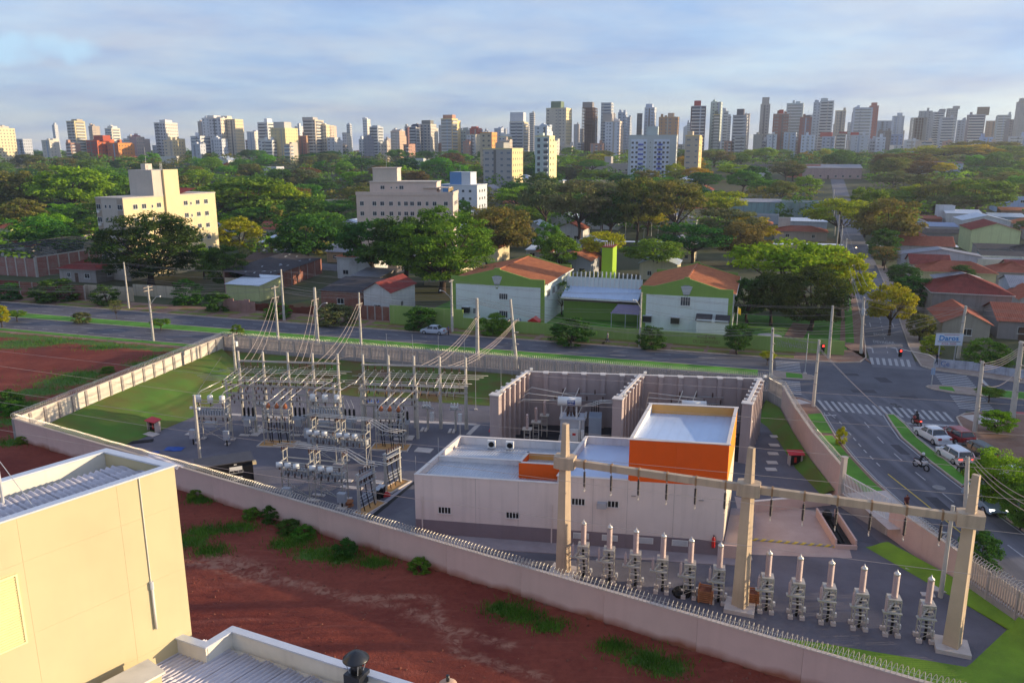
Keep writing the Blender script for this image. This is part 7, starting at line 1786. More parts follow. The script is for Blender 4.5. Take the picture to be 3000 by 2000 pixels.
def gable_school(u,v,w,d,ze,zp,label,rt,wins):
 c=UV(u,v);t=thing('school_hall',label,'building',(c.x,c.y,OZ),UA);block(c+V*d/2,max(w,d)*.6)
 z0,e,p=0,ze-OZ,zp-OZ;hw=w/2
 prof=[(-hw,0),(hw,0),(hw,e),(hw*.72,e),(hw*.06,p-.25),(hw*.06,p),(-hw*.06,p),(-hw*.06,p-.25),(-hw*.72,e),(-hw,e)]
 me=fix_up(MB().extr(prof,0,.3).mesh('gable_wall'));obj('gable_wall',me,sgreen,t);obj('gable_wall',me,sgreen,t,loc=(0,d-.3,0))
 MB().box(-hw+.9,-.06,0.0,hw-.7,-.003,e-1.4).build('white_panel',swhite,t)
 for x in(-hw+.1,hw-.3):MB().box(x,.3,0,x+.2,d-.3,e-.9).build('side_wall',swhite,t)
 for sx in(-1,1):
  mb=MB();ribs(mb,(sx*(hw+.5),.3,e-.75),(sx*(hw+.5),d-.3,e-.75),(0,d-.3,p-.35),(0,.3,p-.35),.4,.06);obj('tiled_roof',mb.mesh('tiled_roof'),rt,t)
 MB().box(-.15,.3,p-.4,.15,d-.3,p-.22).build('ridge_tiles',rt,t);MB().box(hw+.3,.35,e-.95,hw+.55,d-.35,e-.72).build('eave_board',frame_w,t)
 o=MB().quad((-.95,-.02,e+.1),(-.45,-.02,e-1.25),(.45,-.02,e-1.25),(.95,-.02,e+.1),(.4,-.02,e+.4),(-.4,-.02,e+.4)).build('ornament',M('ornament_grey','#8f8f98',.8),t)
 for k in range(6):hw_=.92-.5*k/6;MB().box(-hw_,-.08,e+.08-k*.22,hw_,-.025,e+.19-k*.22).build('slat',frame_w,o)
 MB().box(-.22,-.07,e-1.75,-.16,-.02,e-1.2).box(.16,-.07,e-1.75,.22,-.02,e-1.2).box(-.2,-.08,e-1.95,.2,-.02,e-1.72).build('basket',M('ornament_green','#6f7d33',.8),o)
 for x,z,w_,h_ in wins:window(t,x,-.08,z,w_,h_,'-y',3)
 for k in range(4):window(t,hw-.08,3+k*3.6,e-3.4,2.0,1.3,'+x',3)
 return t
lh=UV(0,0);q=G(1454,930);
def uvof(px,v):
 lo,hi=-300.0,300.0
 for _ in range(50):
  m_=(lo+hi)/2;P=UV(m_,v);x=CX+F*P.x/DEP(P)
  if x<px:lo=m_
  else:hi=m_
 return lo
VH=131.5
u0,u1=uvof(1324,VH),uvof(1594,VH)
gh=gable_school((u0+u1)/2,VH,u1-u0,20,9.2,10.9,'left green gabled school hall with white wall and orange tiled roof',tile_orange,((1.2,4.2,1.6,1.1),(1.2,.9,1.6,1.3),(-4.0,1.3,1.0,1.1)))
u2,u3=uvof(1874,VH),uvof(2140,VH)
gh2=gable_school((u2+u3)/2,VH,u3-u2,20,9.1,10.8,'right green gabled school hall with white wall and orange tiled roof',tile_orange,((-.1,4.9,1.6,1.5),))
def acbox(par,x,z,w=1.4,h=1.0):o=MB().box(x-w/2,-.7,z,x+w/2,-.06,z+h).build('window_cage',ventm,par);MB().box(x-w/2-.05,-.75,z+h,x+w/2+.05,-.05,z+h+.06).box(x-w/2,-.72,z-.08,x+w/2,-.1,z).build('shelf',steel,o)
acbox(gh,-5.8,1.5);w2=(u3-u2)/2
for x in(-6.2,-1.6):acbox(gh2,x,1.9)
MB().box(2.0,-2.4,0,7.0,-.07,3.2).build('annex',swhite,gh2)
for x0,x1 in((1.8,4.4),(4.9,7.2)):MB().quad((x0,-2.6,3.0),(x1,-2.6,3.0),(x1,-.3,3.8),(x0,-.3,3.8)).build('awning',fibro_dark,gh2)
cy=struct(sheet('school_yard',ccw([UV(-60,124.5),UV(13,125.5),UV(16,152),UV(-60,152)]),OZ+.03,grassm))
sheet('play_court',ccw([UV(uvof(1540,128),126),UV(uvof(1690,128),126),UV(uvof(1690,128)-1,130.8),UV(uvof(1560,128),131)]),OZ+.06,M('play_sand','#a98a68',.95,var=.15,scale=1),cy)
sheet('yard_path',ccw([UV(3,126),UV(6,126),UV(9,146),UV(6,147)]),OZ+.05,pathm,cy)
c=UV(uvof(1774,143),143);t=thing('school_tower','slim bright green water tower of the school','tower',(c.x,c.y,OZ),UA);MB().box(-1.0,0,0,1.0,4.2,12.6).build('shaft',sgreen2,t);MB().box(-1.05,-.05,12.6,1.05,4.25,12.75).build('top_slab',tile_dark,t)
for k in range(5):MB().cyl((-.6+.3*k,1+.4*k,12.75),(-.6+.3*k,1+.4*k,13.4+.2*(k%2)),.05,n=5).build('antenna',white,t)
ua,ub=uvof(1655,140),uvof(1875,140);c=UV((ua+ub)/2,140);t=thing('covered_walkway','walkway with pale blue roof and white finned parapet between the two school halls','walkway',(c.x,c.y,OZ),UA);L=(ub-ua)/2;block(c,18)
MB().box(-L,1.2,0,L,1.4,7.3).build('finned_parapet',swhite,t)
fm=MB().box(-.1,1.0,4.6,.1,1.2,8.1).mesh('fin')
for k in range(18):x=-L+.4+k*(2*L-.8)/17;obj('fin',fm,frame_w,t,loc=(x,0,.35*math.sin(k/17*math.pi)))
mb=MB();ribs(mb,(-L,-3.4,4.3),(L,-3.4,4.3),(L,1.2,5.6),(-L,1.2,5.6),.5,.03);obj('blue_roof',mb.mesh('blue_roof'),M('roof_pale_blue','#aebfd6',.5,var=.06,scale=.5,spec=.5),t);MB().box(-L,-3.5,4.0,L,-3.35,4.28).build('fascia',frame_w,t)
MB().box(-L,-1.0,0,L,-.8,3.2).build('green_wall',sgreen,t);MB().box(-L,-.95,3.2,L,-.85,4.2).build('gap_shade_strip',M('walk_brown','#5e4a42',.8),t)  # solid brown strip stands in for the shaded gap under the roof
c=UV(uvof(1838,135),134.5);t=thing('shade_shelter','small open shelter with mauve sheet roof beside the right school hall','shelter',(c.x,c.y,OZ),UA)
mb=MB();ribs(mb,(-2.6,-2.2,2.7),(2.3,-2.2,2.7),(2.3,2,3.6),(-2.0,2,3.6),.4,.03);obj('roof',mb.mesh('roof'),M('mauve_sheet','#7d7288',.7,var=.06),t)
for x in(-2.4,0,2.1):MB().bar((x,-2,0),(x,-2,2.7),.1).build('post',steel,t)
pu0,pu1=uvof(1143,124.4),12.6;n=27;stp=(pu1-pu0)/n
t=thing('school_wall','long green boundary wall of the school along the avenue','wall',(UV(pu0,124.4).x,UV(pu0,124.4).y,OZ),UA)
sg3=M('boundary_green','#87a055',.88,var=.08,scale=.35,streak=.3,stain=(.42,.45,.2))
for i in range(n):MB().box(i*stp+.004,0,0,(i+1)*stp-.004,.18,3.4 if i<5 else 2.0+.25*(i>20)).build('wall_panel',sg3,t)
tx=uvof(2068,124.4)-pu0
grm=M('graffiti_brown','#6e4f3c',.9);
for k,s in enumerate(('VOCÊ VIVE','OU SOBREVIVE?')):text3d('graffiti',s,.78,grm,t,(tx,-.012,1.2-k*.75),(math.pi/2,0,0),.002,sx=.75)
tx=uvof(2320,124.4)-pu0;mb=MB();rr=random.Random(9)
for k in range(9):x=tx-2.2+k*.5;mb.tube([(x,-.02,.7),(x+.1,-.02,1.7+rr.uniform(-.2,.2)),(x+.3,-.02,.8),(x+.35,-.02,1.5)],.035,4)
tag(mb.build('white_graffiti',paint_white,t),kind='stuff');mb=MB();tx=uvof(1620,124.4)-pu0;mb.tube([(tx,-.02,.4),(tx+.1,-.02,1.3),(tx-.1,-.02,1.5)],.05,4).build('white_graffiti',paint_white,t)
def at_v(px,v,z=OZ):q=UV(uvof(px,v),v,z);return q
t=thing('play_house','red plastic play house with yellow windows in the school yard','play house',at_v(1565,127.2),UA);yel=M('toy_yellow','#d9b21c',.5)
MB().box(-.9,-.8,0,.9,.8,1.7).build('walls',redm,t);mb=MB();mb.extr([(-1.05,1.7),(1.05,1.7),(0,2.35)],-.95,.95);obj('roof',fix_up(mb.mesh('roof')),redm,t)
for x in(-.5,.5):MB().box(x-.25,-.83,.7,x+.25,-.8,1.2).build('window',yel,t)
t=thing('play_slide','yellow and blue toy slide left of the red play house','slide',at_v(1520,127.0),UA);MB().quad((-.3,0,1.5),(.3,0,1.5),(.3,-1.9,.1),(-.3,-1.9,.1)).build('chute',yel,t);MB().bar((-.3,.1,0),(-.3,.1,1.9),.08).bar((.3,.1,0),(.3,.1,1.9),.08).bar((-.3,.1,1.9),(.3,.1,1.9),.08).build('ladder',M('toy_blue','#27479a',.5),t)
for k,(px,m_)in enumerate(((1537,redm),(1528,ventm),(1596,MATS['toy_blue']),(1510,redm))):
 t=thing('toy_rocker','%s toy rocker on the school sand court, %s'%({0:'red',1:'dark',2:'blue',3:'second red'}[k],('left of the play house','beside the slide','right of the play house','leftmost')[k]),'toy',at_v(px,126.2+.5*(k%2)),.4*k);MB().cbox((0,0,.35),(.45,.22,.2)).lathe([(0,.4),(.16,.5),(.12,.8),(0,.9)],(.3,0,0),8).build('body',m_,t);MB().box(-.5,-.25,0,.5,-.15,.15).box(-.5,.15,0,.5,.25,.15).build('runners',m_,t)
t=thing('flag_pole','thin flag pole with yellow flag before the right school hall','flag pole',at_v(2155,127.5),0);MB().cyl((0,0,0),(0,0,6.0),.04,n=5).build('pole',white,t);MB().quad((0,0,5.9),(.5,.1,5.6),(.55,.1,4.6),(0,0,4.9)).build('flag',yel,t)
c=at_v(2254,133);t=thing('tree_bench','round pale bench around a trunk in the school garden','bench',c);MB().lathe([(.9,.35),(1.9,.35),(1.9,.45),(.9,.45)],n=20).build('seat',slab_m,t);MB().lathe([(1.2,0),(1.5,0),(1.5,.35),(1.2,.35)],n=16).build('base',slab_m,t)
def house(x0,x1,yb,eave,roof,rh,depth,wall,rm,label,rz=UA,over=.4,wins=3,name='house',cat='house',dist=None,group=None,storey=1,sidewin=1):
 px=(x0+x1)/2
 p=GT(px,yb)if dist is None else ATT(px,dist)
 w=WM(x1-x0,p)/max(.5,math.cos(rz-UA)if abs(rz-UA)<1 else 1)*.96
 t=thing(name,label,cat,p,rz,group);block(p+Vector((-math.sin(rz),math.cos(rz),0))*depth/2,max(w,depth)*.62)
 hw=w/2;e=eave
 wm=wall if not isinstance(wall,str)else M('wall_'+wall.strip('#'),wall,.88,var=.08,scale=.5,streak=.22)
 if roof=='gable_y':
  obj('wall',fix_up(MB().extr([(-hw,-.3),(hw,-.3),(hw,e),(0,e+rh),(-hw,e)],0,depth).mesh('wall')),wm,t)
  for sx in(-1,1):mb=MB();k=rh/hw;ribs(mb,(sx*(hw+over),-over,e-over*k+.06),(sx*(hw+over),depth+over,e-over*k+.06),(0,depth+over,e+rh+.06),(0,-over,e+rh+.06));obj('roof_slope',mb.mesh('roof_slope'),rm,t)
 elif roof=='gable_x':
  prof=[(0,-.3),(depth,-.3),(depth,e),(depth/2,e+rh),(0,e)]
  mb=MB();n_=5;mb.v=[(-hw,y,z)for y,z in prof]+[(hw,y,z)for y,z in prof];mb.f=[tuple(range(5)),tuple(range(9,4,-1))]+[(i,i+5,(i+1)%5+5,(i+1)%5)for i in range(5)];obj('wall',fix_up(mb.mesh('wall')),wm,t)
  k=rh/(depth/2)
  for s_,y0 in((1,-over),(-1,depth+over)):mb=MB();ribs(mb,(-hw-over,y0,e-over*k+.06),(hw+over,y0,e-over*k+.06),(hw+over,depth/2,e+rh+.06),(-hw-over,depth/2,e+rh+.06));obj('roof_slope',mb.mesh('roof_slope'),rm,t)
 elif roof=='hip':
  MB().box(-hw,0,-.3,hw,depth,e).build('wall',wm,t);o_=over;X,Y0,Y1=hw+o_,-o_,depth+o_;rx=max(.1,X-(Y1-Y0)/2);ym=depth/2;z0,z1=e-.02,e+rh
  if X<(Y1-Y0)/2:rx=.1
  for qd in(((-X,Y0,z0),(X,Y0,z0),(rx,ym,z1),(-rx,ym,z1)),((X,Y1,z0),(-X,Y1,z0),(-rx,ym,z1),(rx,ym,z1)),((X,Y0,z0),(X,Y1,z0),(rx,ym,z1),(rx,ym,z1)),((-X,Y1,z0),(-X,Y0,z0),(-rx,ym,z1),(-rx,ym,z1))):mb=MB();ribs(mb,*qd);obj('roof_slope',mb.mesh('roof_slope'),rm,t)
  MB().box(-X,Y0,z0-.16,X,Y1,z0-.03).build('eave_board',frame_w if R.random()<.4 else wm,t)
 elif roof=='shed':
  MB().box(-hw,0,-.3,hw,depth,e).build('wall',wm,t);mb=MB();ribs(mb,(-hw-.3,-.4,e+.05),(hw+.3,-.4,e+.05),(hw+.3,depth+.2,e+rh),(-hw-.3,depth+.2,e+rh),.5,.04);obj('roof_slope',mb.mesh('roof_slope'),rm,t)
  mb=MB();mb.quad((-hw,depth,e),(hw,depth,e),(hw,depth,e+rh),(-hw,depth,e+rh)).quad((hw,0,e),(hw,depth,e),(hw,depth,e+rh-.05)).quad((-hw,depth,e),(-hw,0,e),(-hw,depth,e+rh-.05));mb.build('upper_wall',wm,t)
 else:
  MB().box(-hw,0,-.3,hw,.2,e+.5).build('wall',wm,t);MB().box(-hw,.2,-.3,-hw+.2,depth,e+.5).build('wall',wm,t);MB().box(hw-.2,.2,-.3,hw,depth,e+.5).build('wall',wm,t);MB().box(-hw+.2,depth-.2,-.3,hw-.2,depth,e+.5).build('wall',wm,t);MB().box(-hw+.2,.2,e-.2,hw-.2,depth-.2,e).build('roof_slab',rm,t)
  MB().box(-hw-.05,-.05,e+.5,hw+.05,.25,e+.58).build('parapet_cap',frame_w,t)
 for s_ in range(storey):
  for k in range(wins):window(t,-hw+w*(k+.5)/wins+R.uniform(-.2,.2),-.01,1.0+s_*2.9,R.choice((1.2,1.5,1.0)),1.1,'-y',1,gm=M('dark_pane','#23262b',.2,spec=.6))
 if sidewin and w>4:window(t,hw+.01,depth*.45,1.1,1.2,1.0,'+x',1,gm=MATS['dark_pane'])
 if wins and w>7 and R.random()<.7:o=MB().box(-hw*.15,-.06,0,-hw*.15+.95,-.004,2.1).build('door',M('door_wood','#5a4032',.7),t)
 return t
HOUSES=[(28,262,640,4.2,'gable_x',2.6,9,'#cfc6bb',fibro_dark,'long white house with dark grey gable roof at the left',dict(wins=9)),(-20,45,712,4.8,'hip',1.8,9,'#b9c08a',tile_red,'pale green house with red hip roof at the left edge',{}),(100,196,655,2.6,'flat',0,6,'#a5acb8',fibro_grey,'low grey blue walled house below the long dark roof',dict(wins=1)),(205,282,690,3.2,'gable_x',1.2,8,'#c7b49a',tile_orange,'house with orange roof left of the apartment block',{}),(228,300,712,3.0,'gable_x',1.3,7,'#a8806a',tile_dark,'dark red roof tucked against the left side of the apartment block',dict(wins=1)),(-10,95,752,3.0,'gable_y',1.4,10,'#b9b4b0',tile_red,'grey gabled house at the left edge behind the brick hall',dict(wins=1)),(40,130,742,2.6,'hip',1.6,9,'#a08a7c',tile_dark,'dark red roofed house behind the trusses of the brick hall',dict(wins=0)),(160,300,826,3.0,'hip',1.9,9,'#9c948f',tile_dark,'low house with red hip roof below the apartment block',dict(wins=2)),(752,822,700,3.4,'gable_x',2.2,9,'#bdb3a8',tile_red,'house with red tiled roof left of the dark umbrella tree',dict(wins=1)),(748,850,742,3.0,'shed',1.4,9,'#8f8f96',metal_pale,'house with pale sheet metal roof left of the dark umbrella tree',dict(wins=2)),(985,1065,690,4.0,'gable_y',1.6,14,'#b9b9bd',metal_pale,'pale hall with white metal roof right of the dark umbrella tree',dict(wins=1)),(950,1060,770,3.0,'gable_x',1.6,8,'#c2a98f',fibro_grey,'cream house with grey roof under the dark umbrella tree',dict(wins=2)),(715,800,795,3.0,'gable_x',1.2,9,'#a89684',M('brown_roof','#5f524c',.9,var=.15,scale=.8),'bungalow with brown roof and satellite dishes',dict(wins=1)),(932,1070,905,3.4,'shed',1.2,10,brickmat('brick_red','#8a4030','#74382c','#8f7a6c'),fibro_dark,'red brick shed with patched dark tin roof by the avenue',dict(wins=1,sidewin=0)),(1062,1150,925,4.6,'gable_y',1.6,11,'#c3c2c0',tile_dark,'white upper storey house with dark red gable roof on brick',dict(wins=1)),(1095,1168,800,3.2,'gable_x',1.5,8,'#a89a90',tile_dark,'dark red roofed house behind the white gable house',dict(wins=0)),(1025,1120,850,3.0,'shed',.8,8,'#9a958f',fibro_grey,'grey tin roof between brick shed and dark red roof',dict(wins=0)),(655,772,880,3.2,'shed',.9,8,'#b7bb85',metal_pale,'pale yellow green shed with white sheet roof behind the broken pink wall',dict(wins=0,sidewin=0)),(2729,2943,952,5.6,'hip',2.6,12,M('raw_render','#8f8782',.95,var=.14,scale=.8,streak=.35),tile_dark,'big two storey grey rendered house with dark red hip roof',dict(wins=0)),(2760,2890,1000,3.0,'gable_y',1.7,12,'#a39a8a',tile_red,'low house with red gable roof in front of the grey rendered house',dict(wins=1)),(2925,3060,995,3.0,'gable_x',2.0,11,'#8f8a88',tile_red,'house with red tiled roof at the right edge behind the white fence',dict(wins=1)),(2958,3050,905,4.2,'gable_x',1.6,9,'#9aa5b4',fibro_grey,'blue grey house with grey roof at the right edge',dict(wins=2)),(2985,3070,930,3.4,'gable_y',1.5,9,'#a8a9ac',tile_red,'small red gable at the right edge beside the satellite dish',dict(wins=0)),(2641,2862,800,4.4,'gable_y',1.5,6,'#b4b3b8',fibro_grey,'broad pale grey blank gable wall between the red roofs',dict(wins=0)),(2641,2785,757,3.6,'gable_x',2.2,9,'#a5a0a0',tile_red,'red tiled roof behind the pale grey blank gable',dict(wins=0)),(2668,2775,815,3.4,'gable_x',1.8,8,'#a8a29a',tile_dark,'dark red tiled roof in front of the pale grey blank gable',dict(wins=0)),(2703,2905,842,3.4,'hip',2.0,9,'#c4bd92',tile_red,'cream house with broad red hip roof behind the cone shaped tree',dict(wins=2)),(2844,2976,738,6.4,'gable_y',2.0,16,'#bcc795',tile_dark,'large pale green windowless gable at the right',dict(wins=0)),(2820,2950,690,5.0,'gable_y',1.8,14,'#bfc0c2',metal_pale,'white gabled hall behind the pale green gable',dict(wins=0)),(2745,2790,662,7.0,'flat',0,6,'#c3c5c9',fibro_grey,'tall narrow white block beside the white shed',dict(wins=0)),(2772,2867,668,5.2,'gable_x',1.0,14,'#bfbfbf',metal_pale,'big white windowless shed right of the side street',dict(wins=0)),(2668,2712,622,7.0,'flat',0,9,'#c9ccd2',fibro_grey,'modern white two storey house with flat roof',dict(wins=1,storey=2)),(2640,2668,612,6.0,'flat',0,8,'#4a4a50',fibro_dark,'dark block with rounded roof beside the modern white house',dict(wins=0)),(2920,3060,622,5.6,'flat',0,10,'#9db6d8',fibro_grey,'pale blue two storey house at the right edge',dict(wins=5,storey=2)),(2935,3060,640,3.0,'shed',1.0,6,'#a8806e',tile_orange,'low orange roofed annex in front of the pale blue house',dict(wins=1)),(2905,3000,660,3.0,'shed',1.0,8,'#8fa0b4',metal_pale,'blue shack with metal roof below the pale blue house',dict(wins=2)),(2640,2810,710,3.0,'gable_x',1.0,9,'#8a8a8f',fibro_dark,'dark grey long roof right of the side street',dict(wins=0)),(2625,2715,700,3.6,'gable_y',1.4,9,'#aab0b8',fibro_grey,'grey gabled house right of the dense dark street tree',dict(wins=1)),(2700,2800,690,3.0,'shed',.9,8,'#a9a3a5',M('solar_blue','#6e7fa0',.4,var=.1),'roof with blue solar sheets right of the side street',dict(wins=0)),(2680,2755,665,3.0,'shed',.8,7,brickmat('brick_b','#8a4a3c','#7c4034','#8a7468'),tile_red,'brick house with red roof below the modern white house',dict(wins=1)),(2870,3010,760,2.8,'shed',.7,8,'#8d8f94',fibro_dark,'dark tin roofs in front of the pale green gable',dict(wins=0)),(2880,3020,782,2.8,'shed',.7,6,'#7fa0aa',fibro_dark,'teal walled house with dark roof at the right',dict(wins=3)),(2865,3010,808,3.4,'flat',0,8,'#c9c7b4',fibro_grey,'cream low house with grey flat roof at the right',dict(wins=3)),(2955,3060,830,3.2,'gable_x',1.6,8,'#b5a79a',tile_dark,'dark red roofed house at the right edge below the cream low house',dict(wins=1)),(2132,2285,632,5.6,'shed',.8,12,M('stained_teal','#8a9a9c',.95,scale=.25,col2='#7fa8aa',streak=.5),fibro_grey,'long grey teal stained warehouse left of the side street',dict(wins=0)),(2285,2412,640,6.2,'flat',0,12,M('stained_teal2','#93a09c',.95,scale=.25,col2='#7d9c9e',streak=.5),fibro_grey,'teal warehouse with white roof panels beside the side street',dict(wins=0)),(2140,2280,655,3.0,'flat',0,7,'#98a2ac',fibro_grey,'low grey blue house in front of the stained warehouse',dict(wins=2)),(2126,2260,680,3.0,'hip',1.6,9,'#b09a8a',tile_orange,'orange hip roofed house left of the side street',dict(wins=2)),(2270,2420,705,3.0,'hip',1.5,10,'#b9a89a',tile_red,'red hip roofed house beside the side street',dict(wins=2)),(2278,2312,690,5.6,'flat',0,3,'#bdb8b0',fibro_grey,'small cream tank block between the red roofs',dict(wins=0)),(2300,2420,675,3.2,'shed',.8,7,'#a7adb5',metal_pale,'white sheet roof strip behind the red hip roof',dict(wins=0)),(2032,2085,598,6.6,'gable_y',1.6,14,'#8f9096',tile_red,'grey rendered gable house beside the field',dict(wins=0)),(2045,2075,612,3.2,'gable_y',1.0,8,'#bcb4ae',tile_dark,'small white house with dark red gable by the lane',dict(wins=1)),(1880,1960,660,3.0,'gable_x',1.5,8,'#b4aaa4',tile_dark,'dark red roofed house behind the park, left one',dict(wins=2)),(1960,2040,665,3.0,'gable_y',1.4,8,'#b0b0b2',fibro_grey,'grey roofed house behind the park, right one',dict(wins=1)),(1830,1890,668,3.0,'shed',.9,8,'#a7a19a',fibro_dark,'dark low shed behind the park',dict(wins=1)),(1715,1800,655,3.4,'gable_y',1.3,9,'#b9bcc0',metal_pale,'white house with pale roof behind the park trees',dict(wins=1)),(1470,1530,618,3.2,'gable_x',1.6,9,'#c0b8ae',tile_orange,'orange roofed house right of the wide cream apartment block',dict(wins=1)),(1535,1590,612,4.4,'gable_y',1.4,9,'#b9ab9c',M('brown_roof2','#7a5a48',.9,var=.15,scale=.8),'house with brown roof and solar panel beyond the park street',dict(wins=1)),(1405,1450,588,6.0,'gable_y',1.8,10,'#a8a4a4',fibro_grey,'grey gabled two storey house right of the wide cream block',dict(wins=1,storey=1)),(1570,1615,770,3.0,'hip',1.3,8,'#b5b0ac',tile_orange,'small orange roofed house behind the left school roof',dict(wins=1)),(1540,1580,762,2.8,'shed',.8,7,'#bcc0c6',metal_pale,'white roofed house behind the left school roof',dict(wins=1)),(1700,1770,770,3.0,'gable_x',1.2,9,'#9a948f',fibro_dark,'dark grey roof between the school halls',dict(wins=0)),(1690,1745,735,3.0,'gable_y',1.2,9,'#b9c0c4',metal_pale,'pale roof behind the dark grey roof between the school halls',dict(wins=0)),(1730,1770,790,2.8,'shed',.8,6,'#a86a54',tile_red,'salmon walled annex left of the green tower',dict(wins=0)),(2301,2400,520,7.5,'flat',0,14,'#b5705c',tile_red,'salmon blank hall of the sports complex',dict(wins=0)),(2352,2520,524,6.5,'shed',2.0,16,'#b59a94',fibro_grey,'long sports hall with grey roof and dark openings',dict(wins=8)),(2710,2815,512,7.0,'shed',1.2,12,'#b9c4d2',M('rust_roof','#5e4640',.9),'long pale shed with rust roof inside the wooded park',dict(wins=0)),(2140,2260,505,4.0,'gable_x',1.2,14,'#9a9ea6',fibro_dark,'long dark low roof among the trees beyond the field',dict(wins=5)),(2205,2250,520,3.4,'flat',0,8,'#c4c9d2',metal_pale,'white low building beyond the field',dict(wins=3)),(420,510,478,6.0,'flat',0,12,'#c9c6bd',fibro_grey,'white flat roofed building behind the apartment stair block',dict(wins=2)),(355,400,478,5.0,'hip',2.0,10,'#c9a08a',tile_orange,'salmon roofed house in the canopy at the left',dict(wins=1)),(620,675,490,6.0,'gable_y',3.0,12,'#cdcdd0',metal_pale,'white gabled hall in the canopy left of centre',dict(wins=0)),(630,700,502,4.0,'hip',2.4,11,'#c3b58a',tile_dark,'cream house with dark red roof in the canopy left of centre',dict(wins=2)),(770,815,515,6.0,'flat',0,10,'#c3c4c9',fibro_grey,'white flat building between two canopy trees',dict(wins=1)),(40,85,512,5.0,'flat',0,10,'#cda98f',tile_orange,'sunlit salmon house with white tank at the left edge of the canopy',dict(wins=1)),(1035,1075,452,6.0,'hip',2.4,10,'#d0b87a',tile_red,'yellow villa with red roof below the skyline',dict(wins=3)),(1175,1245,490,6.5,'flat',0,14,'#c4c4c2',fibro_grey,'white flat roofed hall right of the purple tree',dict(wins=2)),(1720,1910,505,5.5,'flat',0,18,'#a9a29a',fibro_grey,'long low concrete building with open bays behind the park',dict(wins=9)),(1770,1790,500,9.5,'flat',0,8,'#a39e98',fibro_grey,'square concrete stair block on the long low building',dict(wins=0)),]
for h in HOUSES:
 x0,x1,yb,e,rf,rh,d,wl_,rm,lab,k=h
 house(x0,x1,yb,e,rf,rh,d,wl_,rm,lab,**k)
FH=random.Random(8);rows_=('second','third','fourth','fifth','sixth','seventh','eighth','ninth','tenth','eleventh','twelfth','thirteenth')
for r_ in range(12):
 v_=148+r_*17
 for c in range(6):
  u_=30+v_*.062+c*12.5+FH.uniform(-1.5,1.5);q=UV(u_,v_+FH.uniform(-3,3));q.z=terrain(q.x,q.y);px_=CX+F*q.x/DEP(q)
  if px_>3080 or any((q.x-x)**2+(q.y-y)**2<(rr_*.8+4.0)**2 for x,y,rr_ in BLOCKED):continue
  w_=FH.uniform(8,11);k=w_/2*F/DEP(q);rf=FH.choice(('hip','gable_x','gable_y','shed','hip'));rn,rmat=FH.choice((('red tiled',tile_red),('dark red',tile_dark),('grey sheet',fibro_grey),('red tiled',tile_red),('dark sheet',fibro_dark),('orange tiled',tile_orange)));wn_,wc=FH.choice((('white','#bdbbb8'),('cream','#c4b89a'),('grey','#9a9a9c'),('pale blue','#a5b4c4')))
  house(px_-k,px_+k,0,FH.uniform(2.8,3.6),rf,FH.uniform(1.2,1.9),FH.uniform(8,10),wc,rmat,'small %s house, %s roof, %s row, %s right of the side street'%(wn_,rn,rows_[r_],('first','second','third','fourth','fifth','sixth')[c]),dist=q.y,wins=2)
def filler(tag_,us,vs,rws,seed,skip,side):
 fr_=random.Random(seed)
 for i,v_ in enumerate(vs):
  for j,u_ in enumerate(us):
   q=UV(u_+fr_.uniform(-3,3),v_+fr_.uniform(-5,5));q.z=terrain(q.x,q.y);px_=CX+F*q.x/DEP(q)
   if fr_.random()<skip or not(-60<px_<2060)or any((q.x-x)**2+(q.y-y)**2<(rr_*.8+5)**2 for x,y,rr_ in BLOCKED):continue
   w_=fr_.uniform(9,14);k=w_/2*F/DEP(q);rn,rmat=fr_.choice((('red tiled',tile_red),('pale metal',metal_pale),('grey sheet',fibro_grey),('dark red',tile_dark),('pale metal',metal_pale),('orange tiled',tile_orange)));wn_,wc=fr_.choice((('white','#c6c5c2'),('cream','#cbbd9c'),('grey','#a2a2a4')))
   house(px_-k,px_+k,0,fr_.uniform(3.2,5.5),fr_.choice(('hip','gable_x','gable_y','flat','hip')),fr_.uniform(1.4,2.2),fr_.uniform(8,11),wc,rmat,'%s house, %s roof, in the canopy %s, %s row, %s from left'%(wn_,rn,side,rws[i],rws[j]),dist=q.y,wins=2)
ORD=('first','second','third','fourth','fifth','sixth','seventh','eighth','ninth','tenth','eleventh','twelfth')
filler('a',[-190+24*k for k in range(8)],[168,192,220,252,290,335,390,460],ORD,3,.45,'left of the park');filler('b',[-60+22*k for k in range(6)],[262,300,345,400,470],ORD,4,.35,'beyond the park')
bk=brickmat('brick_red','','','')if False else MATS['brick_red']
def lotwall(xa,xb,v,h,mat,label,n=6,slope=0.0):
 ua_,ub_=uvof(xa,v),uvof(xb,v);t=thing('lot_wall',label,'wall',(UV(ua_,v).x,UV(ua_,v).y,OZ),UA);L=ub_-ua_
 for i in range(n):MB().box(i*L/n+.003,0,-.1,(i+1)*L/n-.003,.16,h+slope*math.sin(i*2.1)).build('wall_panel',mat,t)
 if mat is MATS['brick_red']:
  for i in range(n+1):MB().box(i*L/n-.12,-.04,-.1,i*L/n+.12,.2,h+.05).build('pilaster',pil_grey,t)
 return t
lotwall(-60,60,127.0,3.0,M('old_brick','#6e3a30',.95,var=.2,scale=.8,streak=.3),'dark brick wall at the left edge behind the far pavement',4)
lotwall(62,250,126.4,3.0,MATS['brick_red'],'red brick wall with pilasters along the far pavement at the left',5)
lotwall(252,392,128.2,2.9,M('old_cream_wall','#b9ad96',.92,var=.1,scale=.5,streak=.45),'stained cream wall below the apartment block',4)
lotwall(392,560,134,2.4,MATS['old_cream_wall'],'stained cream wall running behind the big dark tree',5)
lotwall(655,748,125.6,2.3,M('broken_pink','#a5807a',.95,scale=.5,col2='#8a6a5e',streak=.4),'broken pink wall beside the bare red lot',6,.25)
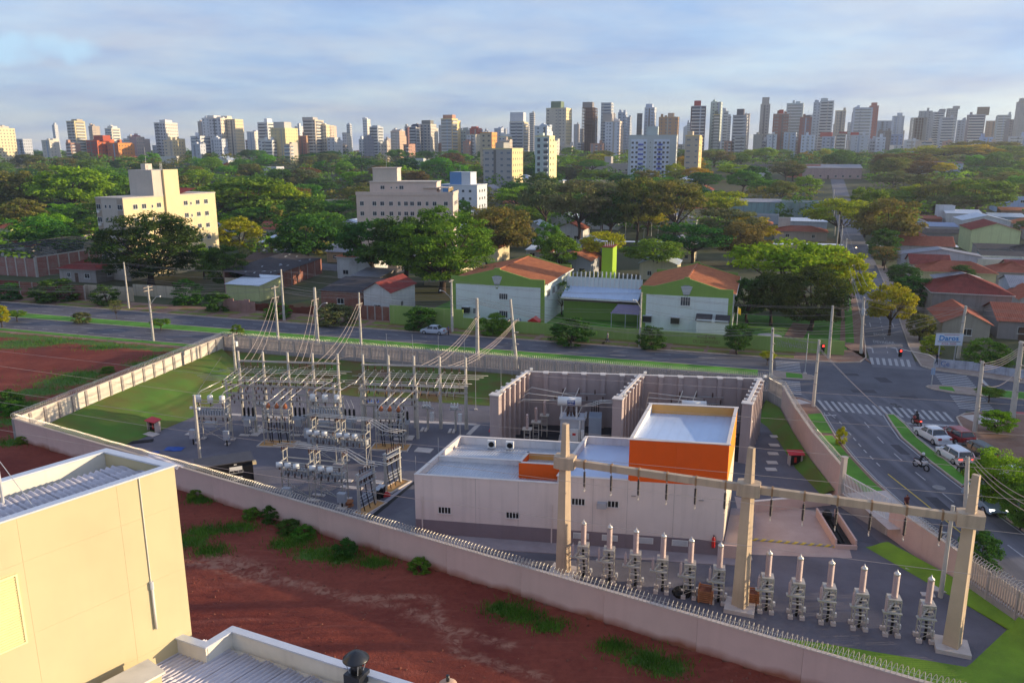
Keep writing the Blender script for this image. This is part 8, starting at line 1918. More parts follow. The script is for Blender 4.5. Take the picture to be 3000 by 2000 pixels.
lotwall(1056,1143,126.5,2.6,MATS['brick_red'],'brick plinth wall under the white gable house',4)
lotwall(745,930,128,1.3,M('red_bank','#7a4534',.95,scale=.6,col2='#5e3228'),'low red earth bank of the bare lot',8,.2)
struct(sheet('bare_lot',ccw([UV(uvof(748,128),128),UV(uvof(930,128),128),UV(uvof(930,128)+5,150),UV(uvof(748,128)+9,152)]),OZ+.03,M('lot_green','#4a6a28',.95,scale=.25,col2='#6e3f30',bump=.5)))
c=G(110,811);t=thing('brick_hall','unfinished brick hall with concrete pillars and dark roof trusses at the left','building',c,UA);bh=4.6;block(c,14);block(c+V*16-U*10,16)
for i in range(8):MB().box(-.0,i*3.2+.01,-.2,.2,(i+1)*3.2-.01,bh).build('brick_panel',brickmat('brick_pale','#9a5c50','#8a4c40','#9a8c84'),t);MB().box(-.06,i*3.2-.17,-.2,.3,i*3.2+.17,bh+.2).build('pillar',concrete,t)
for i in range(8):MB().box(-(i+1)*3.0+.01,-.2,-.2,-i*3.0-.01,0,bh-.2).build('brick_panel',MATS['brick_pale'],t);MB().box(-i*3.0-.17,-.3,-.2,-i*3.0+.17,.05,bh+.1).build('pillar',concrete,t)
MB().box(.0,0,bh,.25,25.6,bh+.25).build('ring_beam',concrete,t)
for i in range(9):
 y=i*3.1+.4;mb=MB();n=12;Lt=24
 for k in range(n):a,b=-Lt*k/n,-Lt*(k+1)/n;za,zb_=bh+.6+1.6*math.sin(math.pi*k/n),bh+.6+1.6*math.sin(math.pi*(k+1)/n);mb.bar((a,y,za),(b,y,zb_),.1).bar((a,y,za-.7),(b,y,zb_-.7),.1).bar((a,y,za),(b,y,zb_-.7),.06)
 mb.build('truss',ventm,t)
for k in range(10):MB().bar((-2.4*k,0,bh+.65+1.6*math.sin(math.pi*k/10)),(-2.4*k,26,bh+.65+1.6*math.sin(math.pi*k/10)),.08).build('purlin',ventm,t)
c=G(777,866);a_=ang(G(777,866),G(944,800));L=(G(944,800)-G(777,866)).length
t=thing('brick_shed','long red brick shed with patched dark roof running away from the avenue','shed',c,a_);block(c,8);block(c+Vector((math.cos(a_),math.sin(a_),0))*L,8)
n=7
for i in range(n):MB().box(i*L/n+.01,0,-.2,(i+1)*L/n-.01,.2,3.6).build('brick_panel',MATS['brick_red'],t);MB().box(i*L/n-.1,-.05,-.2,i*L/n+.1,.22,3.65).build('pillar',pil_grey,t)
mb=MB();ribs(mb,(-.3,-.2,3.7),(L,-.2,3.7),(L,9,5.2),(-.3,9,5.2),.5,.04);obj('roof_slope',mb.mesh('roof_slope'),fibro_dark,t);rr=random.Random(4)
for k in range(14):x,y=rr.uniform(1,L-1),rr.uniform(.5,8);z=3.7+1.5*(y+.2)/9.2+.07;MB().cbox((x,y,z),(rr.uniform(.2,.6),.12,.02),rr.uniform(-.3,.3)).build('roof_patch',metal_pale,t)
MB().box(0,8.8,-.2,L,9,4.9).build('rear_wall',MATS['brick_red'],t);MB().box(-.02,.2,-.2,.18,8.8,3.6).build('front_wall',M('shed_cream','#b9a98f',.9,streak=.3),t)
def dish(px,py,z,r,label,mesh_=False):
 p=GT(px,py);p=Vector((p.x,p.y,z));t=thing('satellite_dish',label,'dish',p,-.6);mb=MB().lathe([(.02,0),(r*.5,r*.08),(r*.85,r*.24),(r,r*.35),(r*.98,r*.37),(r*.5,r*.11),(.02,.03)],n=18);o=mb.build('reflector',M('dish_mesh','#8f8a84',.6)if mesh_ else white,t,True,loc=(0,0,.7));o.rotation_euler=(.7,0,0);MB().cyl((0,0,-2.0),(0,0,.8),.05,n=6).build('mast',steel,t);MB().cyl((0,-.1,.8),(0,-r*.6,.9+r*.45),.02,n=5).build('feed_arm',steel,t)
dish(1046,835,5.5,1.5,'large mesh satellite dish above the grey tin roofs',True);dish(1089,805,4.6,.6,'white satellite dish beside the dark red roof')
for k,x in enumerate((778,813,831)):dish(x,775-k,4.4,.5,'white satellite dish on the brown bungalow, %s of three'%('left','middle','right')[k])
dish(2982,955,3.6,.7,'white satellite dish at the right edge by the small red gable')
for k in range(8):
 pass
fw0,fw1=G(2735,1077),G(2850,1087)
t=thing('corner_fence','white painted corner fence wall with faded blue lettering near the sign board','fence',fw0,ang(fw0,fw1));L=(fw1-fw0).length
for i in range(4):MB().box(i*L/4+.01,0,0,(i+1)*L/4-.01,.15,1.3).build('wall_panel',M('fence_white','#b9bcc6',.9,scale=1.2,col2='#8f93a0',streak=.5),t)
text3d('faded_lettering','Ce',1.0,M('faded_blue','#3f62a0',.8),t,(L*.28,-.01,.4),(math.pi/2,0,0),.002)
fw2=G(3060,1120);t=thing('corner_fence','white painted fence wall continuing to the right edge behind the bushes','fence',fw1,ang(fw1,fw2));L=(fw2-fw1).length
for i in range(8):MB().box(i*L/8+.01,0,0,(i+1)*L/8-.01,.15,1.2).build('wall_panel',MATS['fence_white'],t)
sb0=G(2755,1068);sx0,sx1=PT(2755,1022,sb0.y),PT(2832,1024,sb0.y);a_=math.radians(-4);W_=(sx1-sx0).length;Hs=HZ(988,sb0)-HZ(1022,sb0)
t=thing('sign_board','white billboard with blue lettering on posts near the junction','sign',(sx0.x,sb0.y+1.5,OZ),a_);zb_=HZ(1022,sb0)-OZ+.2
MB().box(0,0,zb_,W_,.12,zb_+Hs).build('panel',M('sign_white','#cfd5e0',.6,var=.04),t);MB().box(-.04,-.02,zb_-.05,W_+.04,.14,zb_).box(-.04,-.02,zb_+Hs,W_+.04,.14,zb_+Hs+.05).build('frame',steel,t)
for x in(W_*.2,W_*.8):MB().bar((x,.2,0),(x,.2,zb_+Hs),.14).build('post',steel,t)
text3d('sign_lettering','Daros',Hs*.62,M('sign_blue','#1f7fc0',.5),t,(W_*.48,-.015,zb_+Hs*.42),(math.pi/2,0,0),.006,sx=1.05,bold=.02);text3d('sign_number','3226-3600',Hs*.24,M('sign_red','#a8343c',.5),t,(W_*.5,-.015,zb_+Hs*.06),(math.pi/2,0,0),.004,sx=1.2)
MB().box(W_*.08,-.012,zb_+Hs*.30,W_*.92,-.001,zb_+Hs*.345).build('rule_line',M('sign_dark','#4a3f5c',.5),t);MB().box(W_*.3,-.012,zb_+Hs*.88,W_*.85,-.001,zb_+Hs*.915).build('rule_line',MATS['sign_red'],t)
struct(sheet('park_lawn',ccw([GT(1640,690),GT(2010,700),GT(2010,645),GT(1740,640)]),OZ+.05,grassm));struct(sheet('park_path',ccw([GT(1830,692),GT(2020,688),GT(2020,680),GT(1830,682)]),OZ+.07,M('park_brick','#a06a55',.9,var=.1)))
struct(sheet('park_street',ccw([GT(1540,700),GT(1600,720),GT(1700,640),GT(1665,625)]),OZ+.06,asphalt_old));struct(sheet('lane_road',ccw([GT(930,790),GT(1060,800),GT(1240,770),GT(1235,757),GT(1050,780),GT(935,770)]),OZ+.05,asphalt_old))
fl=[GT(2060,610),GT(2560,620),GT(2560,565),GT(2090,560)]
struct(sheet('sports_field',ccw(fl),terrain(fl[0].x,fl[0].y)+.35,M('field_green','#5f8a34',.95,scale=.08,col2='#6f8a3a',bump=.3)))
for k,(x,y,ty)in enumerate(((1685,702,660),(1707,690,652),(1761,688,644),(1832,700,647),(1886,700,670),(1927,700,663),(1908,692,652))):
 p=GT(x,y);h=HZ(ty,p)-p.z;t=thing('park_lamp','white park lamp post, %s from the left'%(num+('seventh',))[k],'lamp post',p,0,'park lamps');MB().cyl((0,0,0),(0,0,h),.09,.06,6).build('post',white,t);MB().box(-.7,-.12,h,.7,.12,h+.12).build('lamp_head',white,t)
def facade(t,x0,x1,y,zs,xs,w,h,nrm,mull=1,ac=0):
 for z in zs:
  for x in xs:window(t,x if nrm in('-y','+y')else y,y if nrm in('-y','+y')else x,z,w,h,nrm,mull)
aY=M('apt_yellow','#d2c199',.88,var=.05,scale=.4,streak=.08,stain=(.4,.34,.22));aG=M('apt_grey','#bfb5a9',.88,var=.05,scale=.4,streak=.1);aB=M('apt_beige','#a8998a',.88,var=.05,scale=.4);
P1=Vector((-89.0,184.5,OZ));ra=math.radians(-23.6)
t=thing('apartment_block','cream five storey apartment block with stair tower behind the big dark tree','building',P1,ra);block(P1+Vector((2,14,0)),19);Hh=18.9;Lf_,Dp_=8.7,28.8
MB().box(-Lf_,0,0,0,Dp_,Hh).build('walls',aY,t);MB().box(-Lf_,-.02,0,-.02,-.001,Hh).build('shaded_front',aG,t)  # greyer sheet puts the shade on the front into the cream colour
for x0,x1 in((-Lf_,-Lf_+1.7),(-1.9,-.05)):MB().box(x0,-.06,0,x1,-.021,Hh).build('balcony_strip',aB,t)
MB().box(-Lf_-.1,-.12,Hh,.1,Dp_+.1,Hh+.3).build('parapet',aG,t)
MB().box(-7.6,9.0,Hh+.3,.0,16.5,25.2).build('stair_block',aG,t);MB().box(.0,12.0,0,.55,16.5,25.25).build('stair_shaft',aY,t);MB().box(-5.5,11,25.2,-4.0,13,26.6).build('water_tank',aG,t);MB().cyl((-4.8,12,26.6),(-4.8,12,30.5),.04,n=5).build('antenna',steel,t)  # yellow shaft and grey block carry sun and shade in their colour
for k in range(3):MB().cyl((-.8-.3*k,13,25.2),(-.8-.3*k,13,26.8),.03,n=4).build('antenna',steel,t)
for f in range(5):
 z=1.6+3.0+f*3.0-.2
 for x in(-Lf_+.85,-1.0):window(t,x,-.08,z,1.5,1.2,'-y',1)
 for x in(-5.6,-4.2):window(t,x,-.03,z+.3,.7,.8,'-y',0)
 for y in(3.3,5.8,8.2,10.2,18.6,20.3,22.6,25.4):w_=.55 if y in(8.2,20.3)else 1.35;window(t,.01,y,z,w_,1.15 if w_>1 else .8,'+x',1 if w_>1 else 0)
 if f%2:MB().box(.02,3.0,z-.8,.4,3.8,z-.3).build('air_conditioner',white,t)
 MB().box(-Lf_+.5,-.5,z-.75,-Lf_+1.2,-.07,z-.25).build('air_conditioner',white,t)
mb=MB();ribs(mb,(-Lf_+1,17,Hh+.35),(-.3,17,Hh+.35),(-.3,23,Hh+1.5),(-Lf_+1,23,Hh+1.5));obj('roof_slope',mb.mesh('roof_slope'),tile_dark,t)
Pm=AT(1051,236);t=thing('apartment_block','wide cream apartment block with roof terraces left of centre','building',Pm,math.radians(-3));Wm=WM(280,AT(1190,236));Hm=18.0;block(Pm+Vector((Wm/2,8,0)),19)
aP=M('apt_pinkcream','#cbb9ad',.88,var=.05,scale=.4,streak=.1)
MB().box(0,0,0,Wm,13,Hm-1).build('walls',aP,t);MB().box(-.15,-.15,Hm-1,Wm+.15,.2,Hm).build('parapet',aP,t);MB().box(Wm-.1,.2,Hm-1,Wm+.15,13,Hm).build('parapet',aG,t)
MB().box(3.6,2.2,Hm-1,Wm-5,11,Hm+2.6).build('penthouse',aP,t);MB().box(3.4,2.0,Hm+2.6,Wm-4.8,11.2,Hm+2.9).build('penthouse_parapet',aG,t);MB().box(4.2,4,Hm+2.6,11.5,10,Hm+6.6).build('stair_block',aG,t);MB().box(4.0,3.8,Hm+6.6,11.7,10.2,Hm+6.8).build('stair_cap',aP,t)
MB().box(Wm-9,1.6,Hm+1.0,Wm-1.2,8,Hm+1.2).build('terrace_roof',aG,t)
for k in range(5):MB().bar((Wm-1.4,1+k*2.6,Hm),(Wm-1.4,1+k*2.6,Hm+1.1),.1).build('terrace_post',aP,t)
MB().box(Wm-1.35,.5,Hm,Wm-1.3,12,Hm+1.0).build('glass_rail',M('terrace_glass','#a88f6a',.2,spec=.6),t)
for f in range(4):
 z=Hm-4.0-f*2.9
 for k,x in enumerate((1.6,5.3,7.6,10.2,12.6,14.6,16.4,18.5,20.8,23.0,26.3)):
  if x<Wm-1:window(t,x,-.01,z,1.2 if k not in(4,8)else .9,1.25,'-y',1)
 for y in(3,5,6.2,7.4,8.6,11):window(t,Wm+.01,y,z,.8,1.2,'+x',0)
for x in(7.4,13.0):window(t,x if x<Wm-6 else 10,2.19,Hm+.6,1.3,1.1,'-y',1)
for x in(10.0,11.6):window(t,x,2.19,Hm+.8,.5,.6,'-y',0)
MB().cyl((7.8,7,Hm+6.8),(7.8,7,Hm+10.5),.04,n=5).build('antenna',steel,t)
Pq=AT(1285,330);t=thing('apartment_block','small blue and white block with sunlit side behind the wide cream block','building',Pq,UA);block(Pq+Vector((10,6,0)),13);bl_=M('apt_blue','#5f88b5',.8,var=.06);
MB().box(0,0,0,17,12,16.0).build('walls',M('apt_white','#c3c6cb',.85,var=.05),t);MB().box(2.2,-.06,0,4.8,-.005,16.0).build('blue_strip',bl_,t);MB().box(4.6,2,16.0,13.5,9,21.2).build('stair_block',MATS['apt_white'],t);MB().box(4.55,1.95,16.0,9.6,2.0,21.2).build('blue_face',bl_,t);MB().box(-.2,-.2,16.0,17.2,12.2,16.25).build('roof_slab',MATS['apt_white'],t);MB().cyl((8.3,4,21.2),(8.3,4,24),.05,n=5).build('antenna',steel,t)
for f in range(4):
 for x in(.9,5.8,8.5,11,14):window(t,x,-.01,13.2-f*3,1.2,1.1,'-y',0)
 for y in(3,6,9):window(t,17.01,y,13.2-f*3,1.2,1.1,'+x',0)
# ----- the skyline
TW_=random.Random(33)
def cm(h,pre='tower_'):return M(pre+h.strip('#'),h,.85,var=.05,scale=.08,streak=.06)
wing_glass=[glassmat('tower_glass_a','#4c5563',.25),glassmat('tower_glass_b','#6b7482',.25),glassmat('tower_glass_c','#3e4048',.3),glassmat('tower_glass_d','#86867f',.3)]
def tower(x0,x1,ytop,dist,cf,style='grid',cs=None,fr=.62,top=None,label='',rows=None,stripe=None,rz=None,tcol=None):
 rz=UA+TW_.uniform(-.12,.12)if rz is None else rz
 p=ATT((x0+x1)/2,dist)
 wpx=WM(x1-x0,p)*.9
 c_,s_=abs(math.cos(rz)),abs(math.sin(rz))
 w=wpx*fr/c_;d=max(6.0,min(22,wpx*(1-fr)/max(.25,s_+.12)))
 h=HZ(ytop,p)-p.z
 cs=cs or cf
 t=thing('tower_block',label,'tower block',p,rz,'towers of the skyline');block(p,max(w,d)*.7)
 hw,hd=w/2,d/2
 fl=max(3,int(h/3.05));fh=h/fl
 if style=='frame':
  mb=MB()
  for k in range(fl+1):mb.box(-hw,-hd,k*fh,hw,hd,k*fh+.3)
  mb.build('floor_slabs',cm(cf),t);mb=MB()
  for i in range(6):
   for j in range(4):x,y=-hw+.3+(w-.6)*i/5,-hd+.3+(d-.6)*j/3;mb.box(x-.25,y-.25,0,x+.25,y+.25,h)
  tag(mb.build('columns',cm(cf),t),kind='stuff');MB().box(-hw*.55,-hd*.4,0,hw*.55,hd*.6,h).build('core_walls',cm('#6e5648'),t)
 else:
  MB().box(-hw,-hd,-8,hw,hd,h).build('walls',cm(cf),t)
  if cs!=cf:MB().box(hw,-hd,-8,hw+.12,hd,h).build('side_face',cm(cs),t)  # mostly a sunlit tone put into the side colour
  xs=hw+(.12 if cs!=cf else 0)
  g=MB();b=MB();pw=TW_.uniform(2.6,4.2);nf=max(2,int(w/pw));ns=max(2,int(d/pw));vis=min(fl,26);ww=TW_.uniform(.4,.72);wh=TW_.uniform(.9,1.35);ph=TW_.randint(0,3)
  for k in range(vis):
   z=h-(k+1)*fh+.9
   if style=='band':
    g.box(-hw+w*.08,-hd-.06,z,hw-w*.08,-hd,z+1.35);b.box(-hw+w*.05,-hd-.7,z-.95,hw-w*.05,-hd,z-.05)
    g.box(xs,-hd+d*.1,z,xs+.06,hd-d*.1,z+1.3)
    if k%1==0:b.box(xs,-hd+d*.12,z-.9,xs+.6,hd-d*.12,z-.1)
   elif style=='col':
    for i in range(nf):
     if i%3==1:continue
     x=-hw+w*(i+.5)/nf;g.box(x-.75,-hd-.06,z-.2,x+.75,-hd,z+1.5)
    for i in range(ns):y=-hd+d*(i+.5)/ns;g.box(xs,y-.6,z,xs+.06,y+.6,z+1.2)
    x=-hw+w*(1.5)/nf;b.box(x-1.2,-hd-.9,z-.95,x+1.2,-hd,z-.1);g.box(x-1.1,-hd-.05,z-.1,x+1.1,-hd,z+1.4)
   else:
    for i in range(nf):
     if nf>4 and(i+ph)%4==0:continue
     x=-hw+w*(i+.5+.12*math.sin(i*2+ph))/nf;q_=ww*(1.6 if(i+ph)%3==0 else 1);g.box(x-q_,-hd-.06,z,x+q_,-hd,z+wh)
    for i in range(ns):y=-hd+d*(i+.5)/ns;g.box(xs,y-.6,z,xs+.06,y+.6,z+1.2)
  tag(g.build('windows',wing_glass[TW_.randint(0,3)],t),kind='stuff')
  if b.v:tag(b.build('balconies',cm(tcol or '#d3d3d0'),t),kind='stuff')
  MB().box(-hw-.15,-hd-.15,h,hw+.25,hd+.15,h+.7).build('parapet',cm(cs),t)
  if stripe:MB().box(-w*.12,-hd-.35,-8,w*.1,-hd-.07,h+1.5).build('stripe',cm(stripe),t)
 if style!='frame' and TW_.random()<.55:
  k_=TW_.choice((-1,1));h2=h*TW_.uniform(.72,.95);w2=w*TW_.uniform(.3,.5);MB().box(k_*hw*.55-w2/2,hd*.2,-8,k_*hw*.55+w2/2,hd+TW_.uniform(3,8),h2+4).build('rear_wing',cm(cs),t)
 if style!='frame' and w>9:
  x_=TW_.uniform(-.35,.35)*w;MB().box(x_-.7,-hd-.12,-8,x_+.7,-hd-.065,h-.3).build('shaft_strip',cm(TW_.choice(['#8a8d96','#a9a49c','#75706c','#9aa4b4'])),t)
 for k_ in range(TW_.randint(0,2)):x_=TW_.uniform(-.4,.4)*w;MB().box(x_-1.2,-1.5,h+.7,x_+1.2,1.5,h+TW_.uniform(2,4.5)).build('water_tank',cm(cf),t)
 if top:
  tx0,tx1,ty,tc=top;a=WM(tx0-(x0+x1)/2,p);bb=WM(tx1-(x0+x1)/2,p);zt_=HZ(ty,p)-p.z
  MB().box(a/c_,-hd*.5,h+.01,bb/c_,hd*.6,zt_).build('roof_house',cm(tc or cf),t)
  if TW_.random()<.5:MB().cyl(((a+bb)/2/c_,0,zt_),((a+bb)/2/c_,0,zt_+6),.12,n=4).build('antenna',steel,t)
 return t
SKY=[(-40,55,378,560,'#b9b2a6','grid','#d6c8a2',(-30,28,370,None),'cream and grey tower cut by the left edge'),(210,260,357,900,'#b3a892','band','#cdbd92',(230,250,350,None),'lone slender tower with stacked balconies at the left'),(262,330,414,520,'#9c4a3c','grid','#c2663c',(292,325,397,'#a8503a'),'red apartment block in the canopy at the left'),(325,388,421,540,'#b9704a','grid','#cf8a4a',None,'orange low block right of the red one'),(318,360,378,950,'#cfcdc6','band','#d9d0b8',(330,348,370,None),'white tower rising behind the red block'),(388,428,403,820,'#b59a98','grid','#c2b0a4',(398,412,397,'#a8706a'),'small pinkish tower left of the grey white one'),(465,527,362,880,'#c4c3c4','col','#cfc9bd',(487,505,352,None),'grey white tower with a balcony column left of the apartment block'),(488,540,413,640,'#c9bda4','grid','#d6c193',(505,515,403,None),'sunlit cream villa block below the grey white tower'),(566,622,401,720,'#c9cbd0','band','#d2d0cc',None,'low white block with dark bands'),(602,642,348,900,'#c3c9cf','grid','#cfcfcc',None,'pale glass fronted tower at the left end of the white group'),(622,690,349,800,'#c2c1c4','grid','#d4c6b0',(623,645,339,'#cdcac6'),'big white grid tower with rounded top'),(675,720,352,820,'#c9bfae','grid','#d9c39a',(662,680,340,None),'sunlit cream twin of the big white grid tower'),(728,772,388,960,'#c8cacf','grid','#d5cfc2',None,'white mid height tower left of the yellow block'),(760,818,361,900,'#cdd0d6','band','#d6d4cd',(788,798,348,None),'white balcony tower behind the yellow block'),(760,800,410,640,'#c9cacb','grid','#d6d0bd',None,'low white block left of the yellow block'),(796,880,378,600,'#cbb98a','grid','#dccb96',(815,850,358,'#b9b4ae'),'yellow and cream apartment block with sunlit side in the skyline'),(868,895,372,980,'#cfcfd0','grid',None,None,'slim white tower right of the yellow block'),(892,956,354,820,'#8d8a8c','band','#c4b7a4',(898,930,344,'#a8a4a0'),'grey banded tower with white frames'),(945,972,368,860,'#c9c3b4','grid','#ddceA4'.lower(),None,'narrow sunlit cream tower right of the banded one'),(958,984,369,950,'#b9a79c','grid','#d0b8a4',None,'slim beige tower at the end of the left group'),(876,922,400,760,'#a8786a','grid','#c29a78',None,'low salmon block at the foot of the banded tower'),(960,1002,405,800,'#b9bfc9','grid','#c9c6c2',None,'low grey blue block right of the left group'),(1005,1030,393,1000,'#c9c6c6','grid','#d2cbc0',(1008,1024,389,'#7a7472'),'small isolated tower with dark cap'),(1066,1090,352,1000,'#cfd0d2','plain','#dcd3c0',(1068,1078,345,None),'slender white tower left of centre'),(1084,1128,374,900,'#a7abb2','band','#b9bdc0',(1098,1114,368,None),'grey white tower with dark balconies left of centre'),(1066,1100,406,820,'#8f8f96','grid',None,None,'low grey block below the slender white tower'),(1144,1192,386,950,'#b9b4b2','col','#c9a98f',(1155,1180,380,None),'low tower with pinkish side and white top'),(1192,1202,378,1000,'#6e4a44','plain',None,None,'thin reddish mast like tower left of the dark group'),(1200,1234,374,860,'#4a4c5c','band','#c4c5c9',(1214,1232,364,None),'dark blue tower with white balconies'),(1230,1284,366,880,'#b4aea6','col','#c6beb0',(1242,1268,353,'#7a7872'),'grey tower with dark crown left of the gold one'),(1290,1347,350,720,'#b0a49c','band','#dcc48c',(1304,1332,337,'#b98a72'),'tower with white balconies and golden sunlit side'),(1346,1380,384,850,'#a9b4b2','grid',None,None,'low grey green block right of the gold tower'),(1374,1416,378,780,'#a85a4c','grid','#b4685a',(1384,1400,371,None),'red brown block right of the gold tower'),(1364,1412,396,540,'#c3c4c6','col','#cfc4a8',None,'white block with balcony column in front of the red brown block'),(1402,1462,391,560,'#b9ab94','grid','#d69a5e',(1405,1440,388,'#b4553c'),'beige block with orange sunlit side'),(1444,1504,402,640,'#c4c6c9','grid','#dccf9c',(1478,1494,393,None),'white block with yellow sunlit corner'),(1484,1556,360,860,'#b9bbc0','band','#d2c4a4',(1498,1536,330,'#c3c6cc'),'stepped white tower near the centre'),(1445,1480,378,980,'#b4bac6','grid',None,None,'distant pale blue tower left of the stepped one'),(1558,1622,372,720,'#c6ccd2','plain','#cdd0d2',(1584,1612,366,'#aab4c0'),'pale blank tower left of the green striped tower'),(1402,1548,438,460,'#aaa5a2','grid','#d6c592',(1460,1484,418,'#9a9894'),'weathered grey five storey block with sunlit end'),(1560,1630,402,430,'#b9c4c0','col','#ddd2a0',None,'green and white seven storey block with golden sunlit side'),(1586,1686,320,640,'#c0b7a8','grid','#d9c9a0',(1617,1645,298,'#6a7a62'),'tall beige tower with dark green vertical stripe'),(1636,1690,430,500,'#b4b0ac','plain','#cfc4ae',(1640,1650,418,None),'blank pale block below the green striped tower'),(1693,1757,318,720,'#7e6452','frame',None,(1706,1734,300,'#8a8480'),'unfinished brown concrete tower'),(1750,1800,304,900,'#a9adb4','band','#bcbcba',None,'grey banded tower behind the unfinished one'),(1760,1832,358,580,'#c2c6ce','grid','#cfbfae',(1766,1792,334,'#a29c98'),'white block with small windows right of the unfinished tower'),(1802,1838,332,880,'#b4bac4','grid',None,None,'pale blue grey tower behind the white block'),(1828,1848,345,980,'#a4a8b0','grid',None,None,'far grey tower right of the white block'),(1857,1882,335,820,'#6e6660','grid',None,None,'narrow dark brown tower'),(1876,1924,318,850,'#b4bcca','grid','#c4c6ca',(1888,1906,305,None),'blue white tower right of the dark brown one'),(1908,2002,346,660,'#b08a66','grid','#c29a6e',(1952,1968,332,'#b4a08c'),'broad tan brick tower block'),(1992,2058,400,500,'#b4a898','grid','#d6bd84',(2010,2024,385,None),'beige eight storey block with golden sunlit end'),(2002,2074,314,740,'#5c4a50','band','#c3c6cc',(2026,2044,296,'#a03c34'),'dark red and white tower with teal glass corner'),(2066,2114,302,880,'#b4bfb0','grid','#bcc4bc',(2076,2092,298,None),'pale green tower right of the dark red one'),(2078,2106,338,800,'#5e6a64','band','#c9b478',None,'dark green tower with golden sunlit edge'),(2108,2130,328,900,'#c0c2c4','grid',None,None,'white slim tower beside the dark green one'),(2130,2192,340,840,'#a7a9b0','band','#9a9a9e',(2152,2170,320,'#57525a'),'grey twin tower with dark central shaft'),(2210,2252,308,900,'#a8a39c','plain','#b4aea4',(2222,2240,286,None),'tall bare concrete tower with stepped top'),(2250,2306,336,760,'#94685a','grid','#c2b0a2',(2272,2284,322,'#b0482c'),'red brown and white tower with a red shaft'),(2288,2346,305,920,'#b9c0c0','band','#c0ccca',(2318,2330,298,None),'pale tower with greenish balconies and flashing edge'),(2330,2372,345,800,'#8a6058','grid','#a08070',(2350,2362,339,'#57484a'),'red brown tower right of the greenish one'),(2368,2392,302,950,'#a9afb8','grid',None,None,'slim grey blue tower left of the white banded one'),(2384,2432,298,900,'#c0c4c2','band','#a8acb4',(2392,2410,288,None),'white tower with dark horizontal bands'),(2432,2468,326,940,'#b4a898','plain','#d6c49c',None,'beige tower with a bright sunlit golden edge'),(2480,2546,318,900,'#bcc2cc','band','#a8aebc',(2494,2504,313,None),'broad white tower with blue grey bands'),(2530,2560,312,960,'#a8685a','grid','#b47a6a',(2538,2552,301,None),'salmon red tower behind the broad white one'),(2546,2604,356,1050,'#a6aab2','grid',None,None,'hazy grey tower right of the salmon one'),(2560,2606,386,900,'#7e7672','grid',None,None,'hazy brown block with white corner'),(2600,2638,342,1080,'#b9bec6','grid','#b4b2a8',(2616,2628,331,None),'hazy white tower with slim roof house'),(2652,2706,346,960,'#a09a92','frame',None,None,'hazy unfinished concrete tower with wide crown'),(2674,2718,327,1050,'#a4a4a4','grid','#989a9e',None,'hazy grey tower behind the unfinished crown'),(2714,2752,330,1080,'#a0a2a6','band',None,(2736,2750,320,'#88878a'),'hazy grey banded tower, left of the stepped pair'),(2755,2790,320,1080,'#a29e9a','plain',None,(2774,2790,311,None),'hazy stepped beige tower'),(2736,2790,346,980,'#b4b6ba','band','#a6a2a0',None,'hazy white banded tower in front of the stepped pair'),(2790,2816,354,1050,'#a9aeb6','grid',None,None,'hazy slim tower right of the stepped pair'),(2815,2872,338,1000,'#8f8488','band','#b9bcc4',(2845,2873,314,'#8a7864'),'hazy brown and white tower with golden roof block'),(2874,2902,356,1080,'#a08672','grid',None,None,'hazy tan tower right of the brown and white one'),(2903,2946,339,1050,'#b0b8b8','band','#a6a8a4',None,'hazy pale green banded tower'),(2938,2958,352,1000,'#86848a','grid',None,None,'hazy dark slim tower beside the tall grey one'),(2954,3030,300,960,'#a3a09c','grid','#a8987e',(2968,3000,288,None),'tall grey tower at the right edge'),(2196,2236,396,640,'#a09a90','grid',None,None,'grey low block below the bare concrete tower'),(2232,2278,395,640,'#c6cacf','grid','#b4b0a4',None,'white blank block below the bare concrete tower'),(2288,2330,390,700,'#a9b6c6','grid','#b0bac4',None,'pale blue block below the red brown tower'),(2338,2386,398,640,'#c4ccd8','col',None,None,'white block with blue panels below the red brown towers'),(2140,2190,402,720,'#a8aaa8','band',None,None,'low terraced grey block in the middle distance'),(2400,2444,402,660,'#a9b0c0','col',None,(2400,2430,388,'#b0584c'),'blue white block with red roof house'),(2440,2474,394,700,'#b0a898','band',None,(2452,2472,386,'#a04c44'),'beige block with red roof house'),(2480,2540,398,720,'#bcc0c6','grid',None,(2488,2508,388,'#b0463a'),'white block with red shaft in the haze'),(2556,2590,404,740,'#c2c8d2','grid',None,None,'white hazy low block'),(2596,2640,396,900,'#8a98b8','grid',None,None,'blue hazy low block'),(2860,2900,404,800,'#9fb0d0','grid',None,None,'pale blue low block above the wooded park'),(2944,2988,402,760,'#b4b6bc','band',None,None,'white terraced block at the right above the wooded park'),(2985,3050,390,760,'#a9b6cc','grid',None,None,'pale blue block cut by the right edge'),]
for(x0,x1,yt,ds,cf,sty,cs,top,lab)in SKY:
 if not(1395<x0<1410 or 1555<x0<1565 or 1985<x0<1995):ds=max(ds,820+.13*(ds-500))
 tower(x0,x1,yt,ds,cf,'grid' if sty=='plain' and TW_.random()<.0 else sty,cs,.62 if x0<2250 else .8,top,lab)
for k in range(110):
 x0=40+2960*(k+TW_.random())/110
 if x0<1100 and k%4:continue
 tower(x0,x0+TW_.uniform(14,28),TW_.uniform(345,415)-(22 if x0>1500 else-8),TW_.uniform(1150,1700),TW_.choice(['#b4b8c0','#a8acb4','#b9b4ac','#c0c2c6','#a69c94','#b0a090']),TW_.choice(['grid','band','grid']),None,.7,None,'far pale tower in the haze behind the nearer skyline')
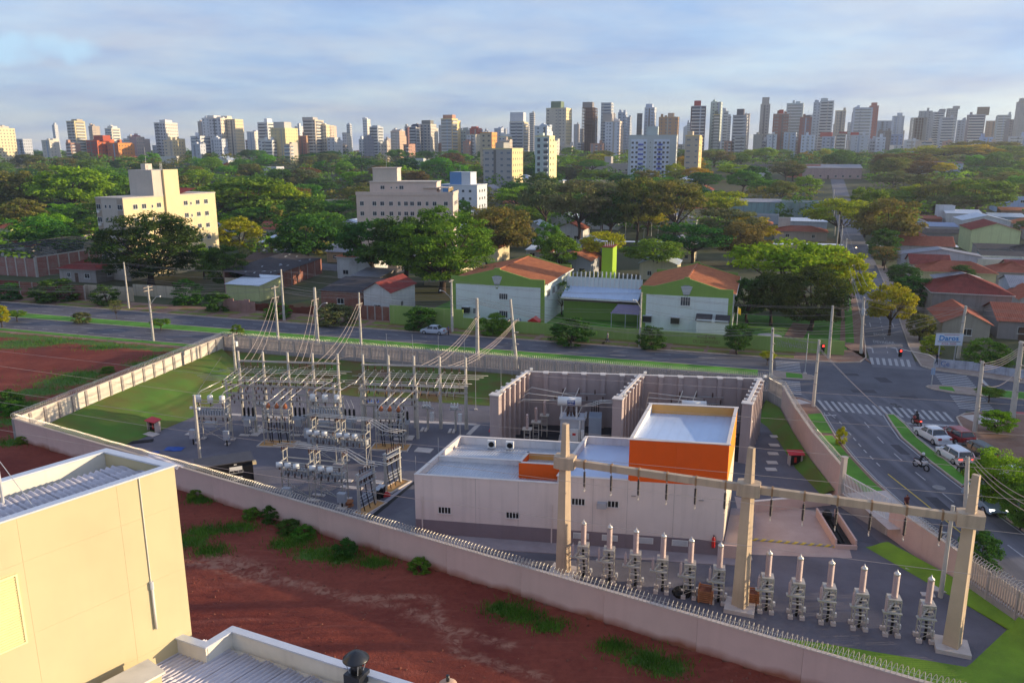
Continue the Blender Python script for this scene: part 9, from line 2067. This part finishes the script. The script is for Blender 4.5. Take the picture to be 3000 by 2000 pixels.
for k in range(46):
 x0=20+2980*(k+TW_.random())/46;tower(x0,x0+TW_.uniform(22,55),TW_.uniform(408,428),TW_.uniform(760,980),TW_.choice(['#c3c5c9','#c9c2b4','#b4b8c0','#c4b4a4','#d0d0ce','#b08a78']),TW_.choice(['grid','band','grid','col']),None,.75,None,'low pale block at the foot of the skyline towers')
p0=ATT(1838,520);t=thing('apartment_block','white and pale grey block with blue balcony panels and golden end wall','building',p0,UA+.06);W0=WM(130,p0)/math.cos(UA);h0=HZ(398,p0)-p0.z;block(p0+Vector((13,4,0)),18)
MB().box(0,0,-6,W0,13,h0).build('walls',cm('#b9bfc0'),t)
for x0,x1 in((.055,.39),(.53,.86)):MB().box(W0*x0,-.05,-6,W0*x1,-.004,h0-2.2).build('white_panel',cm('#ccd3e0'),t)
MB().box(W0*.36,2,h0,W0*.6,9,h0+5.6).build('stair_block',cm('#aeb8b8'),t);MB().box(-.2,-.2,h0,W0+.2,13.2,h0+.5).build('parapet',cm('#b4bcbb'),t)
for f in range(7):
 z=h0-5.0-f*2.95
 for x in(.09,.175,.345,.57,.655,.74,.825):window(t,W0*x,-.06,z,1.5,1.35,'-y',0,gm=MATS['dark_pane'])
 for x in(.26,.66):MB().box(W0*x-1.6,-.5,z-1.0,W0*x+1.6,-.06,z+.1).build('balcony_panel',M('balcony_blue','#4a5cb0',.6,var=.06),t)
 window(t,W0*.46,-.01,z+.3,.6,.9,'-y',0,gm=MATS['dark_pane'])
 for y in(3.5,8.5):window(t,W0+.01,y,z,1.5,1.3,'+x',0)
# ----- wooded park at the right and the canopy
for k,(cx,ty,w,ds,kd,lf,lab)in enumerate(((2640,445,150,520,'dome0','rust','great brown dome of the wooded park, left of the rust roofed shed'),(2600,460,90,480,'dome2','brown','brown tree at the left flank of the great brown dome'),(2690,470,110,490,'dome1','rust','rust brown tree right under the great brown dome'),(2760,424,190,640,'umb0','yellow','long yellow green crown on the ridge of the wooded park'),(2870,410,180,660,'dome0','brown','highest crown of the wooded park'),(2850,425,130,620,'umb2','gold','golden topped crown of the wooded park'),(2960,425,150,620,'dome1','green','green crown at the right of the wooded park'),(2905,450,170,560,'dome2','grey','large grey green crown below the ridge of the wooded park'),(2985,470,130,520,'dome0','green','green crown at the right edge of the wooded park'),(2880,485,120,500,'dome1','dark','dark crown in front of the wooded park'),(2790,455,120,590,'dome2','brown','olive crown behind the rust roofed shed'))):
 p=ATT(cx,ds);tree(p,WM(w,p),HZ(ty,p)-p.z,kd,lf,lab,'wooded park trees');block(p,WM(w,p)*.3)
far_trees()
canopy_fill()
RT=random.Random(5)
for k,(x,y,w,h)in enumerate(((72,33,10,10),(86,35,12,12),(78,26,12,11),(92,25,13,12),(84,15,13,12),(104,33,13,13),(110,19,14,13),(96,7,13,12),(120,30,13,13),(82,68,10,9),(90,77,11,10),(84,88,11,9),(92,97,12,11),(99,108,12,12),(108,94,13,12),(116,106,13,13),(124,96,13,13),(130,118,14,14),(108,72,12,11),(126,80,13,13),(140,92,14,13),(118,64,12,11))):  # unseen trees added to shade the lots, with gaps for the sun
 tree(Vector((x,y,OZ)),w,h,RT.choice(['dome0','dome1','dome2','round0']),RT.choice(['green','dark','green']),'unseen tree added beyond the right edge of the view to cast shade','added shade trees right of the view')
for k,(x,y,w,d,h)in enumerate(((112,6,14,34,19),(118,70,12,22,15))):  # unseen tall blocks added to throw shade across the lots
 t=thing('apartment_block','plain %s block added beyond the right edge of the view to cast shade'%('pale','grey')[k],'building',(x,y,OZ));MB().box(-w/2,-d/2,0,w/2,d/2,h).build('walls',aG,t);MB().box(-w/2-.2,-d/2-.2,h,w/2+.2,d/2+.2,h+.4).build('parapet',aY,t)
 for f in range(int(h/3)):
  for j in range(int(d/4)):window(t,-w/2-.01,-d/2+2+j*4,1+f*3,1.4,1.2,'-x',1)
# ----- evening haze
mh=bpy.data.materials.new('haze');mh.use_nodes=True;nn=mh.node_tree.nodes;nn.remove(nn['Principled BSDF'])
pv=nn.new('ShaderNodeVolumePrincipled');pv.inputs['Color'].default_value=(.80,.88,1.0,1);pv.inputs['Density'].default_value=HAZE=0.00019;pv.inputs['Anisotropy'].default_value=.6
mh.node_tree.links.new(pv.outputs[0],nn['Material Output'].inputs['Volume'])
hz=MB().box(-2600,-700,-2.5,2600,2600,150).build('haze',mh);stuff(hz,'thin evening haze over the whole town','haze')
